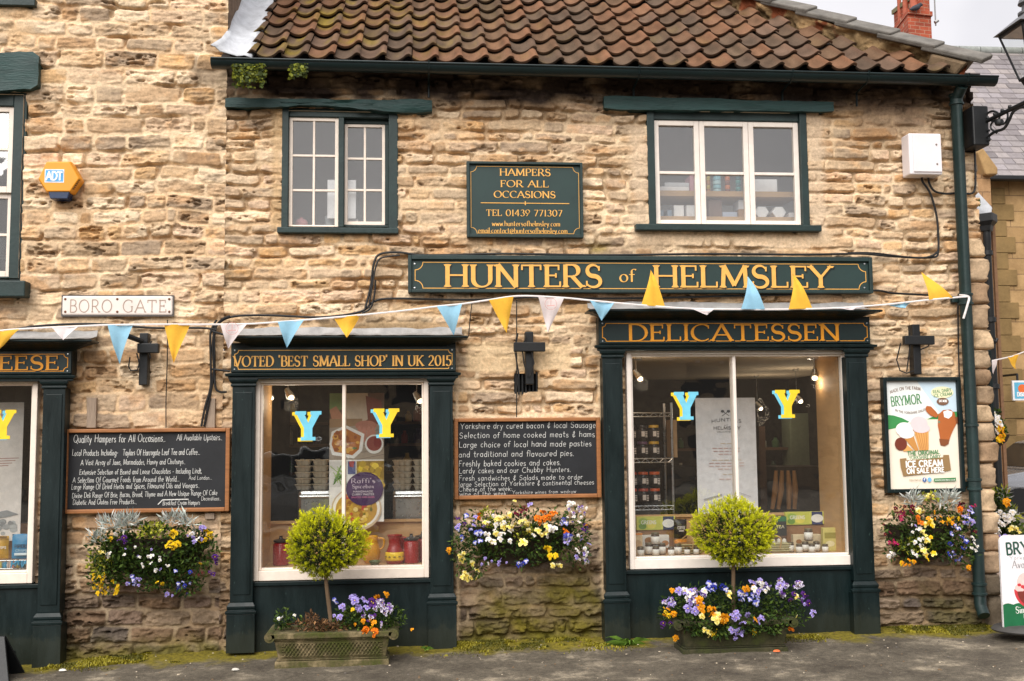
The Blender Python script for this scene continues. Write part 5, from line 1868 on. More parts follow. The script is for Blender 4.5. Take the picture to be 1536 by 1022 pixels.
def blossom_mesh(name, col, col2, eye, dark, r=.026):
    """a pansy: two back petals, two side petals and a broad lip, with a blotch and an eye"""
    vs, fs, cs = [], [], []
    petals = [(62, .72, col2), (118, .72, col2), (8, .74, col), (172, .74, col), (270, .86, col)]
    for k, (a, s, c) in enumerate(petals):
        a = R(a)
        o = len(vs)
        n = 9
        vs.append((0, -.0012*k, 0))
        cs.append(S(*dark))
        vs.append((.38*r*math.cos(a)*1, -.003-.0012*k, .38*r*math.sin(a)))
        cs.append(S(*dark) if k > 1 else S(*c))
        for i in range(n):
            t = 2*math.pi*i/n
            u, v = .62*s*math.cos(t), .52*s*math.sin(t)
            px = .52*math.cos(a)+u*math.cos(a)-v*math.sin(a)
            pz = .52*math.sin(a)+u*math.sin(a)+v*math.cos(a)
            d = math.hypot(px, pz)
            vs.append((px*r, -.0012*k-.004*math.sin(3*t+k)+.006*max(0, d-.5), pz*r))
            cs.append(S(*c, .85+.25*(i % 3)/2) if d > .3 else S(*dark))
        for i in range(n):
            fs.append((o+1, o+2+i, o+2+(i+1) % n))
    o = len(vs)
    for i in range(6):
        t = math.pi*i/3
        vs.append((.13*r*math.cos(t), -.0085, .13*r*math.sin(t)))
        cs.append(S(*eye))
    fs.append(tuple(range(o, o+6)))
    me = bpy.data.meshes.new(name)
    me.from_pydata(vs, [], fs)
    at = me.color_attributes.new('Col', 'FLOAT_COLOR', 'POINT')
    for i, c in enumerate(cs):
        at.data[i].color = (*c, 1)
    me.polygons.foreach_set('use_smooth', [True]*len(me.polygons))
    me.materials.append(PETAL)
    return me


BL = {
    'y': blossom_mesh('blossom', (246, 206, 30), (240, 196, 24), (250, 220, 90), (60, 30, 14)),
    'Y': blossom_mesh('blossom', (250, 214, 40), (246, 206, 34), (250, 190, 40), (236, 180, 20)),
    'c': blossom_mesh('blossom', (250, 236, 150), (252, 244, 190), (240, 190, 40), (238, 210, 70)),
    'w': blossom_mesh('blossom', (244, 242, 240), (240, 238, 240), (246, 206, 60), (220, 210, 190)),
    'b': blossom_mesh('blossom', (96, 104, 196), (84, 90, 184), (246, 210, 70), (236, 232, 240)),
    'd': blossom_mesh('blossom', (58, 70, 176), (50, 58, 160), (240, 220, 120), (30, 30, 90)),
    'l': blossom_mesh('blossom', (190, 178, 232), (170, 156, 222), (246, 210, 70), (110, 84, 180)),
    'o': blossom_mesh('blossom', (244, 132, 24), (238, 120, 20), (250, 200, 60), (150, 56, 10)),
    'g': blossom_mesh('blossom', (246, 172, 30), (242, 160, 24), (250, 220, 90), (206, 120, 14)),
    'm': blossom_mesh('blossom', (120, 20, 52), (96, 14, 44), (240, 190, 50), (40, 6, 18)),
    'p': blossom_mesh('blossom', (96, 44, 130), (80, 36, 118), (246, 206, 60), (40, 14, 60)),
    'v': blossom_mesh('blossom', (236, 230, 244), (120, 80, 170), (246, 206, 60), (70, 30, 110)),
    'k': blossom_mesh('blossom', (196, 40, 104), (176, 30, 90), (246, 206, 60), (90, 10, 40)),
}


def leaves(name, blobs, n, ln, wd, cols, parent, y0, dy, seed, material=None, up=.3):
    """loose leaves through the volume of several lumps given as (px, py, rx, ry) at the depth y0"""
    rg = np.random.default_rng(seed)
    area = np.array([b_[2]*b_[3] for b_ in blobs], float)
    pick = rg.choice(len(blobs), n, p=area/area.sum())
    vs, cs = np.zeros((n*4, 3)), np.zeros((n*4, 3))
    C = np.array([S(*c) for c in cols])
    for i in range(n):
        px, py, rx, ry = blobs[pick[i]]
        d = rg.normal(size=3)
        d /= np.linalg.norm(d)
        q = rg.random()**.45
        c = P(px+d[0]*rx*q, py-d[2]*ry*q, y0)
        c = c+np.array([0, d[1]*dy*q, 0])
        out = np.array([d[0], d[1]-.5, d[2]*.7+up])
        t = out+rg.normal(size=3)*.75
        t /= np.linalg.norm(t)
        s = np.cross(t, rg.normal(size=3))
        s /= np.linalg.norm(s)
        L, W = ln*rg.uniform(.6, 1.4), wd*rg.uniform(.7, 1.3)
        nn = np.cross(t, s)*W*.35
        vs[i*4:(i+1)*4] = [c, c+t*L*.5+s*W+nn, c+t*L, c+t*L*.5-s*W+nn]
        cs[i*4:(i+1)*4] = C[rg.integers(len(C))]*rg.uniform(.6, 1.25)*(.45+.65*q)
    f = np.arange(n*4).reshape(n, 4)
    return grid_mesh(name, vs, f, cs, material or LEAF, parent, smooth=False)


def blossoms(root, groups, y0, dy, cx, cy, rx, ry, seed, scale=1.0):
    """groups: (px, py, spread x, spread y, kinds, count, size)"""
    rg = random.Random(seed)
    rw = root.location
    todo = []
    for (px, py, sx, sy, kinds, cnt, size) in groups:
        for i in range(int(round(cnt*MORE))):
            a, q = rg.uniform(0, 6.283), math.sqrt(rg.random())
            qx, qy = px+math.cos(a)*sx*q*1.1, py+math.sin(a)*sy*q*1.1
            d = min(.96, ((qx-cx)/rx)**2+((qy-cy)/ry)**2)
            y = y0-dy*math.sqrt(1-d)-.008+rg.uniform(-.022, .014)
            p = P(qx, qy, y)
            s = size*rg.uniform(.62, 1.2)*scale
            nod = rg.random() < .18                       # some are going over or seen from the side
            e = Euler((rg.uniform(-1.1, .3) if not nod else rg.uniform(.5, 1.1), rg.uniform(-.6, .6), rg.uniform(-.95, .95) if not nod else rg.uniform(-1.3, 1.3)))
            todo.append((s, rg.choice(kinds), Vector((p[0]-rw[0], p[1]-rw[1], p[2]-rw[2])), e, (s*rg.uniform(.8, 1.05), s*(rg.uniform(.8, 1.6)), s*rg.uniform(.85, 1.05))))
    todo.sort(key=lambda q: -q[0])
    for s, k, loc, e, sc in todo[:100]:
        o = bpy.data.objects.new('blossom', BL[k])
        COL.objects.link(o)
        o.parent = root
        o.location, o.rotation_euler, o.scale = loc, e, sc
    rest = todo[100:]
    if rest:
        vs, fs, cs = [], [], []
        for s, k, loc, e, sc in rest:
            me = BL[k]
            mt = Matrix.LocRotScale(loc, e, Vector(sc))
            o = len(vs)
            vs += [tuple(mt @ v.co) for v in me.vertices]
            fs += [tuple(i+o for i in f.vertices) for f in me.polygons]
            cs += [tuple(c.color)[:3] for c in me.color_attributes['Col'].data]
        me = bpy.data.meshes.new('small_blossoms')
        me.from_pydata(vs, [], fs)
        at = me.color_attributes.new('Col', 'FLOAT_COLOR', 'POINT')
        at.data.foreach_set('color', np.concatenate([np.array(cs, np.float32), np.ones((len(cs), 1), np.float32)], 1).ravel())
        me.materials.append(PETAL)
        link(me, 'small_blossoms', root, local=True)['kind'] = 'stuff'


MORE = 1.25
GREENS = [(48, 72, 26), (64, 88, 30), (78, 100, 36), (40, 60, 26), (92, 112, 44), (54, 78, 30)]
LIME = [(168, 172, 50), (190, 190, 70), (140, 150, 44)]
SILV = [(206, 212, 208), (190, 200, 192), (220, 222, 216)]
RATT = mat('dark_wicker', S(44, 34, 24), .8, .3, 30, .6)


def basket(label, cx, cy, w, py0, py1, y0=-.2):
    """half-round wall basket"""
    t = thing('hanging_basket', label, 'flower basket', (X(cx, py1, y0), y0, Z(cx, py1, y0)), 'wall baskets full of pansies on the shop front')
    z0, z1 = Z(cx, py1, y0), Z(cx, py0, y0)
    xc, rw = X(cx, cy, y0), w*.0047
    b = MB()
    vs, fs = [], []
    n, m_ = 16, 6
    for j in range(m_+1):
        v = j/m_
        rr = rw*(.45+.55*math.sqrt(v))
        for i in range(n+1):
            a = math.pi+math.pi*i/n
            vs.append((xc+rr*math.cos(a), -.035+.19*(.5+.5*math.sqrt(v))*math.sin(a), z0+(z1-z0)*v))
    k = n+1
    fs = [(j*k+i, j*k+i+1, (j+1)*k+i+1, (j+1)*k+i) for j in range(m_) for i in range(n)]
    fs.append(tuple(range(k)))
    b.add(vs, fs)
    b.build('basket', RATT, t, smooth='all', fix=False)
    return t


t = basket('basket of yellow, white and blue pansies with silver leaves under the wide blackboard', 228, 835, 82, 808, 868)
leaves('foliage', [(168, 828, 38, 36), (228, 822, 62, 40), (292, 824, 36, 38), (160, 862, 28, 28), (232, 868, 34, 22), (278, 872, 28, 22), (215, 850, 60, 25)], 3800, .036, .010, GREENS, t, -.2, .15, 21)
leaves('yellow_foliage', [(228, 798, 22, 12), (150, 845, 18, 26), (236, 792, 14, 10)], 330, .03, .008, LIME, t, -.25, .1, 22)
leaves('silver_foliage', [(172, 786, 22, 12), (192, 784, 14, 14), (258, 780, 16, 9), (282, 784, 9, 10), (146, 808, 12, 10)], 330, .075, .0065, SILV, t, -.26, .07, 23, up=1.1)
blossoms(t, [(256, 800, 8, 5, 'y', 3, 1.3), (262, 817, 9, 6, 'y', 3, 1.25), (168, 810, 3, 3, 'y', 1, 1.4), (154, 828, 4, 3, 'yc', 2, 1.0), (309, 806, 12, 9, 'y', 6, .95), (160, 880, 20, 12, 'Y', 13, .75), (152, 868, 14, 10, 'Y', 6, .7),
              (162, 834, 12, 5, 'w', 4, .7), (180, 801, 9, 6, 'w', 3, .7), (288, 808, 14, 8, 'wl', 6, .7), (232, 842, 24, 14, 'w', 9, .75), (210, 830, 34, 10, 'wl', 5, .5), (204, 874, 15, 10, 'bl', 11, .7), (275, 872, 18, 18, 'bdl', 9, .65),
              (253, 893, 7, 3, 'l', 2, .8), (188, 811, 9, 4, 'p', 3, .8), (326, 840, 5, 6, 'p', 3, .9), (316, 862, 8, 4, 'p', 2, .7), (304, 790, 4, 4, 'l', 2, .9), (303, 846, 3, 2, 'Y', 1, .9), (240, 874, 5, 3, 'Y', 2, .8), (240, 856, 6, 4, 'l', 2, .8), (296, 860, 8, 6, 'mk', 2, .6)],
         -.2, .15, 228, 835, 104, 62, 31)

t = basket('fullest basket, white, cream and orange pansies, below the middle blackboard', 785, 808, 90, 790, 848)
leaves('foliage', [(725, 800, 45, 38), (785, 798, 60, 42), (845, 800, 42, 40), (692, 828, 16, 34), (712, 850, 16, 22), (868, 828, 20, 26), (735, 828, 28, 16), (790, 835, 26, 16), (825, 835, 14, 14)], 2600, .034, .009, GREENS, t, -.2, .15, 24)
leaves('yellow_foliage', [(728, 770, 12, 10), (745, 785, 25, 8), (785, 800, 16, 18)], 200, .03, .008, LIME, t, -.27, .08, 25)
blossoms(t, [(705, 795, 22, 20, 'bl', 14, .85), (690, 782, 8, 6, 'p', 2, .8), (720, 776, 4, 4, 'o', 2, 1.2), (740, 782, 16, 8, 'wc', 9, .9), (766, 783, 14, 12, 'c', 8, 1.1), (748, 803, 22, 12, 'w', 12, .95), (738, 806, 8, 8, 'c', 3, 1.0),
              (790, 782, 5, 4, 'c', 2, 1.3), (784, 815, 3, 3, 'c', 1, 1.6), (781, 770, 10, 10, 'm', 5, .9), (814, 776, 9, 10, 'o', 6, 1.15), (831, 772, 4, 4, 'o', 2, 1.5), (812, 800, 18, 12, 'cw', 9, 1.15), (826, 798, 10, 6, 'w', 3, .9),
              (843, 783, 6, 6, 'b', 3, 1.1), (852, 812, 8, 8, 'bl', 5, 1.1), (868, 772, 16, 14, 'wv', 12, .65), (846, 798, 5, 3, 'o', 2, 1.0), (876, 796, 12, 8, 'gp', 5, .7), (872, 826, 12, 22, 'lw', 14, .8), (826, 828, 8, 10, 'Y', 4, 1.1), (835, 850, 8, 5, 'c', 3, 1.0),
              (692, 838, 10, 10, 'c', 4, 1.2), (705, 858, 14, 12, 'c', 8, 1.1), (676, 828, 3, 3, 'g', 1, 1.0), (784, 843, 10, 8, 'bd', 5, .8), (740, 843, 22, 6, 'lw', 7, .6), (795, 754, 3, 3, 'l', 1, 1.1), (772, 754, 3, 3, 'c', 1, .9), (858, 757, 8, 3, 'w', 4, .8)],
         -.2, .15, 785, 805, 118, 62, 32)

t = basket('basket with dark red, yellow and blue pansies below the ice cream poster', 1393, 808, 62, 788, 842)
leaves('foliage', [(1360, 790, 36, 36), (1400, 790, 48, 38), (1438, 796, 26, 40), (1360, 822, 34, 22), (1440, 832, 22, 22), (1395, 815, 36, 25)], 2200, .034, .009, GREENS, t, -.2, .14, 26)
leaves('silver_foliage', [(1370, 750, 12, 12), (1420, 750, 16, 12)], 200, .07, .0065, SILV, t, -.24, .06, 27, up=1.0)
leaves('yellow_foliage', [(1392, 745, 14, 8), (1372, 818, 25, 14)], 150, .03, .008, LIME, t, -.26, .08, 28)
blossoms(t, [(1356, 768, 16, 14, 'm', 9, .9), (1354, 776, 6, 4, 'k', 3, .9), (1339, 812, 6, 6, 'k', 3, .9), (1330, 790, 6, 16, 'm', 4, .6), (1381, 762, 5, 5, 'c', 2, 1.4), (1379, 779, 4, 6, 'o', 3, 1.1), (1392, 796, 8, 16, 'Yc', 9, 1.0), (1412, 780, 18, 12, 'g', 9, .75),
              (1430, 778, 8, 5, 'Y', 3, .9), (1439, 768, 4, 4, 'o', 2, 1.3), (1453, 777, 8, 16, 'bl', 10, .95), (1444, 756, 8, 8, 'm', 5, .9), (1458, 760, 6, 4, 'k', 2, .9), (1376, 820, 14, 14, 'w', 9, .75), (1391, 830, 12, 8, 'cY', 7, 1.0), (1362, 844, 12, 6, 'gY', 6, .85), (1336, 832, 6, 4, 'w', 3, .8),
              (1435, 818, 14, 28, 'bd', 20, .7), (1460, 814, 8, 12, 'w', 8, .6), (1450, 852, 5, 4, 'g', 2, .9), (1372, 792, 10, 6, 'lw', 4, .7), (1393, 742, 8, 4, 'c', 4, .8), (1465, 800, 4, 4, 'm', 2, .8)],
         -.2, .14, 1393, 800, 84, 62, 33)

# clipped yellow conifers on stems
def conifer(root, cx, cy, rx, ry, n, seed, y0=-.52):
    """sprays of fine scale leaves growing out of a ball, ragged at the edge, dark between the sprays"""
    rg = np.random.default_rng(seed)
    pc_ = np.array(P(cx, cy, y0))
    ax, az = rx*.0049, ry*.0049
    V, C_ = [], []

    def blade(c, t, L, W, col):
        s = np.cross(t, rg.normal(size=3))
        s /= np.linalg.norm(s)+1e-9
        V.extend([c, c+t*L*.45+s*W, c+t*L, c+t*L*.45-s*W])
        C_.extend([col*.7, col, col*1.15, col])

    def place(d, q):
        lump = 1+.17*(float(vn(d[0]*2.3+seed, d[2]*2.3+d[1]*1.7, 3))-.5)*2
        wf = 1-.22*max(0, -d[2])
        return pc_+np.array([d[0]*ax*wf, d[1]*ax*wf, d[2]*az*(1.08 if d[2] > 0 else .92)])*q*lump
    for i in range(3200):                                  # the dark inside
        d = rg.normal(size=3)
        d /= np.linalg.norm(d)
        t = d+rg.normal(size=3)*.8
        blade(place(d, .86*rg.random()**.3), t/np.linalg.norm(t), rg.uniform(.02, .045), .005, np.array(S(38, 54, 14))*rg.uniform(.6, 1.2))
    for k in range(n):
        d = rg.normal(size=3)
        d /= np.linalg.norm(d)
        q = rg.uniform(.8, 1.02)
        c0 = place(d, q)
        ax_ = d+np.array([0, -.12, .5])+rg.normal(size=3)*.28
        ax_ /= np.linalg.norm(ax_)
        ll = rg.uniform(.025, .06)*(1.25 if d[2] > .4 else 1)
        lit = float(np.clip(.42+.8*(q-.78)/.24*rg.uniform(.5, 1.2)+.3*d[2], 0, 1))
        hue = rg.uniform(-.12, .12)
        m_ = int(24+16*rg.random())
        for j in range(m_):
            v = rg.random()
            t = ax_*(.7+.5*v)+rg.normal(size=3)*.42
            t /= np.linalg.norm(t)
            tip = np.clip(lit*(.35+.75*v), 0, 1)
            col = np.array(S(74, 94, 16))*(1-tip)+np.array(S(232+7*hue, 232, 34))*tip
            blade(c0+ax_*ll*v*.8+rg.normal(size=3)*.006*(1.3-v), t, rg.uniform(.009, .022), rg.uniform(.0013, .0028), col*rg.uniform(.8, 1.15))
    V, C_ = np.array(V), np.array(C_)
    return grid_mesh('foliage', V, np.arange(len(V)).reshape(-1, 4), C_, LEAF, root, smooth=False)


BARK = mat('grey_brown_bark', S(112, 92, 70), .9, .3, 20, .8, 60, vec=(1, 1, .2))
STONEP = None


def trough_mat(name, k):
    m, nt, b_ = _mat(name)
    n1 = _noise(nt, 7, 6, .65)
    n2 = _noise(nt, 60, 5, .7)
    r1 = _ramp(nt, n1.outputs['Fac'], [(.32, S(140, 124, 92)), (.47, S(88, 80, 50)), (.62, S(66, 70, 20))] if k else [(.32, S(74, 68, 46)), (.5, S(50, 50, 24)), (.7, S(58, 64, 18))])
    r2 = _ramp(nt, n2.outputs['Fac'], [(.3, (.65,)*3), (.7, (1.2,)*3)])
    nt.links.new(_mix(nt, 1, r1.outputs['Color'], r2.outputs['Color'], 'MULTIPLY'), b_.inputs['Base Color'])
    b_.inputs['Roughness'].default_value = .95
    _bump(nt, b_, n2.outputs['Fac'], .6, .006)
    return m


def trough(name, label, px0, px1, pyt, pyb, y0, y1, m, lattice):
    xa, xb = X(px0, pyb, y0), X(px1, pyb, y0)
    zb, zt = Z((px0+px1)/2, pyb, y0), Z((px0+px1)/2, pyt, y0)
    t = thing(name, label, 'planter', ((xa+xb)/2, (y0+y1)/2, zb))
    h = zt-zb
    b = MB()
    ft = h*.17

    def taper(i0, i1, z0, z1):
        b.add([(xa+i0, y0+i0, z0), (xb-i0, y0+i0, z0), (xb-i0, y1-i0, z0), (xa+i0, y1-i0, z0), (xa+i1, y0+i1, z1), (xb-i1, y0+i1, z1), (xb-i1, y1-i1, z1), (xa+i1, y1-i1, z1)],
              [(0, 3, 2, 1), (4, 5, 6, 7), (0, 1, 5, 4), (1, 2, 6, 5), (2, 3, 7, 6), (3, 0, 4, 7)])
    taper(.0, .004, zb-.03, zb+ft)
    taper(.02, .012, zb+ft, zb+ft+.012)
    taper(.026, .0, zb+ft+.012, zt-.055)
    b.build('body', m, t, bevel=.006)
    b = MB()
    taper(-.012, -.012, zt-.055, zt-.04)
    taper(-.03, -.03, zt-.04, zt-.0)
    b.build('rim', m, t, bevel=.01)
    for sx in (xa-.03, xb+.03):
        b = MB()
        b.tube([(sx, y0-.03, zt-.025), (sx, y1+.03, zt-.025)], .036, 14)
        b.tube([(sx, y0-.037, zt-.025), (sx, y0-.03, zt-.025)], .018, 12)
        b.build('scroll_end', m, t, smooth=True)
    if lattice:
        b = MB()
        nx_, nz_ = 26, 5
        za, zc = zb+ft+.03, zt-.075
        for i in range(nx_):
            for j in range(nz_):
                v = (j+.5)/nz_
                xx = xa+.06+(xb-xa-.12)*(i+.5+.5*(j % 2))/(nx_+.5)
                yy = y0+.026*(1-v)*.8-.002
                b.lathe([(.0, -.010), (.007, -.007), (.011, .004)], (xx, yy+.004, za+(zc-za)*v), 7, axis='y')
        for j in range(nz_+1):
            v = j/nz_
            z = za+(zc-za)*v
            b.tube([(xa+.05, y0+.026*(1-v)*.8-.001, z), (xb-.05, y0+.026*(1-v)*.8-.001, z)], .0035, 5)
        lt = b.build('basket_weave', m, t, smooth=True)
        lt['kind'] = 'stuff'
    b = MB()
    b.box(xa+.02, xb-.02, y0+.02, y1-.02, zt-.05, zt-.004)
    b.build('soil', mat('soil', S(52, 40, 30), .95, .4, 30, 1, 40, dist=.02) if 'soil' not in bpy.data.materials else bpy.data.materials['soil'], t)
    return t, zt


TL_ = trough_mat('mossy_stone_trough', 1)
TD_ = trough_mat('dark_mossy_trough', 0)
t, zt = trough('stone_trough', 'mossy stone trough with scrolled ends, half bare soil, before the award shop window', 411, 584, 948, 1000, -.62, -.34, TL_, True)
leaves('foliage', [(545, 932, 44, 18), (585, 928, 26, 18), (520, 925, 20, 14), (560, 948, 30, 10)], 900, .032, .009, GREENS, t, -.52, .12, 41)
leaves('seedling', [(428, 926, 14, 14), (424, 936, 16, 8), (452, 934, 8, 8)], 200, .03, .008, GREENS, t, -.52, .06, 42)
leaves('dry_leaves', [(470, 937, 38, 8), (495, 940, 30, 8), (468, 928, 10, 9), (480, 948, 20, 6)], 420, .04, .007, [(140, 104, 70), (112, 80, 54), (164, 124, 84), (92, 70, 50)], t, -.55, .08, 43)
blossoms(t, [(532, 898, 8, 4, 'l', 3, 1.2), (543, 908, 10, 8, 'l', 5, 1.1), (565, 905, 12, 6, 'pv', 6, 1.1), (575, 914, 14, 8, 'v', 6, 1.1), (516, 911, 6, 5, 'bl', 3, 1.0), (504, 902, 5, 4, 'b', 2, .8), (506, 925, 5, 4, 'l', 3, .8), (566, 896, 3, 2, 'g', 2, 1.2), (579, 891, 2, 3, 'g', 2, 1.0),
             (529, 913, 2, 2, 'Y', 1, 1.0), (547, 947, 4, 4, 'o', 3, 1.5), (563, 948, 4, 3, 'o', 2, 1.2), (553, 936, 12, 6, 'Yg', 4, .8), (532, 934, 4, 4, 'g', 1, .8), (570, 938, 4, 4, 'v', 2, 1), (418, 928, 3, 3, 'w', 2, .9), (440, 923, 2, 2, 'w', 1, .8), (619, 946, 2, 2, 'g', 1, .9), (555, 924, 12, 8, 'pv', 5, .9)],
         -.55, .08, 545, 928, 80, 40, 51)
t2 = thing('clipped_conifer', 'clipped yellow-green conifer ball growing in the mossy trough with bare soil', 'tree', (X(497, 935, -.5), -.5, Z(497, 940, -.5)))
b = MB()
b.tube(smooth_path([P(498, 942, -.5), P(493, 905, -.5), P(489, 870, -.5), P(487, 830, -.5)]), [.017-.0003*i for i in range(19)], 9)
b.build('trunk', BARK, t2, smooth=True)
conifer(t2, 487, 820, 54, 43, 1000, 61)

t, zt = trough('stone_trough', 'dark mossy stone trough brimming with lilac and orange pansies before the delicatessen window', 1024, 1184, 930, 982, -.62, -.34, TD_, False)
leaves('hanging_foliage', [(1040, 938, 22, 14), (1075, 945, 26, 14), (1120, 940, 26, 12), (1160, 938, 22, 14)], 700, .036, .010, GREENS, t, -.64, .03, 48)
leaves('foliage', [(1040, 905, 44, 28), (1105, 908, 60, 34), (1165, 905, 40, 30), (1010, 920, 20, 24), (1190, 925, 18, 16), (1090, 935, 50, 14)], 2400, .034, .009, GREENS, t, -.5, .16, 44)
blossoms(t, [(1035, 893, 26, 10, 'lvw', 18, 1.15), (1003, 905, 10, 6, 'lv', 6, 1.1), (1042, 912, 10, 10, 'l', 7, 1.2), (1075, 882, 14, 8, 'bd', 9, 1.15), (1062, 878, 5, 6, 'd', 3, .9), (1112, 895, 8, 6, 'b', 4, 1.0), (1122, 882, 8, 4, 'gc', 4, 1.3), (1140, 880, 14, 10, 'lw', 11, 1.15), (1094, 892, 5, 4, 'c', 2, 1.0),
             (1050, 907, 5, 6, 'g', 3, 1.35), (1068, 918, 8, 6, 'g', 4, 1.4), (1088, 925, 6, 6, 'g', 4, 1.4), (1074, 928, 6, 5, 'c', 3, 1.4), (1052, 922, 4, 4, 'c', 2, 1.1), (1000, 915, 6, 10, 'gy', 4, .8), (1012, 920, 6, 6, 'g', 2, .8), (1000, 937, 12, 6, 'p', 4, .8), (1008, 888, 3, 3, 'g', 2, 1.0),
             (1172, 876, 8, 6, 'lv', 6, 1.15), (1192, 880, 12, 6, 'v', 7, 1.1), (1207, 900, 8, 8, 'lp', 5, 1.1), (1172, 890, 5, 4, 'v', 2, 1.2), (1190, 896, 6, 5, 'cp', 3, .9), (1110, 925, 12, 10, 'l', 7, 1.1), (1104, 945, 10, 8, 'l', 6, 1.05), (1130, 900, 8, 10, 'b', 5, 1.0), (1136, 932, 10, 6, 'lg', 4, .9),
             (1060, 948, 8, 6, 'c', 4, 1.15), (1075, 950, 8, 4, 'Y', 2, 1.0), (1102, 958, 4, 3, 'l', 2, 1.0), (1220, 921, 3, 4, 'l', 2, 1.1), (1189, 944, 3, 3, 'o', 2, 1.2), (1194, 928, 3, 3, 'c', 1, 1.1), (1012, 956, 2, 2, 'g', 1, .9), (1130, 948, 2, 2, 'Y', 1, .9)],
         -.5, .17, 1105, 915, 125, 58, 52)
t2 = thing('clipped_conifer', 'clipped yellow-green conifer ball rising from the brimming pansy trough', 'tree', (X(1101, 930, -.5), -.5, Z(1101, 930, -.5)))
b = MB()
b.tube([P(1101, 930, -.5), P(1100, 890, -.5), P(1100, 850, -.5), P(1101, 820, -.5)], [.016, .015, .014, .012], 9)
b.build('trunk', BARK, t2, smooth=True)
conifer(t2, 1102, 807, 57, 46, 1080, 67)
leaves('leading_shoot', [(1100, 753, 6, 12)], 60, .03, .004, LIME, t2, -.52, .04, 47, up=1.0)

# dandelion weed at the foot of the pilaster
def weed(label, px, py, n, L, seed):
    rg = random.Random(seed)
    c = P(px, py, -.24)
    b = MB()
    for i in range(n):
        a = rg.uniform(-.25, math.pi+.25)
        e = rg.uniform(.25, .95)
        l = L*rg.uniform(.6, 1.1)
        d = np.array([math.cos(a)*math.cos(e), -abs(math.sin(a))*.5*math.cos(e), math.sin(e)])
        s = np.cross(d, [0, 1, .3])
        s = s/np.linalg.norm(s)
        k = 5
        vs = []
        for j in range(k+1):
            v = j/k
            w_ = .016*math.sin(math.pi*min(1, v*.85+.12))*(1 if j % 2 else .6)
            q = c+d*l*v+np.array([0, 0, -.10*v*v*l/.2])
            vs += [q-s*w_, q+s*w_]
        b.add(vs, [(2*j, 2*j+1, 2*j+3, 2*j+2) for j in range(k)])
    o = b.build('weed', mat('weed_leaf', S(96, 128, 44), .6, .3, 30, .1) if 'weed_leaf' not in bpy.data.materials else bpy.data.materials['weed_leaf'], None, smooth='all', fix=False)
    return tag(o, label, 'plant')


weed('leafy green weed growing from the pavement left of the delicatessen shopfront plinth', 944, 970, 34, .25, 3)
weed('tiny weed at the foot of the award shopfront beside its right plinth', 640, 974, 9, .06, 5)
# ------------------------------------------------------------------ what stands in the windows
CM = {}


def cm(c, rough=.5, metal=0):
    k = 'surface_%d_%d_%d_%d' % (*c, int(rough*100))
    if k not in CM:
        CM[k] = mat(k, S(*c), rough, .1, 18, .08, metal=metal)
    return CM[k]


def on_shelf(px, py, z, lo=.09, hi=.44):
    q = PP(px, py, np.array([0, 0, z]), np.array([0, 0, 1.0]))
    y = min(hi, max(lo, float(q[1])))
    return X(px, py, y), y


# big Y letters stuck on the glass
def letter_y(px0, px1, py0, py1, front, back, dx, label):
    y = -.042
    x0, x1, z0, z1 = RC(px0, py0, px1, py1, y)
    w, h = x1-x0, z1-z0
    sh = [(0, 1), (.42, 1), (.42, .88), (.37, .88), (.5, .6), (.63, .88), (.58, .88), (.58, 1), (1, 1), (1, .88), (.93, .88), (.66, .42), (.66, .12), (.78, .12), (.78, 0), (.22, 0), (.22, .12), (.34, .12), (.34, .42), (.07, .88), (0, .88)]
    t = thing('letter_sticker', label, 'sticker', ((x0+x1)/2, y, z0))
    b = MB()
    b.prism([(x0+a*w*.9+w*.1, z0+c*h) for a, c in sh], y, y+.002)
    b.build('letter_face', cm(front, .6), t)
    b = MB()
    b.prism([(x0+a*w*.9, z0+c*h-.006) for a, c in sh], y+.0025, y+.0032)
    b.build('letter_shade', cm(back, .6), t)


BLUE_, YEL_ = (112, 196, 222), (244, 204, 40)
letter_y(438, 482, 617, 661, BLUE_, YEL_, -1, 'pale blue letter Y with a yellow shadow on the award shop window')
letter_y(556, 599, 613, 656, YEL_, BLUE_, -1, 'yellow letter Y with a blue shadow on the award shop window')
letter_y(1007, 1048, 588, 630, BLUE_, YEL_, -1, 'pale blue letter Y with a yellow shadow on the delicatessen window')
letter_y(1159, 1200, 585, 627, YEL_, BLUE_, -1, 'yellow letter Y with a blue shadow on the delicatessen window')
letter_y(-20, 24, 615, 659, YEL_, BLUE_, -1, 'yellow letter Y on the left shop window, cut by the photo edge')


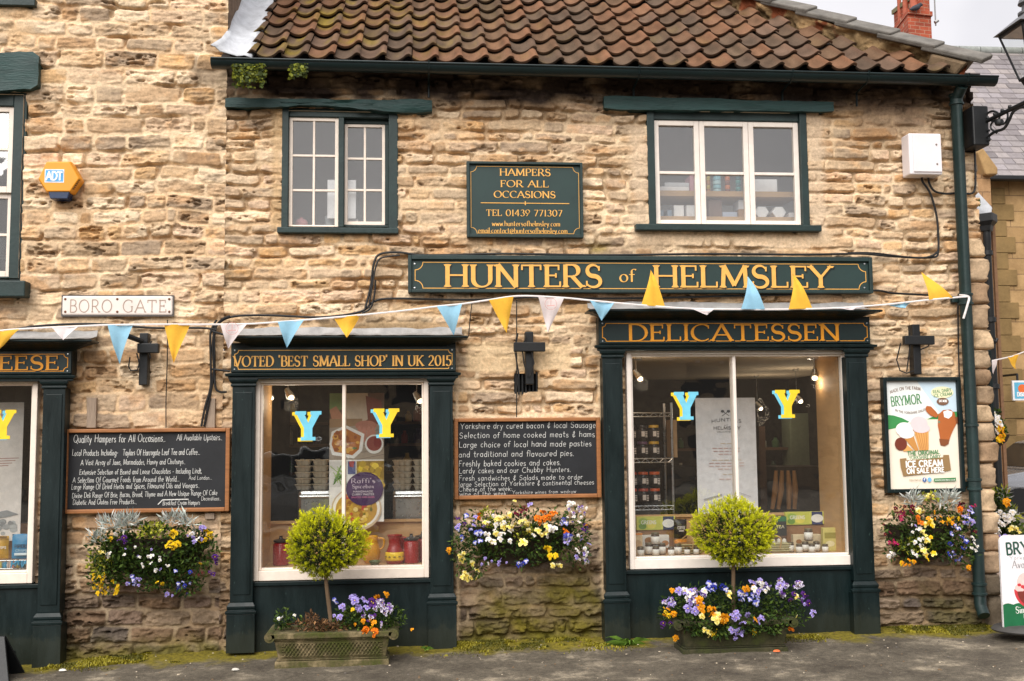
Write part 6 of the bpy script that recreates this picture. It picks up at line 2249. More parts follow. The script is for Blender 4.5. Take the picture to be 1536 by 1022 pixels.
# posters
class Sheet:
    def __init__(s, name, label, px, y, cat='poster'):
        s.x0, s.x1, s.z0, s.z1 = RC(*px, y)
        s.y, s.k, s.c = y, 0, []
        s.b = MB()
        s.t = thing(name, label, cat, ((s.x0+s.x1)/2, y, s.z0))

    def i(s, c):
        if c not in s.c:
            s.c.append(c)
        return s.c.index(c)

    def yy(s):
        s.k += 1
        return s.y-.0005-s.k*.00015

    def U(s, u, v):
        return (s.x0+u*(s.x1-s.x0), s.z1-v*(s.z1-s.z0))

    def pol(s, c, p):
        s.b.flat([s.U(*q) for q in p], s.yy(), s.i(c))

    def el(s, c, u, v, a, d, n=22):
        s.b.disc(*s.U(u, v), a*(s.x1-s.x0), d*(s.z1-s.z0), s.yy(), n, s.i(c))

    def tx(s, c, st, u0, u1, v, h, style='sans', w=.16, **k):
        q = s.U(u0, v)
        text(s.b, st, q[0], s.U(u1, v)[0], q[1], h*(s.z1-s.z0), s.yy(), style, w, m=s.i(c), **k)
        s.k += 4

    def line(s, c, u0, v0, u1, v1, w):
        ribbon(s.b, [s.U(u0, v0), s.U(u1, v1)], lambda a, t: w, s.yy(), s.i(c))

    def done(s, back=(232, 230, 230), rough=.5):
        b = MB()
        b.box(s.x0, s.x1, s.y, s.y+.004, s.z0, s.z1)
        b.build('sheet', cm(back, rough), s.t)
        s.b.build('print', [cm(c, rough) for c in s.c], s.t, fix=False)


p = Sheet('window_poster', 'tall white poster with the shop name standing in the delicatessen window', (1045, 597, 1135, 774), .56)
g_ = (92, 92, 96)
p.line(g_, .44, .11, .56, .155, .006)
p.line(g_, .56, .11, .44, .155, .006)
p.el(g_, .45, .115, .03, .012)
p.el(g_, .55, .115, .03, .012)
p.tx(g_, 'HUNTERS', .26, .76, .215, .026, w=.2, arc=.015)
p.tx(g_, 'of', .47, .53, .24, .014)
p.tx(g_, 'HELMSLEY', .29, .74, .27, .026, w=.2)
p.tx(g_, 'DELICATESSEN', .35, .68, .295, .012)
for k, (v, a, c) in enumerate(((.39, .4, .62), (.43, .26, .74), (.455, .28, .74), (.48, .36, .64), (.53, .25, .76), (.555, .2, .8), (.58, .2, .8), (.605, .34, .66), (.65, .42, .6), (.69, .36, .68))):
    n = max(2, int((c-a)/.09))
    for q in range(n):
        u = a+(c-a)*q/n
        p.line((196, 140, 126) if k % 4 else (208, 180, 140), u, v, u+(c-a)/n*.8, v, .004)
p.line((170, 170, 176), .1, .86, .4, .82, .012)
p.line((190, 190, 196), .2, .9, .46, .84, .006)
p.line((180, 184, 184), .6, .86, .85, .9, .01)
p.line((190, 190, 196), .66, .8, .88, .84, .006)
p.done((226, 226, 230))

p = Sheet('window_poster', 'tall poster of curry dishes and a purple disc in the award shop window', (494, 590, 576, 783), .3)
p.pol((96, 66, 50), [(0, 0), (1, 0), (1, .36), (0, .36)])
p.pol((196, 180, 160), [(.3, .0), (.7, .0), (.72, .2), (.5, .26), (.28, .2)])
p.pol((126, 60, 48), [(.66, .02), (.95, .06), (.98, .22), (.8, .3), (.7, .2)])
p.pol((104, 132, 70), [(0, 0), (.28, 0), (.26, .12), (0, .16)])
p.pol((176, 122, 92), [(.0, .13), (.12, .1), (.28, .2), (.22, .24), (.04, .2)])
p.pol((150, 118, 84), [(0, .2), (.6, .2), (.6, .26), (0, .27)])
p.pol((158, 144, 128), [(0, .27), (1, .24), (1, .52), (0, .52)])
for k in range(5):
    p.line((118, 104, 92), .5, .32+.05*k, 1, .28+.05*k, .004)
p.el((176, 116, 98), .67, .255, .2, .04)
for k in range(4):
    p.el((184, 124, 106), .55+.085*k, .315+.008*(k % 2), .04, .06)
p.pol((232, 230, 226), [(.04, .30), (.3, .25), (.64, .32), (.6, .45), (.45, .51), (.05, .48), (0, .4)])
p.pol((178, 106, 40), [(.08, .31), (.3, .275), (.58, .335), (.54, .44), (.42, .485), (.09, .455), (.04, .4)])
rg = random.Random(4)
for k in range(30):
    p.el(rg.choice([(206, 140, 52), (150, 80, 30), (222, 168, 76), (92, 116, 50)]), rg.uniform(.1, .52), rg.uniform(.3, .45), rg.uniform(.02, .06), rg.uniform(.008, .022), 8)
p.el((228, 226, 222), .82, .4, .17, .075)
p.el((128, 52, 44), .82, .395, .14, .058)
p.pol((236, 232, 226), [(0, .52), (1, .52), (1, 1), (0, 1)])
p.pol((214, 210, 204), [(0, .53), (.33, .53), (.33, .73), (0, .73)])
for k in range(26):
    p.line(rg.choice([(110, 150, 60), (86, 128, 48), (150, 178, 84)]), rg.uniform(.02, .3), rg.uniform(.56, .7), rg.uniform(.05, .32), rg.uniform(.6, .72), .006)
p.pol((92, 98, 140), [(.34, .53), (.48, .53), (.48, .63), (.34, .63)])
p.pol((160, 60, 56), [(.36, .53), (.46, .53), (.44, .58), (.37, .57)])
p.pol((150, 120, 40), [(.5, .53), (1, .53), (1, .75), (.5, .75)])
for k in range(40):
    p.el(rg.choice([(220, 190, 48), (236, 206, 70), (180, 150, 40), (206, 168, 60)]), rg.uniform(.54, .97), rg.uniform(.55, .72), rg.uniform(.03, .07), rg.uniform(.012, .028), 8)
p.el((206, 180, 150), .5, .9, .46, .17)
p.el((240, 234, 222), .5, .895, .43, .155)
p.el((196, 150, 60), .5, .9, .38, .135)
for k in range(44):
    a, q = rg.uniform(0, 6.28), math.sqrt(rg.random())
    p.el(rg.choice([(226, 186, 80), (160, 104, 40), (206, 160, 70), (120, 112, 44), (236, 206, 130), (196, 70, 56)]), .5+.32*q*math.cos(a), .9+.11*q*math.sin(a), rg.uniform(.025, .06), rg.uniform(.008, .02), 8)
p.el((74, 44, 86), .65, .745, .34, .13, 36)
p.tx((222, 206, 216), "Raffi's", .4, .84, .7, .035, 'serif', .16)
p.tx((222, 206, 216), 'Spicebox', .42, .82, .74, .03, 'serif', .16)
p.tx((232, 222, 228), 'HANDMADE', .44, .8, .772, .013, w=.2)
p.tx((232, 222, 228), 'CURRY PASTES', .42, .82, .794, .013, w=.2)
p.tx((206, 120, 160), 'SAUCES AND RUBS', .41, .83, .815, .012, w=.2)
p.done()

p = Sheet('window_poster', 'pale poster with a grey sheep drawing in the left shop window', (-70, 604, 33, 812), .3)
for k in range(4):
    p.line((172, 130, 120), .5, .41+.018*k, .95-.05*k, .405+.018*k, .006)
for k in range(26):
    p.el(rg.choice([(150, 152, 152), (170, 172, 172), (128, 130, 132)]), rg.uniform(.5, .92), rg.uniform(.86, .95), rg.uniform(.03, .07), rg.uniform(.01, .02), 10)
p.pol((140, 142, 144), [(.6, .8), (.8, .78), (.97, .81), (.8, .83), (.64, .84)])
p.done((222, 214, 208))


# jars
def jar_proto(label, x, y, z, h, r, lid, lab_c, name='jar', fill=(60, 44, 36)):
    t = thing(name, label, 'jar', (x, y, z))
    b = MB()
    b.lathe([(r*.9, 0), (r, h*.04), (r, h*.74), (r*.86, h*.82), (r*.84, h*.84)], (0, 0, 0), 16)
    b.build('body', cm(fill, .25), t, smooth=True, local=True)
    b = MB()
    b.lathe([(r*1.012, h*.1), (r*1.012, h*.7)], (0, 0, 0), 16)
    b.build('paper_label', cm(lab_c, .7), t, smooth='all', local=True, fix=False)
    b = MB()
    b.lathe([(r*.9, h*.83), (r*.93, h*.84), (r*.93, h*.97), (r*.86, h), (0, h)], (0, 0, 0), 16)
    b.build('lid', cm(lid, .35), t, smooth=True, local=True)
    return t


jn = 0


def jar_at(label, px, pyb, pyt, group_z=None, lid=(92, 80, 60), lab=(226, 222, 214), fill=(70, 50, 40)):
    global jn
    if group_z is None:
        x, y = on_shelf(px, pyb, DZF)
        z = DZF
    else:
        y = group_z
        x, z = X(px, pyb, y), Z(px, pyb, y)
    h = Z(px, pyt, y)-Z(px, pyb, y)
    return jar_proto(label, x, y, z, h, h*.36, lid, lab, fill=fill)


JG = 'jars in the delicatessen window'
for (lab, px, pyb, pyt, gz_) in (
        ('white-labelled jar crowning the little stack at the left of the delicatessen window', 983, 817.5, 799, .2),
        ('white-labelled jar at the back left under the crowning jar in the delicatessen window', 974, 836, 818, .22),
        ('white-labelled jar at the back right under the crowning jar in the delicatessen window', 993, 834, 817, .22),
        ('white-labelled jar in front beneath the crowning jar of the left stack', 984, 838, 823, .12),
        ('low white-labelled jar at the far left edge of the delicatessen window', 961, 840, 825, .1),
        ('squat white-labelled jar standing alone right of the left jar stack', 1007, 837, 823, .1),
        ('dark-lidded jar beside the black coffee bag in the delicatessen window', 1017, 834, 818, .2),
        ('small jar inside the handle of the wicker basket left of the conifer', 1031, 833, 821, .15),
        ('small jar just left of the conifer ball behind the basket handle', 1044.5, 833, 821, .16),
        ('white-labelled jar crowning the little stack at the right of the delicatessen window', 1213, 811, 793, .2),
        ('low jar at the left foot of the right jar stack', 1199, 830, 816, .12),
        ('jar second from left at the foot of the right jar stack', 1208, 827, 812, .22),
        ('jar at the front middle of the right jar stack', 1218, 829, 815, .12),
        ('jar at the right back of the right jar stack', 1225, 826, 811, .22),
        ('squat jar standing alone right of the right jar stack by the packet', 1238, 828, 815, .12),
        ('small jar between the basket of eggs and the right jar stack', 1186, 829, 814, .2)):
    t = jar_at(lab, px, pyb, pyt, gz_)
    t['group'] = JG
    if gz_ and pyb > 820:
        t.location.z = DZF


# cartons, packets and bags
def carton(label, cat, px, y, dep, col, bands=(), name='carton', z=None, rot=0.0, par=None):
    x0, x1, z0, z1 = RC(*px, y)
    if z is not None:
        z0 = z
    t = thing(name, label, cat, ((x0+x1)/2, y, z0))
    b = MB()
    b.box(x0, x1, y, y+dep, z0, z1)
    b.build('body', cm(col, .55), t, bevel=.004)
    if bands:
        b = MB()
        cs = []
        for k, (u0, v0, u1, v1, c, kind) in enumerate(bands):
            if c not in cs:
                cs.append(c)
            yy = y-.001-.0003*k
            if kind == 'r':
                b.flat([(x0+u0*(x1-x0), z1-v1*(z1-z0)), (x0+u1*(x1-x0), z1-v1*(z1-z0)), (x0+u1*(x1-x0), z1-v0*(z1-z0)), (x0+u0*(x1-x0), z1-v0*(z1-z0))], yy, cs.index(c))
            elif kind == 'e':
                b.disc(x0+(u0+u1)/2*(x1-x0), z1-(v0+v1)/2*(z1-z0), (u1-u0)/2*(x1-x0), (v1-v0)/2*(z1-z0), yy, 20, cs.index(c))
            else:
                text(b, kind, x0+u0*(x1-x0), x0+u1*(x1-x0), z1-v1*(z1-z0), (v1-v0)*(z1-z0), yy, 'sans', .18, m=cs.index(c))
        b.build('label_print', [cm(c, .6) for c in cs], t, fix=False)
    return t


def bag(label, px, y, col, bands=(), z=None, cat='bag', name='snack_bag'):
    x0, x1, z0, z1 = RC(*px, y)
    if z is not None:
        z0 = z
    t = thing(name, label, cat, ((x0+x1)/2, y, z0))
    n, m_ = 10, 8
    vs, fs = [], []
    for side in (-1, 1):
        for j in range(n+1):
            v = j/n
            puff = .03*math.sin(math.pi*min(1, v*.95+.05))**.6 if v < .97 else 0
            for i in range(m_+1):
                u = i/m_
                wob = .004*math.sin(u*9+j)*(1 if v > .85 else .3)
                vs.append((x0+(x1-x0)*(u+(u-.5)*.06*math.sin(math.pi*v*3)*.3), y+side*puff*math.sin(math.pi*u)**.7+wob*.5, z0+(z1-z0)*v+wob*.3))
    k = m_+1
    for s_ in (0, (n+1)*k):
        fs += [(s_+j*k+i, s_+j*k+i+1, s_+(j+1)*k+i+1, s_+(j+1)*k+i) for j in range(n) for i in range(m_)]
    b = MB()
    b.add(vs, fs)
    b.build('packet', cm(col, .35), t, smooth='all', fix=False)
    if bands:
        b = MB()
        cs = []
        for q, (u0, v0, u1, v1, c, kind) in enumerate(bands):
            if c not in cs:
                cs.append(c)
            yy = y-.034-.0004*q
            if kind == 'r':
                b.flat([(x0+u0*(x1-x0), z1-v1*(z1-z0)), (x0+u1*(x1-x0), z1-v1*(z1-z0)), (x0+u1*(x1-x0), z1-v0*(z1-z0)), (x0+u0*(x1-x0), z1-v0*(z1-z0))], yy, cs.index(c))
            else:
                text(b, kind, x0+u0*(x1-x0), x0+u1*(x1-x0), z1-v1*(z1-z0), (v1-v0)*(z1-z0), yy, 'sans', .18, m=cs.index(c))
        b.build('label_print', [cm(c, .5) for c in cs], t, fix=False)
    return t


GB = [(0, 0, .62, 1, (196, 198, 84), 'r'), (.05, .1, .3, .6, (150, 178, 70), 'e'), (.25, .3, .5, .9, (222, 210, 90), 'e'), (.05, .5, .25, .95, (110, 150, 60), 'e'), (.68, 0, .96, 1, (50, 58, 104), 'r'), (.66, .2, .98, .85, (236, 234, 230), 'e'), (.12, .3, .5, .55, (238, 238, 226), 'GREENS')]
carton('flat lemon-green carton with an oval badge leaning on the backboard, left of the conifer', 'carton', (955, 775, 1013, 795), .44, .04, (206, 204, 96), GB)
carton('flat lemon-green carton with an oval badge leaning on the backboard, right of the conifer', 'carton', (1178, 768, 1236, 787), .44, .04, (206, 204, 96), GB)
carton('brown panel carton holding up the left lemon-green carton', 'carton', (957, 795, 1010, 830), .45, .03, (150, 110, 76), z=DZF)
carton('brown panel carton holding up the right lemon-green carton', 'carton', (1180, 788, 1236, 826), .45, .03, (150, 110, 76), z=DZF)
carton('white biscuit carton with brown biscuits printed on it, behind the left jars', 'carton', (963, 803, 1004, 832), .33, .05, (216, 212, 204), [(.1, .1, .42, .5, (150, 104, 60), 'e'), (.72, .3, .98, .6, (164, 112, 64), 'e'), (.7, .7, 1, 1, (140, 96, 56), 'e'), (.5, .4, .62, .6, (140, 176, 196), 'r')], z=DZF)
carton('cream biscuit carton with brown biscuits printed on it, behind the right jars', 'carton', (1190, 802, 1232, 828), .33, .05, (214, 196, 162), [(.1, .3, .3, .6, (150, 104, 60), 'e'), (.7, .4, .95, .75, (164, 112, 64), 'e')], z=DZF)
bag('black coffee bag with white print beside the left lemon-green carton', (1011, 779, 1030, 808), .36, (40, 32, 30), [(.2, .35, .8, .5, (200, 190, 180), 'COFFEE'), (.3, .55, .7, .62, (190, 180, 170), 'r')], name='coffee_bag')
bag('orange bag standing under the black coffee bag', (1012, 809, 1030, 832), .34, (206, 130, 40), z=DZF, name='coffee_bag')
carton('dark carton with a green top beside the right lemon-green carton', 'carton', (1160, 775, 1180, 804), .36, .05, (44, 46, 46), [(0, 0, 1, .25, (40, 110, 70), 'r'), (.2, .45, .8, .6, (214, 206, 180), 'TEA')])
carton('grey pedestal box below the dark green-topped carton', 'carton', (1160, 804, 1180, 828), .36, .06, (92, 66, 52), z=DZF)
carton('yellow patterned packet at the right end of the delicatessen window', 'packet', (1235, 792, 1256, 829), .2, .05, (202, 190, 110), [(.1, .2, .9, .45, (150, 140, 60), 'r'), (.15, .55, .8, .8, (224, 214, 170), 'e')], name='packet', z=DZF)
carton('cream packet with an orange top at the left end of the delicatessen window', 'packet', (950, 800, 964, 838), .17, .06, (216, 190, 150), [(0, 0, 1, .08, (220, 130, 50), 'r'), (.1, .3, .9, .7, (196, 160, 120), 'e')], name='packet', z=DZF)


def wicker(label, px0, px1, pyt, pyb, y, col, eggs):
    x0, x1, z0, z1 = RC(px0, pyt, px1, pyb, y)
    z0 = DZF
    t = thing('gift_basket', label, 'basket', ((x0+x1)/2, y, z0))
    b = MB()
    b.box(x0, x1, y, y+.13, z0, z0+(z1-z0)*.62)
    b.build('body', cm(col, .8), t, bevel=.012)
    b = MB()
    for k in range(4):
        z = z0+(z1-z0)*(.1+.15*k)
        b.tube([(x0-.003, y-.004, z), (x1+.003, y-.004, z)], .005, 5)
    b.build('weave', cm((170, 160, 120), .8), t, smooth=True)
    b = MB()
    b.tube(smooth_path([(x0+(x1-x0)*.55, y+.0, z0+.03), (x0+(x1-x0)*.58, y-.012, z0+(z1-z0)*.9), (x0+(x1-x0)*.4, y+.05, z1+.01), (x0+(x1-x0)*.2, y+.11, z0+(z1-z0)*.8)]), .006, 6)
    b.build('handle', cm((190, 156, 104), .7), t, smooth=True)
    for k in range(eggs):
        b = MB()
        b.lathe([(0, -.02), (.014, -.014), (.019, 0), (.014, .016), (0, .024)], (x0+.03+(x1-x0-.06)*k/max(1, eggs-1), y+.06, z0+(z1-z0)*.68), 10)
        b.build('egg', cm((230, 224, 214), .5), t, smooth=True)
    return t


wicker('pale wicker basket with white eggs right of the conifer ball in the window', 1150, 1186, 806, 831, .18, (176, 170, 128), 4)
wicker('open cane basket left of the conifer ball in the window', 1022, 1052, 806, 835, .2, (150, 112, 70), 0)

# wire rack with tins, behind the backboard on the left
x0, x1 = X(940, 700, .7), X(1008, 700, .7)
t = thing('wire_rack', 'chrome wire shelf rack of dark tins behind the left delicatessen pane', 'rack', ((x0+x1)/2, .8, .0))
zs1, zs2, zs3 = Z(975, 687, .7), Z(975, 758, .7), Z(975, 622, .7)
for xx in (x0, x1):
    for yy in (.68, .95):
        b = MB()
        b.tube([(xx, yy, -.05), (xx, yy, zs3+.1)], .011, 8)
        b.build('post', STEEL, t, smooth=True)
for z in (zs1, zs2, zs3+.02):
    b = MB()
    for k in range(12):
        b.tube([(x0+(x1-x0)*k/11, .68, z-.008), (x0+(x1-x0)*k/11, .95, z-.008)], .003, 5)
    for dz in (0, -.032):
        b.tube([(x0, .672, z+dz-.006), (x1, .672, z+dz-.006)], .005, 6)
    n = 10
    b.tube([(x0+(x1-x0)*k/n, .67, z-.008-(.03 if k % 2 else 0)) for k in range(n+1)], .004, 5)
    b.build('shelf', STEEL, t, smooth=True)
lids = {0: [(40, 36, 36), (40, 36, 36), (206, 160, 50)], 1: [(40, 36, 36), (92, 60, 90), (206, 160, 50)], 2: [(176, 70, 50), (190, 84, 40), (200, 90, 40)], 3: [(190, 74, 44), (176, 70, 50), (196, 84, 40)]}
rows_ = ['top row', 'second row', 'third row', 'bottom row']
for r_ in range(4):
    for c_ in range(3):
        h = .138
        z = (zs1 if r_ < 2 else zs2)+(h+.002 if r_ % 2 == 0 else 0)+.001
        t = jar_proto('dark tin, %s of the %s on the wire rack' % (['left', 'middle', 'right'][c_], rows_[r_]), x0+.052+c_*.1, .76, z, h, .048, lids[r_][c_], (38, 34, 36), 'tin', (30, 28, 30))
        t['category'] = 'tin'
        t['group'] = 'tins on the wire rack'
        b = MB()
        b.box(-.016, .012, -.0505, -.047, h*.3, h*.62)
        for k in range(4):
            b.box(.018, .036, -.0475, -.036, h*(.25+.1*k), h*(.30+.1*k))
        b.build('label_picture', cm((226, 214, 204), .6), t, local=True)
carton('upright brown cardboard box just right of the wire rack', 'carton', (1008, 630, 1016, 692), .72, .2, (176, 140, 100), z=zs1)

# dim goods at the back of the shop
for k, (px, y, dep, col, lab) in enumerate((
        ((1010, 700, 1044, 800), 2.6, .5, (40, 44, 46), 'dark counter unit far back in the shop, left of the tall poster'),
        ((1140, 640, 1150, 790), 2.4, .1, (84, 60, 44), 'narrow dark wooden post far back right of the tall poster'),
        ((1186, 620, 1232, 690), 3.6, .3, (120, 130, 110), 'pale chiller panel far back in the delicatessen'),
        ((1166, 700, 1240, 800), 2.9, .5, (58, 48, 40), 'dark brown counter far back in the delicatessen'))):
    carton(lab, 'counter', px, y, dep, col, name='shop_counter', z=-.03)
rg = random.Random(21)
for u, (pxa, pxb, yb, lab) in enumerate(((1142, 1240, 3.7, 'dim rear shelf right of the tall poster'), (1016, 1044, 3.7, 'dim rear shelf left of the tall poster'), (404, 492, 3.3, 'dim rear shelf, left side of award window'), (580, 640, 3.3, 'dim rear shelf, right side of award window'))):
    xa, xb = X(pxa, 680, yb), X(pxb, 680, yb)
    t = thing('wall_shelf', lab, 'shelf', ((xa+xb)/2, yb+.15, 1.0))
    zs_all = [Z(1100, q, yb) for q in ((760, 715, 672) if u < 2 else (700, 660, 628))]
    for z in zs_all:
        b = MB()
        b.box(xa, xb, yb, yb+.3, z-.03, z)
        b.build('board', cm((96, 70, 48), .7), t)
    for q, z in enumerate(zs_all):
        x, k = xa+.06, 0
        while x < xb-.08:
            c = rg.choice([(150, 60, 44), (60, 96, 60), (190, 160, 80), (170, 170, 160), (70, 60, 90), (120, 90, 60), (200, 190, 170), (40, 60, 50)])
            h, r_ = rg.uniform(.1, .2), rg.uniform(.035, .055)
            b = MB()
            b.lathe([(r_*.9, 0), (r_, .01), (r_, h*.65), (r_*.5, h*.8), (r_*.45, h), (0, h)], (x, yb+.1, z), 10)
            o = b.build('bottle', cm(c, .4), None, smooth=True)
            tag(o, '%s dim bottle on the %s board of the %s' % (['leftmost', 'second', 'third', 'fourth', 'fifth', 'sixth', 'seventh', 'eighth', 'ninth', 'tenth', 'eleventh', 'twelfth'][min(k, 11)], ['bottom', 'middle', 'top'][q], lab.replace('dim ', '')), 'bottle', 'dim bottles at the back of the shop')
            x += r_*2+rg.uniform(.02, .09)
            k += 1
for k in range(4):
    px = 1162+k*9
    b = MB()
    q0, q1 = P(px+(-6 if k < 2 else 5)*.6, 764, 1.4), P(px+2, 706, 1.4)
    b.tube([q0, (np.array(q0)+np.array(q1))/2+np.array([.01, 0, 0]), q1], [.018, .028, .016], 8)
    tag(b.build('baguette', cm((170, 120, 70), .8), None, smooth=True), ['leftmost', 'second from left', 'third from left', 'rightmost'][k]+' of four bread sticks standing at the back of the delicatessen', 'bread', 'bread sticks')

# egg trays on two steel cabinets, award window
for i, (px0, px1, lab) in enumerate(((446, 498, 'rounded steel cabinet under the egg trays, left of the curry poster'), (588, 650, 'rounded steel cabinet under the egg trays, right of the curry poster'))):
    y = .62
    xa, xb, zt = X(px0, 760, y), X(px1, 760, y), Z(px0, 736, y)
    t = thing('steel_cabinet', lab, 'cabinet', ((xa+xb)/2, y, .0))
    b = MB()
    b.box(xa, xb, y, y+.45, .0, zt)
    b.build('body', STEEL, t, bevel=.03)
    b = MB()
    b.tube([(xa+.02, y-.02, zt-.05), (xb-.02, y-.02, zt-.05)], .012, 8)
    b.build('handle', STEEL, t, smooth=True)
    for s_ in range(2):
        for k in range(5):
            wd = (xb-xa)*.5
            xc = xa-(.03 if i == 0 else -.0)+wd*s_
            zz = zt+.002+k*.05
            b = MB()
            b.box(xc+.006, xc+wd-.006, y+.06, y+.3, zz+.036, zz+.042)
            for q in range(3):
                cxx = xc+.04+(wd-.08)*q/2
                b.lathe([(.02, 0), (.034, .036), (.042, .042), (.036, .046), (.0, .03)], (cxx, y+.06, zz), 10)
                b.lathe([(.02, 0), (.034, .036), (.03, .04), (.0, .03)], (cxx, y+.14, zz), 8)
            o = b.build('egg_tray', cm((196, 190, 174), .95), None)
            o.data['pattern'] = 1
            tag(o, '%s egg tray of the %s stack %s of the curry poster' % (['lowest', 'second', 'third', 'fourth', 'topmost'][k], ['left', 'right'][s_], ['left', 'right'][i]), 'egg tray', 'stacked egg trays')


# pottery
def pot(label, name, prof, px, pyb, pyt, y, mats_, handle=None, spout=None, lidk=None, z=None, band=None):
    x = X(px, pyb, y)
    z0 = MZF if z is None else z
    h = Z(px, pyt, y)-Z(px, pyb, y)
    t = thing(name, label, 'pottery', (x, y, z0))
    b = MB()
    b.lathe([(r*h, v*h) for r, v in prof], (0, 0, 0), 22)
    b.build('body', cm(mats_, .25), t, smooth=True, local=True)
    if band:
        b = MB()
        v0, v1, c = band
        def rad(v):
            for (r0, a), (r1, c_) in zip(prof[:-1], prof[1:]):
                if a <= v <= c_ and c_ > a:
                    return r0+(r1-r0)*(v-a)/(c_-a)
            return prof[-1][0]
        vv = [v0+(v1-v0)*k/5 for k in range(6)]
        b.lathe([((rad(v)+.006)*h, v*h) for v in vv], (0, 0, 0), 22)
        b.build('painted_band', cm(c, .25), t, smooth='all', local=True, fix=False)
        b = MB()
        for k in range(5):
            a = R(-150+30*k)
            v = (v0+v1)/2
            b.lathe([(0, -.002), (.012, .0), (.0, .004)], (math.cos(a)*(rad(v)+.012)*h, math.sin(a)*(rad(v)+.012)*h, v*h), 8)
        b.build('painted_flower', cm((60, 60, 40), .3), t, local=True)
    if handle:
        b = MB()
        b.tube(smooth_path([(r*h, 0, v*h) for r, v in handle]), .03*h+.002, 8)
        b.build('handle', cm(mats_, .25), t, smooth=True, local=True)
    if lidk:
        b = MB()
        b.lathe([(r*h, v*h) for r, v in lidk], (0, 0, 0), 20)
        b.build('lid', cm((50, 44, 42), .3), t, smooth=True, local=True)
    return t


JUG = [(.2, 0), (.26, .05), (.33, .25), (.34, .42), (.28, .66), (.22, .82), (.25, .97), (.24, 1), (.2, .96), (.18, .85)]
CAN = [(.24, 0), (.27, .03), (.27, .7), (.22, .76), (.2, .78)]
CLID = [(.21, .78), (.26, .8), (.26, .86), (.08, .9), (.05, .96), (.06, 1.0), (0, 1.0)]
pot('red canister with a clip lid at the left end of the award window', 'canister', CAN, 421, 851, 807, .25, (146, 24, 24), lidk=CLID)
pot('plain mustard yellow jug behind the conifer in the award window', 'jug', JUG, 557, 849, 808, .26, (214, 150, 34), handle=[(.24, .92), (.46, .86), (.44, .6), (.32, .5)])
pot('red jug with a yellow flowered band in the award window', 'jug', [(.26, 0), (.3, .04), (.34, .2), (.33, .38), (.24, .56), (.2, .7), (.22, .9), (.28, 1), (.26, .99), (.18, .9)], 592, 848, 805, .2, (146, 24, 24), handle=[(.24, .92), (.44, .84), (.42, .56), (.3, .44)], band=(.12, .42, (236, 198, 50)))
pot('tall red clip-lid canister right of the flowered jug', 'canister', CAN, 617, 848, 804, .22, (146, 24, 24), lidk=CLID)
pot('red canister cut off by the right frame of the award window', 'canister', CAN, 634, 850, 806, .34, (150, 30, 30), lidk=CLID)
pot('dark red pot half hidden behind the flowered jug', 'jug', JUG, 606, 846, 812, .36, (128, 28, 30))
pot('low green dish in front of the mustard jug', 'dish', [(.5, 0), (.9, .25), (1.3, .9), (1.25, 1), (.8, .4), (0, .3)], 562, 849, 842, .12, (84, 104, 60))

# left shop window
bag('blue crisp bag at the right end of the left shop window', (18, 801, 49, 838), .3, (44, 130, 176), [(.2, .42, .85, .55, (20, 40, 60), 'PIPERS'), (.25, .62, .8, .7, (190, 220, 230), 'CRISPS'), (.2, .75, .8, .85, (220, 236, 240), 'r')], z=None)
bag('mustard yellow crisp bag cut by the left photo edge', (-14, 804, 13, 838), .3, (206, 156, 34), [(.3, .45, .95, .55, (240, 236, 226), 'CRISPS'), (.2, .0, 1, .1, (120, 84, 20), 'r')])
for px, c, lab in ((46.5, (226, 180, 40), 'slim yellow bottle by the right frame of the left shop window'),):
    x, y = X(px, 846, .16), .16
    t = thing('bottle', lab, 'bottle', (x, y, LZF))
    b = MB()
    b.lathe([(.022, 0), (.024, .01), (.024, .1), (.012, .13), (.011, .16), (.014, .165), (0, .17)], (0, 0, 0), 12)
    b.build('body', cm(c, .3), t, smooth=True, local=True)
t = thing('sweet_rack', 'low wire rack of little sweets along the foot of the left shop window', 'rack', (X(5, 850, .14), .14, LZF))
xa, xb = X(-40, 850, .14), X(40, 850, .14)
b = MB()
for k in range(10):
    xx = xa+(xb-xa)*k/9
    b.tube([(xx, .12, LZF), (xx, .12, LZF+.075)], .003, 5)
for dz in (.01, .07):
    b.tube([(xa, .118, LZF+dz), (xb, .118, LZF+dz)], .0035, 5)
b.build('wire', STEEL, t)
for k in range(11):
    b = MB()
    b.lathe([(0, 0), (.018, .008), (.024, .03), (.016, .05), (0, .056)], (xa+.03+(xb-xa-.06)*k/10, .15, LZF+.005), 9)
    b.build('sweet', cm([(206, 120, 110), (196, 180, 90), (60, 150, 190), (226, 206, 196)][k % 4], .4), t, smooth=True)
b = MB()
rg = random.Random(9)
pts = [(X(18, 850, .11)+.16*k/22+rg.uniform(-.01, .01), .1+rg.uniform(-.01, .01), LZF+.02+.05*abs(math.sin(k*1.3))) for k in range(23)]
b.tube(smooth_path(pts, 3), .007, 5)
tag(b.build('ribbon_tangle', cm((40, 140, 180), .5), None, smooth=True), 'tangle of blue ribbon in front of the blue crisp bag', 'ribbon')

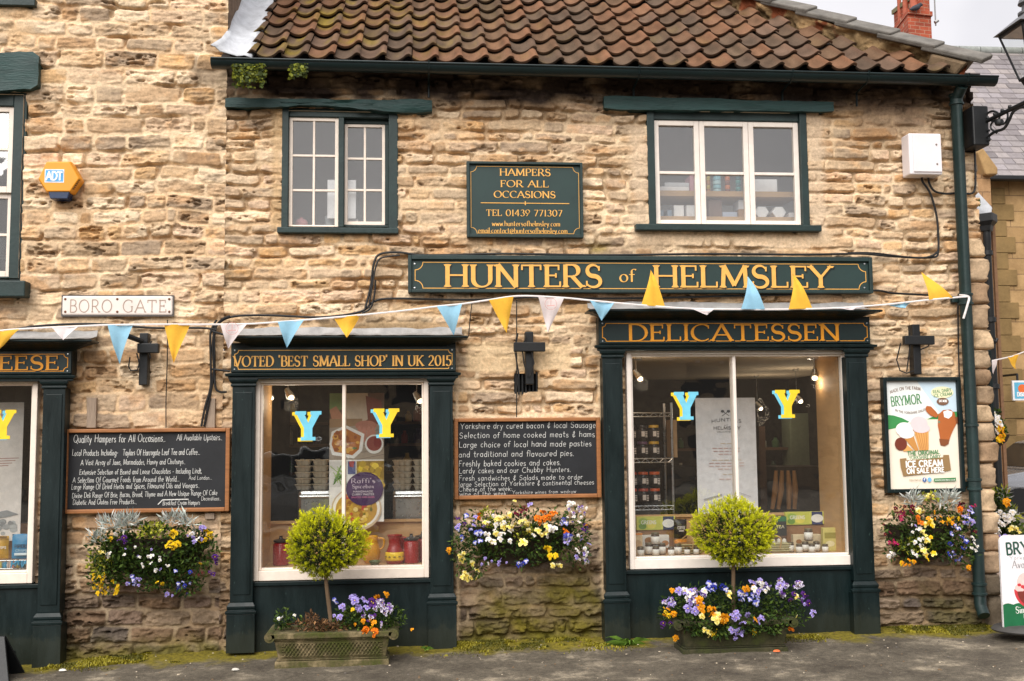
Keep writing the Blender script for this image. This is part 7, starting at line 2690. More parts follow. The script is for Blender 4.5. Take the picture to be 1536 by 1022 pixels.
# the upper windows
b = MB()
YS = .24
shelf_z = Z(1093, 289, YS)
b.box(W2[0]+.02, W2[1]-.02, YS-.05, YS+.3, shelf_z-.045, shelf_z)
sh = tag(b.build('shelf_board', PLY, None), 'upper wooden shelf across the three-light window', 'shelf')
sz2 = Z(1093, 327, YS)
b = MB()
b.box(W2[0]+.02, W2[1]-.02, YS-.05, YS+.3, sz2-.04, sz2)
tag(b.build('shelf_board', PLY, None), 'lower wooden shelf along the foot of the three-light window', 'shelf')
WH, GY = (240, 238, 240), (176, 178, 182)
ups = [((990, 280, 1034, 288), WH, 'wide flat white box on the left of the upper shelf', 1), ((997, 274, 1034, 280), (200, 202, 208), 'rolled white packet lying on the flat white box, upper shelf', 0), ((1035, 263, 1044, 288), (206, 150, 160), 'pink upright box at the edge of the left light, upper shelf', 1),
       ((1131, 269, 1166, 289), WH, 'stack of white cards at the right of the upper shelf', 1),
       ((1011, 308, 1026, 326), (240, 240, 242), 'left of two white cube boxes on the lower shelf', 2), ((1030, 308, 1046, 326), (238, 238, 240), 'right of two white cube boxes on the lower shelf', 2), ((1001, 315, 1008, 326), (130, 150, 170), 'small blue box left of the white cubes, lower shelf', 2), ((990, 315, 996, 326), (120, 140, 160), 'small slate-blue box at the left end of the lower shelf', 2),
       ((1063, 299, 1083, 326), (120, 96, 84), 'brown carton in the middle light, lower shelf', 2), ((1084, 318, 1106, 326), (170, 180, 200), 'low blue-grey box right of the brown carton', 2), ((1108, 314, 1122, 326), (170, 130, 90), 'tan box under the white box, lower shelf', 2), ((1108, 300, 1122, 314), (222, 222, 224), 'white box on the tan box, lower shelf', 0),
       ((1184, 319, 1192, 326), WH, 'small white box at the right end of the lower shelf', 2)]
for px, c, lab, on in ups:
    carton(lab, 'box', px, YS, .16, c, name='storage_box', z={0: None, 1: shelf_z+.001, 2: sz2+.001}[on])
for k, (px, lab) in enumerate(((1143, 'left of two six-sided white boxes on the lower shelf'), (1169, 'right of two six-sided white boxes on the lower shelf'))):
    x, r_ = X(px, 317, YS), .058
    t = thing('hexagon_box', lab, 'box', (x, YS, sz2))
    b = MB()
    b.prism([(x+r_*1.05*math.cos(R(60*i)), sz2+.052+r_*.9*math.sin(R(60*i))) for i in range(6)], YS, YS+.12)
    b.build('body', cm((242, 242, 244), .6), t, bevel=.004)
for k, (px, n, c1, c2, w_) in enumerate(((1065, 4, (206, 180, 70), (190, 130, 60), 7), (1078, 4, (130, 190, 206), (170, 206, 214), 14), (1094, 4, (206, 110, 40), (120, 60, 40), 9), (1110, 5, (60, 150, 150), (40, 110, 120), 9), (1141 - 1, 4, (200, 70, 80), (206, 120, 110), 8))):
    for j in range(n):
        hh = (Z(1090, 263, YS)-shelf_z)/n
        z = shelf_z+.001+hh*j
        x = X(px, 280, YS) if k < 4 else X(1131-9, 280, YS)+.06
        if k == 4:
            x = X(1127, 280, YS)
        b = MB()
        b.lathe([(w_*.0023, 0), (w_*.0025, .003), (w_*.0025, hh-.008), (w_*.0023, hh-.003)], (x, YS+.05, z), 14)
        o = b.build('small_tin', cm(c1 if j % 2 else c2, .4), None, smooth=True)
        tag(o, '%s small tin of the %s stack on the upper shelf' % (['lowest', 'second', 'third', 'fourth', 'fifth'][j], ['yellow', 'wide pale blue', 'orange', 'teal', 'red'][k]), 'tin', 'little tins stacked upstairs')
# sliding window: a white board, a paper, a glass and a pink pot
t = carton('white board leaning inside the sliding sash window', 'board', (491, 270, 534, 328), .13, .01, (244, 242, 246), name='white_board')
carton('sheet of white paper lying below the white board', 'paper', (514, 329, 537, 333), .17, .03, (226, 222, 222), name='paper_stack')
sz = zs_ = Z(508, 341, .2)
x = X(452, 338, .2)
t = thing('pink_pot', 'round pink pot on the inner sill of the sliding sash window', 'pot', (x, .2, sz))
b = MB()
b.lathe([(.03, 0), (.05, .02), (.052, .04), (.03, .06), (.012, .064), (.012, .075), (0, .076)], (0, 0, 0), 16)
b.build('body', cm((214, 150, 156), .4), t, smooth=True, local=True)
x = X(494, 338, .2)
t = thing('drinking_glass', 'grey glass tumbler beside the white board upstairs', 'glass', (x, .2, sz))
b = MB()
b.lathe([(.03, 0), (.036, .085), (.032, .085), (.026, .01), (0, .01)], (0, 0, 0), 16)
b.build('body', cm((140, 146, 150), .2), t, smooth=True, local=True)
b = MB()
b.box(W1[0], W1[1], .12, .3, sz-.03, sz)
b.build('inner_sill', WHITE, shop)
# round dark object behind the left upper window
x, z = X(4, 366, .14), Z(4, 392, .14)
t = thing('dark_vase', 'dark rounded vase inside the window at the left photo edge', 'vase', (x, .14, z))
b = MB()
b.lathe([(.05, 0), (.06, .03), (.05, .1), (.06, .14), (.062, .19), (.045, .22), (0, .225)], (0, 0, 0), 16)
b.build('body', cm((30, 30, 32), .4), t, smooth=True, local=True)


# ------------------------------------------------------------------ lit lamps inside
BULB = mat_emit('warm_bulb', (1, .8, .55), 5)


def lamp(label, px, py, y, e, spot=True, tilt=.5, zc=None):
    p = P(px, py, y)
    zc = zc or ZC
    t = thing('ceiling_spotlight' if spot else 'pendant_lamp', label, 'lamp', (p[0], y, zc))
    b = MB()
    if spot:
        b.lathe([(.055, -.001), (.055, -.018), (.04, -.022), (0, -.022)], (p[0], y, zc), 16)
    else:
        b.lathe([(.03, -.001), (.03, -.02), (0, -.02)], (p[0], y, zc), 12)
    b.build('base', STEEL, t, smooth=True)
    b = MB()
    b.tube([(p[0], y, zc-.02), (p[0], y, p[2]+.05)], .006 if spot else .003, 8)
    b.build('stem', STEEL, t, smooth=True)
    b = MB()
    d = Vector((tilt, -.5, -.8)).normalized()
    c = Vector((p[0], y, p[2]+.03))
    b.tube([c-d*.03, c+d*.02, c+d*.06], [.02, .03, .034], 14)
    b.build('lamp_head', STEEL, t, smooth=True)
    b = MB()
    e_ = c+d*.062
    b.lathe([(0, -.02), (.018, -.014), (.024, 0), (.018, .014), (0, .02)], e_, 12)
    b.build('bulb', BULB, t, smooth=True)
    L = bpy.data.lights.new('lamp_light', 'POINT')
    L.energy = e
    L.color = (1, .8, .58)
    L.shadow_soft_size = .06
    o = bpy.data.objects.new('lamp_light', L)
    COL.objects.link(o)
    o.location = e_+Vector((0, -.06, -.05))


lamp('lit ceiling spotlight behind the left delicatessen pane', 954, 566, .5, 2.2, tilt=.5)
lamp('lit ceiling spotlight behind the right delicatessen pane', 1222, 564, .5, 1.6, tilt=-.2)
lamp('small lit lamp glowing behind the yellow letter of the delicatessen window', 1195, 600, 2.2, 6, False)
lamp('lit round bulb at the left of the award window', 432, 594, .5, 2.5, False)
lamp('lit bulb at the right edge of the award window', 625, 599, .5, 2.5, False)
lamp('amber lit lamp by the left side board of the award window', 402, 595, 1.3, 5, False)
lamp('tiny lit lamp far back beside the tall delicatessen poster', 1136, 611, 3.4, 5, False)
# ------------------------------------------------------------------ what stands beside and beyond
def ashlar(name, sx, sy, c1, c2, cm_):
    m, nt, b_ = _mat(name)
    tc = nt.nodes.new('ShaderNodeTexCoord')
    mp = nt.nodes.new('ShaderNodeMapping')
    mp.inputs['Rotation'].default_value = (R(90), 0, 0)
    br = nt.nodes.new('ShaderNodeTexBrick')
    br.inputs['Scale'].default_value = 1
    br.inputs['Brick Width'].default_value = sx
    br.inputs['Row Height'].default_value = sy
    br.inputs['Mortar Size'].default_value = .006
    br.inputs['Color1'].default_value = (*c1, 1)
    br.inputs['Color2'].default_value = (*c2, 1)
    br.inputs['Mortar'].default_value = (*cm_, 1)
    br.inputs['Bias'].default_value = -.1
    nt.links.new(tc.outputs['Object'], mp.inputs['Vector'])
    nt.links.new(mp.outputs['Vector'], br.inputs['Vector'])
    n = _noise(nt, 1.6, 7, .7)
    r = _ramp(nt, n.outputs['Fac'], [(.3, (.55, .52, .45)), (.55, (1, 1, 1)), (.75, (1.15, 1.1, 1.05))])
    c = _mix(nt, 1, br.outputs['Color'], r.outputs['Color'], 'MULTIPLY')
    nt.links.new(c, b_.inputs['Base Color'])
    b_.inputs['Roughness'].default_value = .92
    bp = nt.nodes.new('ShaderNodeBump')
    bp.inputs['Strength'].default_value = .6
    bp.inputs['Distance'].default_value = .02
    bp.invert = True
    nt.links.new(br.outputs['Fac'], bp.inputs['Height'])
    n2 = _noise(nt, 22, 6, .7)
    b2 = nt.nodes.new('ShaderNodeBump')
    b2.inputs['Strength'].default_value = .5
    b2.inputs['Distance'].default_value = .02
    nt.links.new(n2.outputs['Fac'], b2.inputs['Height'])
    nt.links.new(bp.outputs['Normal'], b2.inputs['Normal'])
    nt.links.new(b2.outputs['Normal'], b_.inputs['Normal'])
    return m


ASH = ashlar('sandstone_blocks', .62, .3, S(176, 144, 100), S(146, 116, 76), S(116, 92, 66))
YN = 10.6
nx0, nx1 = X(1400, 500, YN), X(1536, 500, YN)+6
zN = Z(1510, 272, YN)
nb = thing('sandstone_house', 'yellow sandstone house with a slate roof across the side street', 'building', ((nx0+nx1)/2, YN, .2))
b = MB()
b.box(nx0-2, nx1, YN, YN+5, .0, zN)
b.build('wall', ASH, nb)
# corner blocks
rg = random.Random(3)
z = .25
k = 0
BLK = ashlar('mossy_quoins', 3, 3, S(136, 112, 72), S(126, 102, 62), S(106, 86, 54))
while z < zN-.25:
    h = .31
    xa = X(1497, 500, YN)
    b = MB()
    b.box(xa, xa+(.42 if k % 2 else .26), YN-.03, YN+.05, z+.004, z+h-.004)
    b.build('quoin', BLK, nb, bevel=.008)
    z += h
    k += 1
# slate roof
rz = Z(1480, 77, YN+2.9)
SL = []
vs, cs, fs = [], [], []
rows = 24
y0, z0, y1, z1 = YN-.25, zN+.02, YN+2.9, rz
for r_ in range(rows):
    x = nx0-2-rg.random()*.2
    while x < nx1:
        w_ = rg.uniform(.2, .34)
        a, c = r_/rows, (r_+1.25)/rows
        lift = .02+rg.uniform(0, .012)
        o = len(vs)
        vs += [(x, y0+(y1-y0)*a, z0+(z1-z0)*a+lift), (x+w_-.006, y0+(y1-y0)*a, z0+(z1-z0)*a+lift), (x+w_-.006, y0+(y1-y0)*c, z0+(z1-z0)*c), (x, y0+(y1-y0)*c, z0+(z1-z0)*c),
               (x, y0+(y1-y0)*a, z0+(z1-z0)*a-.015), (x+w_-.006, y0+(y1-y0)*a, z0+(z1-z0)*a-.015)]
        cc = np.array(S(*rg.choice([(132, 126, 126), (142, 135, 134), (122, 116, 117), (148, 140, 138), (136, 130, 132)])))*rg.uniform(.85, 1.15)
        cs += [cc]*4+[cc*.3]*2
        fs += [(o, o+1, o+2, o+3), (o+4, o+5, o+1, o)]
        x += w_
grid_mesh('slate_roof', np.array(vs), np.array(fs), np.array(cs), mat_attr('weathered_slate', .7, .2, 14, .4, .01), nb, smooth=False)
b = MB()
for k in range(30):
    xx = nx0-2+k*.48
    b.tube([(xx, y1, z1-.0), (xx+.46, y1, z1-.0)], .1, 10)
b.build('ridge_tiles', mat('ridge', S(136, 140, 136), .9, .2, 10, .4), nb, smooth=True)['kind'] = 'stuff'
b = MB()
b.quad((nx0-2, y0+.1, z0-.05), (nx1, y0+.1, z0-.05), (nx1, y1, z1-.04), (nx0-2, y1, z1-.04))
b.quad((nx0-2, y1+3, z0-.05), (nx1, y1+3, z0-.05), (nx1, y1, z1-.04), (nx0-2, y1, z1-.04))
b.build('roof_deck', DARK, nb, fix=False)
b = MB()
b.box(nx0-2, nx1, YN-.36, YN-.2, zN-.06, zN+.03)
b.build('gutter', BLACK, nb, bevel=.02)
# gable stone that shows past the corner
b = MB()
q = [(1466, 228), (1475, 222), (1497, 252), (1497, 262), (1479, 262)]
b.prism([(X(a, c, 6.0), Z(a, c, 6.0)) for a, c in q], 6.0, 6.5)
tag(b.build('gable_coping', mat('brown_coping', S(158, 128, 86), .9, .3, 6, .6), None, bevel=.02), 'slanting brown coping stone just right of the shop corner under the lamp bracket', 'coping')
# the low wing behind the corner with its white lead, hopper and black downpipe
YW = 6.1
wg = thing('rear_wing', 'narrow strip of brown stone wing behind the shop corner with black downpipe', 'building', (X(1485, 700, YW), YW, 0))
b = MB()
b.box(X(1430, 500, YW), X(1500, 560, YW), YW, YW+4, .0, Z(1485, 262, YW))
b.build('wall', ashlar('brown_rubble_blocks', .45, .2, S(170, 134, 96), S(150, 116, 84), S(124, 98, 72)), wg)
b = MB()
b.box(X(1494, 500, YW), X(1501.5, 560, YW), YW-.04, YW+.02, .0, Z(1490, 330, YW))
b.build('corner_strip', mat('brown_edge', S(120, 90, 66), .9, .2), wg)
b = MB()
q = [(1458, 290), (1466, 288), (1488, 312), (1486, 323), (1464, 322), (1460, 306)]
b.prism([(X(a, c, YW-.1), Z(a, c, YW-.1)) for a, c in q], YW-.12, YW)
b.build('lead_flashing', WLEAD, wg, bevel=.015)
hp = P(1479, 327, YW-.2)
b = MB()
b.lathe([(.09, -.2), (.11, -.12), (.17, -.06), (.17, .05), (.15, .05)], hp, 4)
b.build('rain_hopper', BLACK, wg, bevel=.01)
b = MB()
pb_ = P(1489, 690, YW-.2)
xm = (hp[0]+P(1484, 660, YW-.2)[0])/2
b.tube([(hp[0], YW-.2, hp[2]-.15), (hp[0]-.0, YW-.2, hp[2]-.3), (hp[0]+.02, YW-.15, hp[2]-.5), (hp[0]+.02, YW-.15, .1)], .055, 10)
for py in (380, 480, 580):
    b.lathe([(.055, -.04), (.075, -.03), (.075, .03), (.055, .04)], (hp[0]+.02, YW-.15, Z(1483, py, YW-.15)), 12)
b.build('downpipe', BLACK, wg, smooth=True)
b = MB()
b.tube([P(1474, 508, YW-.3), P(1484, 509, YW-.3), P(1493, 513, YW-.3), P(1495, 508, YW-.3)], .03, 8)
b.build('iron_hook', BLACK, wg, smooth=True)
moss_tuft(1458, 1469, 297, 309, 9, 'round moss cushion on the white lead by the rain hopper', 160, YW-.3)
# dark green board seen edge-on beyond the corner stones
r = RC(1486, 525, 1491.5, 690, 1.2)
b = MB()
b.box(r[0], r[1], 1.2, 1.3, r[2], r[3])
tag(b.build('side_board', GREEN, None, bevel=.008), 'narrow dark green board edge-on beyond the corner stones', 'board')

# brick chimney with four pots and an aerial
YC = 13.5
r = RC(1346, 12, 1401, 78, YC)
ch = thing('brick_chimney', 'red brick chimney stack with clay pots behind the coping stones', 'chimney', ((r[0]+r[1])/2, YC, r[2]))
BRK = ashlar('red_brick', .23, .085, S(176, 84, 56), S(150, 70, 50), S(178, 140, 118))
zc0, zc1 = r[2]-1.2, Z(1375, 22, YC)
xa, xb = X(1363, 50, YC), X(1401, 50, YC)
b = MB()
# stack turned so that two faces show
fa = [(xa, YC), (xb, YC+.1), (xb+.1, YC+2.0), (X(1338, 60, YC+1.2), YC+1.2)]


def stack(b, pts, z0, z1, e=0):
    cx_0, cy_0 = sum(p[0] for p in pts)/4, sum(p[1] for p in pts)/4
    q = [(cx_0+(p[0]-cx_0)*(1+e), cy_0+(p[1]-cy_0)*(1+e)) for p in pts]
    b.add([(p[0], p[1], z0) for p in q]+[(p[0], p[1], z1) for p in q], [(0, 1, 2, 3), (7, 6, 5, 4)]+[(i, (i+1) % 4, (i+1) % 4+4, i+4) for i in range(4)])


stack(b, fa, zc0, zc1)
b.build('stack', BRK, ch)
b = MB()
stack(b, fa, zc1, zc1+.1, .07)
b.build('oversailing_course', BRK, ch)
b = MB()
stack(b, [(X(1381, 10, YC), YC), (xb-.02, YC+.1), (xb, YC+1.2), (X(1378, 10, YC), YC+1.2)], zc1+.1, zc1+.5)
b.build('upper_stack', BRK, ch)
b = MB()
stack(b, [(X(1379, 10, YC), YC-.05), (xb+.03, YC+.05), (xb+.05, YC+1.25), (X(1376, 10, YC), YC+1.25)], zc1+.5, zc1+.6)
b.build('cap_course', mat('mossy_cap', S(120, 112, 84), .9), ch)
TERR = mat('terracotta_pot', S(168, 92, 70), .8, .2, 10, .3)
for px, dy, r_ in ((1349, .9, .055), (1358, .55, .07), (1371, .2, .1)):
    b = MB()
    x = X(px, 10, YC+dy)
    b.lathe([(r_, 0), (r_*.85, .1), (r_*.8, .9), (r_, .95), (r_, 1.05), (r_*.7, 1.05)], (x, YC+dy, zc1+.1), 14)
    b.build('chimney_pot', TERR, ch, smooth=True)
b = MB()
xx = X(1401.5, 30, YC)
b.tube([(xx, YC-.05, Z(1401, 40, YC)), (xx, YC-.05, Z(1401, -20, YC))], .018, 6)
b.tube([(xx-.03, YC-.08, Z(1401, 36, YC)), (xx+.04, YC-.08, Z(1401, 33, YC))], .04, 6)
b.build('aerial_pole', mat('grey_pole', S(150, 150, 150), .5, metal=.6), ch, smooth=True)
# a dark bird on the brickwork
bp_ = P(1373, 13, YC-.1)
b = MB()
b.tube([bp_+np.array([-.14, 0, -.03]), bp_+np.array([-.05, 0, 0]), bp_+np.array([.05, 0, .03]), bp_+np.array([.1, 0, .08]), bp_+np.array([.13, 0, .09]), bp_+np.array([.18, 0, .085])], [.008, .05, .065, .045, .04, .006], 10)
b.tube([bp_+np.array([.02, 0, -.03]), bp_+np.array([.02, 0, -.09])], .006, 5)
bp_z = b
tag(b.build('pigeon', mat('dark_feathers', S(52, 54, 62), .7), None, smooth=True), 'dark grey pigeon perched on the brick chimney', 'bird')

# ------------------------------------------------------------------ street lantern on its iron bracket
t = thing('wall_lantern', 'black glazed street lantern on a scrolled iron bracket at the shop corner', 'lantern', (X(1465, 200, -.1), -.1, Z(1465, 220, -.1)))
b = MB()
r = RC(1452, 163, 1476, 222, -.12)
b.box(r[0], r[1], -.2, .06, r[2], r[3])
b.build('mounting_box', BLACK, t, bevel=.012)
A0 = np.array(P(1476, 184, -.16))
YL = -.7
A1 = np.array(P(1547, 149, YL))
b = MB()
b.tube([A0, A1], .017, 10)
for k in range(4):
    q = A0+(A1-A0)*(.08+.16*k)
    b.lathe([(0, .04), (.012, .035), (.015, .02), (.01, .012)], tuple(q), 8)
b.build('arm', BLACK, t, smooth=True)


def arm_pt(px, py):
    s = (px-1476)/(1547-1476)
    return P(px, py, -.16+(YL+.16)*s)


for pts, rr in (([(1474, 210), (1480, 207), (1492, 198), (1506, 193), (1514, 180), (1520, 168), (1532, 161), (1545, 163), (1548, 172)], .012),
                ([(1474, 192), (1480, 196), (1484, 196)], .01),
                ([(1476, 190), (1475, 180), (1482, 170), (1490, 167), (1498, 171), (1499, 178), (1494, 183), (1487, 181), (1485, 177)], .009),
                ([(1495, 200), (1486, 192), (1489, 183), (1496, 180), (1503, 182)], .008),
                ([(1499, 172), (1505, 166), (1511, 170), (1511, 178), (1506, 186), (1497, 187)], .008),
                ([(1476, 207), (1484, 211), (1483, 206), (1480, 206)], .01)):
    b = MB()
    b.tube(smooth_path([arm_pt(*q) for q in pts], 4), rr, 7)
    b.build('scroll', BLACK, t, smooth=True)
b = MB()
b.lathe([(0, -.03), (.03, -.02), (.036, 0), (.03, .02), (0, .03)], tuple(arm_pt(1499, 184)), 10)
b.build('rosette', BLACK, t, smooth=True)
# lantern body, four tapered panes
Lc = np.array(P(1547, 80, YL))
zt_, zb_ = float(P(1547, 46, YL)[2]), float(P(1547, 117, YL)[2])
rt, rb = .158, .066
tw = R(0)


def ring4(rr, z):
    return [(Lc[0]+rr*math.cos(R(45+90*i)+tw)*1.4142, Lc[1]+rr*math.sin(R(45+90*i)+tw)*1.4142, z) for i in range(4)]


T4, B4 = ring4(rt, zt_), ring4(rb, zb_)
b = MB()
for i in range(4):
    b.tube([T4[i], B4[i]], .009, 6)
    b.tube([T4[i], T4[(i+1) % 4]], .011, 6)
    b.tube([B4[i], B4[(i+1) % 4]], .011, 6)
b.build('lantern_frame', BLACK, t)
for i in range(4):
    b = MB()
    b.quad(T4[i], T4[(i+1) % 4], B4[(i+1) % 4], B4[i])
    b.build('glass_pane', GLASS_LO, t, fix=False)
b = MB()
h1, h2 = ring4(rt*1.22, zt_+.012), ring4(rt*.42, zt_+.12)
b.add(h1+h2, [(i, (i+1) % 4, (i+1) % 4+4, i+4) for i in range(4)]+[(3, 2, 1, 0), (4, 5, 6, 7)])
b.lathe([(rt*.4, .11), (rt*.52, .13), (rt*.52, .145), (rt*.34, .16), (rt*.32, .2), (rt*.5, .215), (rt*.42, .25), (rt*.12, .28), (0, .33)], (Lc[0], Lc[1], zt_), 16)
b.build('lantern_roof', mat('grey_lantern_roof', S(96, 96, 98), .45, .2), t)
b = MB()
b.add(ring4(rb*.96, zb_-.005)+ring4(rb*.5, zb_-.08), [(i, (i+1) % 4, (i+1) % 4+4, i+4) for i in range(4)]+[(3, 2, 1, 0), (4, 5, 6, 7)])
b.tube([(Lc[0], Lc[1], zb_-.08), tuple(A1+np.array([0, 0, .0]))], .018, 8)
b.build('lantern_foot', BLACK, t)
b = MB()
h3 = ring4(rt*.92, zt_-.012)
b.add(h3, [(0, 1, 2, 3)])
b.build('reflector_plate', PLASTIC, t, fix=False)
b = MB()
b.lathe([(0, -.04), (.018, -.03), (.026, 0), (.018, .03), (.012, .05), (.012, .09)], (Lc[0], Lc[1], (zt_+zb_)/2+.05), 12)
b.build('unlit_bulb', cm((226, 224, 220), .3), t, smooth=True)

# ------------------------------------------------------------------ ice cream pavement sign
ys = -.55
xa, zb = X(1505, 930, ys), Z(1540, 948, ys)
ws, hs = .5, Z(1540, 797, ys)-Z(1540, 942, ys)
t = thing('pavement_sign', 'white and green ice cream pavement sign on a round black base at the corner', 'sign', (xa+ws/2, ys, zb))
b = MB()
b.lathe([(.27, 0), (.28, .012), (.26, .03), (.2, .045), (0, .05)], (xa+ws/2-.02, ys+.05, zb), 28, sy=.8)
b.build('base', mat('grey_rubber', S(70, 68, 66), .6, .2, 10, .3), t, smooth=True)
b = MB()
rr = .05
out = []
for cx0, cz0, a0 in ((xa+rr, zb+.03+rr*.2, 180), (xa+ws-rr, zb+.03+rr*.2, 270), (xa+ws-rr, zb+hs-rr, 0), (xa+rr, zb+hs-rr, 90)):
    for i in range(7):
        a = R(a0+90*i/6)
        out.append((cx0+rr*math.cos(a), cz0+(rr if a0 in (0, 90) else rr*.2)*math.sin(a)))
b.prism(out, ys, ys+.02)
b.build('panel', cm((232, 228, 230), .4), t)
b = MB()
y_ = ys-.001
zg = zb+.03+hs*.24
gp = [(xa+.003, zb+.035), (xa+ws-.003, zb+.035), (xa+ws-.003, zg+.0)]
gp += [(xa+ws-.003-(ws-.006)*k/24, zg+.012*abs(math.sin(k*.78))) for k in range(1, 25)]
b.flat(gp, y_, 0)
text(b, 'BRYMOR', xa+.05, xa+ws-.05, zb+hs*.80, .085, y_-.0004, 'slab', .17, m=1, rot=.06)
text(b, 'Yorkshire Dairy', xa+.07, xa+ws-.09, zb+hs*.75, .025, y_-.0004, 'sans', .1, m=5)
text(b, 'Available here', xa+.09, xa+ws-.05, zb+hs*.66, .055, y_-.0004, 'serif', .12, m=5)
bx_, bz_ = xa+ws*.5, zb+hs*.44
b.disc(bx_, bz_, .155, .15, y_-.0005, 30, 2, 180, 360)
b.disc(bx_, bz_+.01, .15, .05, y_-.0007, 24, 3)
b.disc(bx_-.05, bz_+.05, .08, .075, y_-.0009, 24, 3)
b.disc(bx_+.05, bz_+.05, .085, .08, y_-.0011, 24, 6)
for k in range(16):
    b.disc(bx_+random.uniform(-.12, .12), bz_+random.uniform(-.04, .08), .016, .012, y_-.0013-k*.0001, 8, 2)
b.disc(bx_, bz_-.015, .13, .115, y_-.0033, 24, 4, 180, 360)
text(b, 'Simply delicious', xa+.1, xa+ws-.04, zb+.03+hs*.15, .05, y_-.0004, 'serif', .13, m=7, rot=.03)
text(b, 'handmade', xa+.16, xa+ws-.1, zb+.03+hs*.10, .03, y_-.0004, 'sans', .14, m=7)
b.disc(xa+.26, zb+.03+hs*.045, .024, .024, y_-.0005, 4, 7)
b.build('print', [cm(c, .5) for c in ((28, 100, 62), (40, 76, 64), (196, 60, 66), (238, 196, 190), (122, 52, 44), (150, 148, 150), (244, 226, 222), (236, 236, 230))], t, fix=False)

# ------------------------------------------------------------------ things along the side street
y = 8.0
r = RC(1519, 571, 1560, 601, y)
t = thing('hanging_sign', 'pale blue shop sign with an orange dot, cut by the right photo edge', 'sign', ((r[0]+r[1])/2, y, r[2]))
b = MB()
b.box(r[0], r[1], y, y+.04, r[2], r[3])
b.build('panel', cm((230, 232, 234), .5), t, bevel=.005)
b = MB()
b.flat([(r[0]+.03, r[2]+.03), (r[1]-.03, r[2]+.03), (r[1]-.03, r[3]-.03), (r[0]+.03, r[3]-.03)], y-.002, 0)
b.disc(r[0]+.16, r[3]-.13, .07, .07, y-.003, 20, 1)
text(b, 'DISCOUNT', r[0]+.07, r[1]-.07, r[2]+.07, .06, y-.004, 'sans', .24, m=2)
b.build('print', [cm((96, 176, 210), .5), cm((222, 110, 50), .5), cm((240, 240, 240), .5)], t, fix=False)
b = MB()
b.tube([(r[0]+.1, y+.02, r[3]), (r[0]+.1, y+.02, r[3]+.1), (r[0]+.1, YN, r[3]+.1)], .02, 6)
b.build('bracket', BLACK, t, smooth=True)
bunting('short string of small white and yellow pennants down the side street', [(1478, 544), (1490, 541), (1504, 538), (1520, 534), (1536, 528), (1560, 520)],
        [(1483, 1495, 1491, 561, 'white', 0, 0), (1511, 1527, 1523, 554, 'yellow', 0, 0), (1540, 1554, 1548, 546, 'blue', 0, 0)], 2.4)

t = thing('hanging_basket', 'far hanging basket of white and yellow flowers beside the dark green board', 'flower basket', (X(1490, 660, 2.2), 2.2, Z(1490, 660, 2.2)))
leaves('foliage', [(1491, 645, 12, 20), (1488, 622, 8, 8)], 420, .045, .014, GREENS, t, 2.2, .15, 71)
b = MB()
b.lathe([(.03, -.12), (.12, -.05), (.15, .02), (.13, .02)], P(1491, 655, 2.2), 12)
b.build('basket', RATT, t, smooth=True)
blossoms(t, [(1491, 636, 9, 14, 'w', 26, 1.2), (1500, 648, 6, 14, 'Yg', 16, 1.0), (1494, 662, 8, 5, 'Y', 8, 1.0)], 2.1, .12, 1491, 645, 20, 30, 72)
t = thing('flower_tub', 'sprawling tub of white and yellow flowers between the corner stones and the car', 'planter', (X(1510, 815, 1.4), 1.4, Z(1510, 818, 1.4)))
leaves('foliage', [(1500, 770, 14, 26), (1511, 794, 18, 18), (1498, 800, 12, 24), (1496, 745, 8, 12), (1526, 808, 16, 10)], 1300, .05, .014, GREENS+[(120, 136, 70)], t, 1.4, .2, 73)
leaves('silver_foliage', [(1500, 742, 8, 12), (1512, 770, 14, 8)], 140, .07, .008, LIME+SILV, t, 1.35, .15, 74, up=.8)
blossoms(t, [(1510, 754, 3, 4, 'g', 3, 1.5), (1508, 776, 14, 10, 'w', 22, 1.2), (1494, 800, 8, 8, 'w', 6, 1.0), (1504, 812, 12, 8, 'l', 8, 1.0), (1520, 800, 10, 8, 'wc', 10, 1.1)], 1.3, .15, 1510, 785, 40, 50, 75)
b = MB()
c = P(1514, 812, 1.4)
b.lathe([(.12, -.25), (.14, -.25), (.19, .0), (.17, .0), (.15, -.05), (0, -.05)], c, 16)
b.tube([(c[0], c[1], c[2]-.25), (c[0], c[1], .04)], .05, 8)
b.build('tub', RATT, t, smooth=True)


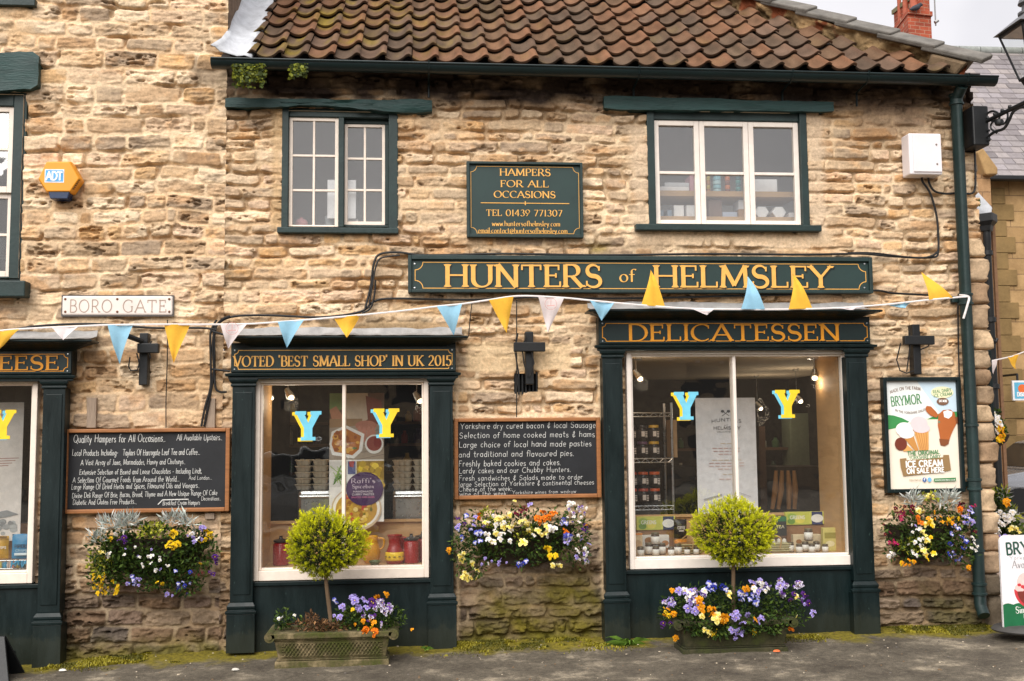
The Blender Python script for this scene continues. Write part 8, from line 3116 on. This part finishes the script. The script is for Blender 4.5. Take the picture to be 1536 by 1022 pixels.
# parked car, its front wheel at the photo edge
def car(label, loc, rz, paint):
    t = thing('parked_car', label, 'car', loc, None, rz)
    # side outline (x along the car, z up), swept across with tumblehome
    lower = [(-.62, .28), (-.72, .45), (-.7, .62), (-.6, .76), (-.2, .84), (.35, .93), (3.0, .97), (3.45, .9), (3.6, .7), (3.6, .4), (3.5, .26)]
    roof = [(.35, .93), (.95, 1.38), (1.5, 1.5), (2.2, 1.5), (2.8, 1.38), (3.25, .98)]
    hw = .86
    arches = ((.12, .36), (2.72, .36))

    def side_poly():
        pts = list(lower)
        bot = []
        for ax, ar in reversed(arches):
            bot += [(ax+ar*math.cos(R(a)), .27+ar*math.sin(R(a))) for a in range(0, 181, 15)]
        return pts+bot
    sp = side_poly()
    b = MB()
    n = len(sp)
    b.add([(p[0], -hw+(.06 if p[1] > .8 else .0), p[1]) for p in sp]+[(p[0], hw-(.06 if p[1] > .8 else .0), p[1]) for p in sp],
          [tuple(range(n)), tuple(range(2*n-1, n-1, -1))]+[(i, (i+1) % n, (i+1) % n+n, i+n) for i in range(n)])
    b.build('body', paint, t, bevel=.03, local=True)
    b = MB()
    n = len(roof)
    b.add([(p[0], -hw+.08+.14*(p[1]-.93)/.57, p[1]) for p in roof]+[(p[0], hw-.08-.14*(p[1]-.93)/.57, p[1]) for p in roof],
          [tuple(range(n)), tuple(range(2*n-1, n-1, -1))]+[(i, (i+1) % n, (i+1) % n+n, i+n) for i in range(n)])
    b.build('cabin', paint, t, bevel=.04, local=True)
    DG = cm((26, 30, 34), .08)
    for s in (-1, 1):
        for q in ([(.62, .98), (1.02, 1.32), (1.5, 1.42), (1.62, 1.42), (1.62, .98)], [(1.7, .98), (1.7, 1.42), (2.2, 1.42), (2.7, 1.32), (2.95, 1.0)]):
            b = MB()
            b.add([(p[0], s*(hw-.075-.14*(p[1]-.93)/.57), p[1]) for p in q], [tuple(range(len(q)))])
            b.build('side_window', DG, t, local=True, fix=False)
    for q, nm in (([(.42, .97), (.93, 1.35)], 'windscreen'), ([(3.2, 1.02), (2.84, 1.35)], 'rear_window')):
        b = MB()
        (xa, za), (xb, zb2) = q
        e = -.012 if nm == 'windscreen' else .012
        b.add([(xa+e, -hw+.16, za+.012), (xa+e, hw-.16, za+.012), (xb+e, hw-.22, zb2+.012), (xb+e, -hw+.22, zb2+.012)], [(0, 1, 2, 3)])
        b.build(nm, DG, t, local=True, fix=False)
    for s in (-1, 1):
        b = MB()
        b.lathe([(0, -.02), (.1, -.015), (.13, .0), (.1, .02), (0, .025)], (-.6, s*.62, .62), 14, axis='y')
        b.build('headlight', cm((206, 210, 214), .1), t, smooth=True, local=True)
    for ax, ar in arches:
        for s in (-1, 1):
            w = thing('tmp', None, None)
            bpy.data.objects.remove(w)
            b = MB()
            y0_, y1_ = s*(hw-.2), s*(hw+.005)
            b.lathe([(.2, y0_), (.31, y0_), (.325, (y0_+y1_)/2), (.31, y1_), (.215, y1_)], (ax, 0, .32), 28, axis='y')
            wh = b.build('wheel', cm((26, 26, 28), .8), t, smooth=True, local=True)
            WORLD[wh.name] = WORLD[t.name]
            b = MB()
            yy = s*(hw-.012)
            b.lathe([(.19, yy-s*.03), (.222, yy), (.235, yy+s*.004), (.235, yy-s*.01)], (ax, 0, .32), 28, axis='y')
            for k in range(7):
                a = 2*math.pi*k/7
                c_, s_ = math.cos(a), math.sin(a)
                q = [(.04, -.028), (.21, -.016), (.21, .016), (.04, .028)]
                b.add([(ax+u*c_-v*s_, yy-s*.004, .32+u*s_+v*c_) for u, v in q]+[(ax+u*c_-v*s_, yy-s*.03, .32+u*s_+v*c_) for u, v in q], [(0, 1, 2, 3), (7, 6, 5, 4), (0, 4, 5, 1), (1, 5, 6, 2), (2, 6, 7, 3), (3, 7, 4, 0)])
            b.lathe([(0, yy+s*.006), (.045, yy), (.05, yy-s*.02)], (ax, 0, .32), 14, axis='y')
            b.lathe([(0, yy-s*.05), (.2, yy-s*.05)], (ax, 0, .32), 20, axis='y')
            rm = b.build('rim', cm((176, 178, 182), .3, .8), wh, local=False)
            rm.matrix_parent_inverse = Matrix.Identity(4)
    b = MB()
    b.box(-.74, -.71, -.26, .26, .42, .52)
    b.build('number_plate', cm((220, 216, 200), .5), t, local=True)
    return t


cwx = X(1532, 762, 8.6)
car('silver grey car parked beyond the corner, only its front wheel and wing in view', (cwx-.12, 8.6+.86, Z(1538, 762, 8.6)-.32), 0.0, mat('silver_car_paint', S(150, 152, 156), .25, .05, 3, .02, metal=.6))

# folded black board at the bottom left corner
b = MB()
t = thing('sandwich_board', 'corner of a black sandwich board at the bottom left photo edge', 'sign', (X(-20, 1020, -.6), -.6, -.1))
ya = -.62
for s, yy in ((0, ya), (1, ya+.38)):
    b = MB()
    q = [P(-120, 1075, ya), P(14, 1075, ya), P(-8, 962, ya), P(-100, 962, ya)]
    top_y = ya+.19
    vs = [(q[0][0], yy, -.12), (q[1][0], yy, -.12), (q[2][0], top_y+(yy-ya-.19)*.08, q[2][2]), (q[3][0], top_y+(yy-ya-.19)*.08, q[2][2])]
    e = .02 if s == 0 else -.02
    b.add(vs+[(v[0], v[1]+e, v[2]) for v in vs], [(0, 1, 2, 3), (7, 6, 5, 4), (0, 4, 5, 1), (1, 5, 6, 2), (2, 6, 7, 3), (3, 7, 4, 0)])
    b.build('panel', BLACK, t, bevel=.004)
# litter and fallen petals
for k, (px, py, c, lab) in enumerate(((94, 997, (226, 220, 210), 'white paper scrap at the foot of the left shopfront'), (353, 1003, (200, 196, 186), 'pale scrap on the asphalt left of the mossy trough'), (1165, 981, (226, 110, 60), 'fallen orange petal right of the brimming trough'), (637, 968, (150, 110, 90), 'small brown pebble by the award shopfront plinth'))):
    q = PP(px, py, np.array([0, 0, .012]), np.array([0, 0, 1.0]))
    hz = .006+.006*q[0]+(-.008*(q[0]+.6)**2 if q[0] < -.6 else 0)
    b = MB()
    b.lathe([(0, 0), (.02, .003), (.014, .014), (0, .017)], (q[0], q[1], hz+.004), 7, sx=1.4, sy=.6)
    tag(b.build('litter', cm(c, .8), None), lab, 'litter')

# the far side of the street, which the panes mirror
YO = -27
op = thing('street_terrace', 'plain stone terrace on the far side of the street, seen only mirrored in the glass', 'building', (0, YO, 0))
b = MB()
b.box(-30, 34, YO-6, YO, -.2, 4.6)
b.build('wall', mat('terrace_stone', S(150, 132, 108), .95, .3, 2, .3), op)
b = MB()
b.add([(-30, YO+.4, 4.5), (34, YO+.4, 4.5), (34, YO-3, 6.4), (-30, YO-3, 6.4), (-30, YO-6.4, 4.5), (34, YO-6.4, 4.5)], [(0, 1, 2, 3), (3, 2, 5, 4)])
b.build('roof', mat('terrace_roof', S(86, 72, 66), .9), op, fix=False)
for k in range(12):
    for z in (.8, 2.8):
        b = MB()
        b.box(-26+k*5, -24.6+k*5, YO-.02, YO+.03, z, z+1.2)
        b.build('window', cm((30, 34, 38), .2), op)
car('pale grey car parked across the street, mirrored in the award window', (X(470, 640, 11.4)-2.0, -11.4, -.12), 0.0, mat('pale_car_paint', S(150, 152, 150), .3, .05, 3, .02, metal=.3))
# ------------------------------------------------------------------ ground, sky light
def gz(x, y):
    return -.012+.018*x+(-.0022*(x-1)**2 if x < 1 else 0)+y*.0


def asphalt(name, base, moss_on):
    m, nt, b = _mat(name)
    n1 = _noise(nt, 2.2, 7, .7)
    n2 = _noise(nt, 140, 4, .7)
    n3 = _noise(nt, 30, 6, .75)
    r = _ramp(nt, n1.outputs['Fac'], [(.36, S(80, 73, 63)), (.54, S(106, 98, 85)), (.66, S(162, 150, 130))])
    r3 = _ramp(nt, n3.outputs['Fac'], [(.3, (.55,)*3), (.7, (1.35,)*3)])
    c = _mix(nt, 1, r.outputs['Color'], r3.outputs['Color'], 'MULTIPLY')
    r2 = _ramp(nt, n2.outputs['Fac'], [(.35, (.5,)*3), (.62, (1.3,)*3), (.75, (1.9,)*3)])
    c = _mix(nt, .75, c, r2.outputs['Color'], 'MULTIPLY')
    vo = nt.nodes.new('ShaderNodeTexVoronoi')
    vo.feature = 'DISTANCE_TO_EDGE'
    vo.inputs['Scale'].default_value = 1.1
    tcv = nt.nodes.new('ShaderNodeTexCoord')
    nv = _noise(nt, 4, 5, .7)
    av = nt.nodes.new('ShaderNodeMix')
    av.data_type = 'RGBA'
    av.inputs[0].default_value = .35
    nt.links.new(tcv.outputs['Object'], av.inputs[6])
    nt.links.new(nv.outputs['Color'], av.inputs[7])
    nt.links.new(av.outputs[2], vo.inputs['Vector'])
    rc = _ramp(nt, vo.outputs['Distance'], [(.0, (.35, .33, .3)), (.012, (1, 1, 1))])
    c = _mix(nt, .5, c, rc.outputs['Color'], 'MULTIPLY')
    ng = _noise(nt, 320, 2, .5)
    rg_ = _ramp(nt, ng.outputs['Fac'], [(.3, (.45,)*3), (.6, (1.15,)*3), (.74, (1.9,)*3)])
    c = _mix(nt, .7, c, rg_.outputs['Color'], 'MULTIPLY')
    if moss_on:
        tc = nt.nodes.new('ShaderNodeTexCoord')
        sp = nt.nodes.new('ShaderNodeSeparateXYZ')
        nt.links.new(tc.outputs['Object'], sp.inputs[0])
        nm = _noise(nt, 2.6, 6, .65)
        ad = nt.nodes.new('ShaderNodeMath')
        ad.operation = 'MULTIPLY_ADD'
        nt.links.new(nm.outputs['Fac'], ad.inputs[0])
        ad.inputs[1].default_value = .92
        nt.links.new(sp.outputs['Y'], ad.inputs[2])
        mr = _ramp(nt, ad.outputs[0], [(.0, (0, 0, 0)), (.10, (0, 0, 0)), (.24, (1, 1, 1))])
        mc = _ramp(nt, n3.outputs['Fac'], [(.3, S(64, 60, 22)), (.7, S(142, 128, 40))])
        # darker damp edge where the moss stops
        c = _mix(nt, mr.outputs['Color'], c, mc.outputs['Color'])
    nt.links.new(c, b.inputs['Base Color'])
    b.inputs['Roughness'].default_value = .85
    b.inputs['Specular IOR Level'].default_value = .3
    _bump(nt, b, n2.outputs['Fac'], .6, .006)
    return m


PAVE = asphalt('mossy_asphalt', None, True)
ROAD = asphalt('road_asphalt', None, False)
b = MB()
b.quad((-400, -400, -.2), (400, -400, -.2), (400, 400, -.2), (-400, 400, -.2))
tag(b.build('ground', ROAD, fix=False), kind='structure')
xs = np.linspace(-7, 5.35, 250)
ys = np.concatenate([np.linspace(-2.6, -.9, 12), np.linspace(-.85, .06, 70)])
gx_, gy_ = np.meshgrid(xs, ys)
hh = .004+.006*gx_+np.where(gx_ < -.6, -.008*(gx_+.6)**2, 0)
hh = hh+np.clip((gy_+.35)/.35, 0, 1)**1.5*.03+(fbm(gx_*4, gy_*4, 71, 4)-.5)*.012+(fbm(gx_*16, gy_*16, 72, 3)-.5)*.008
V = np.stack([gx_, gy_, hh], -1).reshape(-1, 3)
ii = np.arange(gx_.size).reshape(gx_.shape)
Q = np.stack([ii[:-1, :-1], ii[:-1, 1:], ii[1:, 1:], ii[1:, :-1]], -1).reshape(-1, 4)
tag(grid_mesh('pavement', V, Q, None, PAVE), kind='structure')
# cushions of moss along the foot of the walls
rg = np.random.default_rng(77)
mv, mf, mcx = [], [], []
k = 0
while len(mf) < 15000:
    x, y = rg.uniform(-2.7, 4.75), -.01-abs(rg.normal())*.16
    if fbm(np.array([x*2.3]), np.array([y*5]), 81, 4)[0] < .47+.55*abs(y) or y < -.6:
        continue
    ix, iy = np.clip(int(np.searchsorted(xs, x)), 1, len(xs)-1), np.clip(int(np.searchsorted(ys, y)), 1, len(ys)-1)
    z = float(hh[iy, ix])
    g = float(vn(np.array(x*9), np.array(y*9), 5))
    a = rg.uniform(0, 6.28)
    l = rg.uniform(.004, .012)*(.6+g)
    d, e = np.array([math.cos(a)*l*.7, math.sin(a)*l*.7, l*1.1]), np.array([-math.sin(a), math.cos(a), .2])*l*.5
    p = np.array([x, y, z-.001])
    o = len(mv)
    mv += [p-e, p+e, p+d+e*.4, p+d-e*.4]
    mf.append((o, o+1, o+2, o+3))
    mcx += [np.array(S(*((150, 140, 40) if g > .5 else (96, 94, 28))))*rg.uniform(.6, 1.2)]*4
tag(grid_mesh('ground_moss', np.array(mv), np.array(mf), np.array(mcx), LEAF, None, smooth=False), 'yellow-green moss growing along the foot of the walls', 'moss', kind='stuff')
# grit and fallen bits on the asphalt
b = MB()
for k in range(420):
    x, y = rg.uniform(-3.2, 4.9), -rg.random()**1.6*1.4-.03
    ix, iy = np.clip(int(np.searchsorted(xs, x)), 1, len(xs)-1), np.clip(int(np.searchsorted(ys, y)), 1, len(ys)-1)
    r_ = rg.uniform(.003, .008)
    b.lathe([(0, 0), (r_, r_*.3), (r_*.7, r_*.9), (0, r_)], (x, y, float(hh[iy, ix])-.001), 5, sx=rg.uniform(.7, 1.5), m=int(rg.integers(3)))
tag(b.build('grit', [mat('pale_grit', S(186, 172, 150), .9), mat('brown_grit', S(120, 96, 70), .9), mat('grey_grit', S(104, 98, 92), .9)], None, fix=False), 'grit and petals scattered over the asphalt pavement', 'grit', kind='stuff')
b = MB()
b.box(-7, 5.35, -2.74, -2.6, -.25, -.03)
tag(b.build('kerb', mat('kerb_stone', S(150, 142, 130), .9, .2, 5, .4, 40)), kind='structure')
# corner paving, side road and its white line
def flagstones(name):
    m, nt, b_ = _mat(name)
    tc = nt.nodes.new('ShaderNodeTexCoord')
    br = nt.nodes.new('ShaderNodeTexBrick')
    br.inputs['Scale'].default_value = 1.6
    br.inputs['Color1'].default_value = (*S(176, 150, 130), 1)
    br.inputs['Color2'].default_value = (*S(156, 138, 124), 1)
    br.inputs['Mortar'].default_value = (*S(96, 84, 72), 1)
    br.inputs['Mortar Size'].default_value = .012
    nt.links.new(tc.outputs['Object'], br.inputs['Vector'])
    n = _noise(nt, 9, 5)
    r = _ramp(nt, n.outputs['Fac'], [(.3, (.7,)*3), (.7, (1.15,)*3)])
    nt.links.new(_mix(nt, 1, br.outputs['Color'], r.outputs['Color'], 'MULTIPLY'), b_.inputs['Base Color'])
    b_.inputs['Roughness'].default_value = .9
    return m


b = MB()
b.add([(4.5, .0, .075), (12, -1.0, .05), (12, 2.9, .05), (4.2, 2.9, .05)], [(0, 1, 2, 3)])
tag(b.build('corner_paving', flagstones('pink_flagstones'), fix=False), kind='structure')
b = MB()
b.box(3.5, 14, 2.9, 3.03, -.1, .055)
tag(b.build('kerb', mat('kerb_stone_side', S(150, 140, 130), .9, .2, 5, .4, 40)), kind='structure')
b = MB()
b.quad((2, 3.03, -.02), (40, 3.03, -.02), (40, 10.5, .25), (2, 10.5, .25))
tag(b.build('side_road', mat('side_asphalt', S(104, 98, 92), .9, .2, 4, .5, 90), fix=False), kind='structure')
b = MB()
for y0 in (4.9, 5.5):
    z = lambda y: -.016+(y-3.03)/(10.5-3.03)*.27
    b.quad((3, y0, z(y0)), (30, y0, z(y0)), (30, y0+.1, z(y0+.1)), (3, y0+.1, z(y0+.1)))
tag(b.build('road_marking', mat('white_road_paint', S(215, 208, 196), .8, .2, 12), fix=False), kind='structure')

w = bpy.data.worlds.new('World')
SC.world = w
w.use_nodes = True
nt = w.node_tree
sk = nt.nodes.new('ShaderNodeTexSky')
sk.sky_type = 'NISHITA'
sk.sun_disc = False
sk.sun_elevation = R(43)
SUN_AZ = R(206)      # clockwise from +Y: light comes from the street, from the left
sk.sun_rotation = SUN_AZ
sk.air_density = 1.5
sk.dust_density = 6
bg = nt.nodes['Background']
mx = nt.nodes.new('ShaderNodeMix')
mx.data_type = 'RGBA'
mx.inputs[0].default_value = .82
nt.links.new(sk.outputs[0], mx.inputs[6])
mx.inputs[7].default_value = (8.6, 8.3, 8.5, 1)      # the even white of a clouded sky
tcw = nt.nodes.new('ShaderNodeTexCoord')
cl = nt.nodes.new('ShaderNodeTexNoise')
cl.inputs['Scale'].default_value = 2.6
cl.inputs['Detail'].default_value = 4
nt.links.new(tcw.outputs['Generated'], cl.inputs['Vector'])
rcl = _ramp(nt, cl.outputs['Fac'], [(.36, (.72, .73, .75)), (.48, (1, 1, 1)), (.66, (1.12, 1.11, 1.1))])
nt.links.new(_mix(nt, 1, mx.outputs[2], rcl.outputs['Color'], 'MULTIPLY'), bg.inputs['Color'])
bg.inputs['Strength'].default_value = .126
sun = bpy.data.lights.new('sun', 'SUN')
sun.energy = 4.3
sun.angle = R(60)
sun.color = (1, .97, .93)
so = bpy.data.objects.new('sun', sun)
COL.objects.link(so)
el = R(43)
dvec = Vector((math.sin(SUN_AZ)*math.cos(el), math.cos(SUN_AZ)*math.cos(el), math.sin(el)))
so.rotation_euler = dvec.to_track_quat('Z', 'Y').to_euler()
so.location = dvec*20
SC.view_settings.view_transform = 'Standard'
SC.view_settings.look = 'None'
SC.view_settings.exposure = 0
SC.cycles.max_bounces = 6
SC.cycles.transparent_max_bounces = 12
SC.cycles.use_denoising = True
SC.cycles.caustics_reflective = False
SC.cycles.caustics_refractive = False
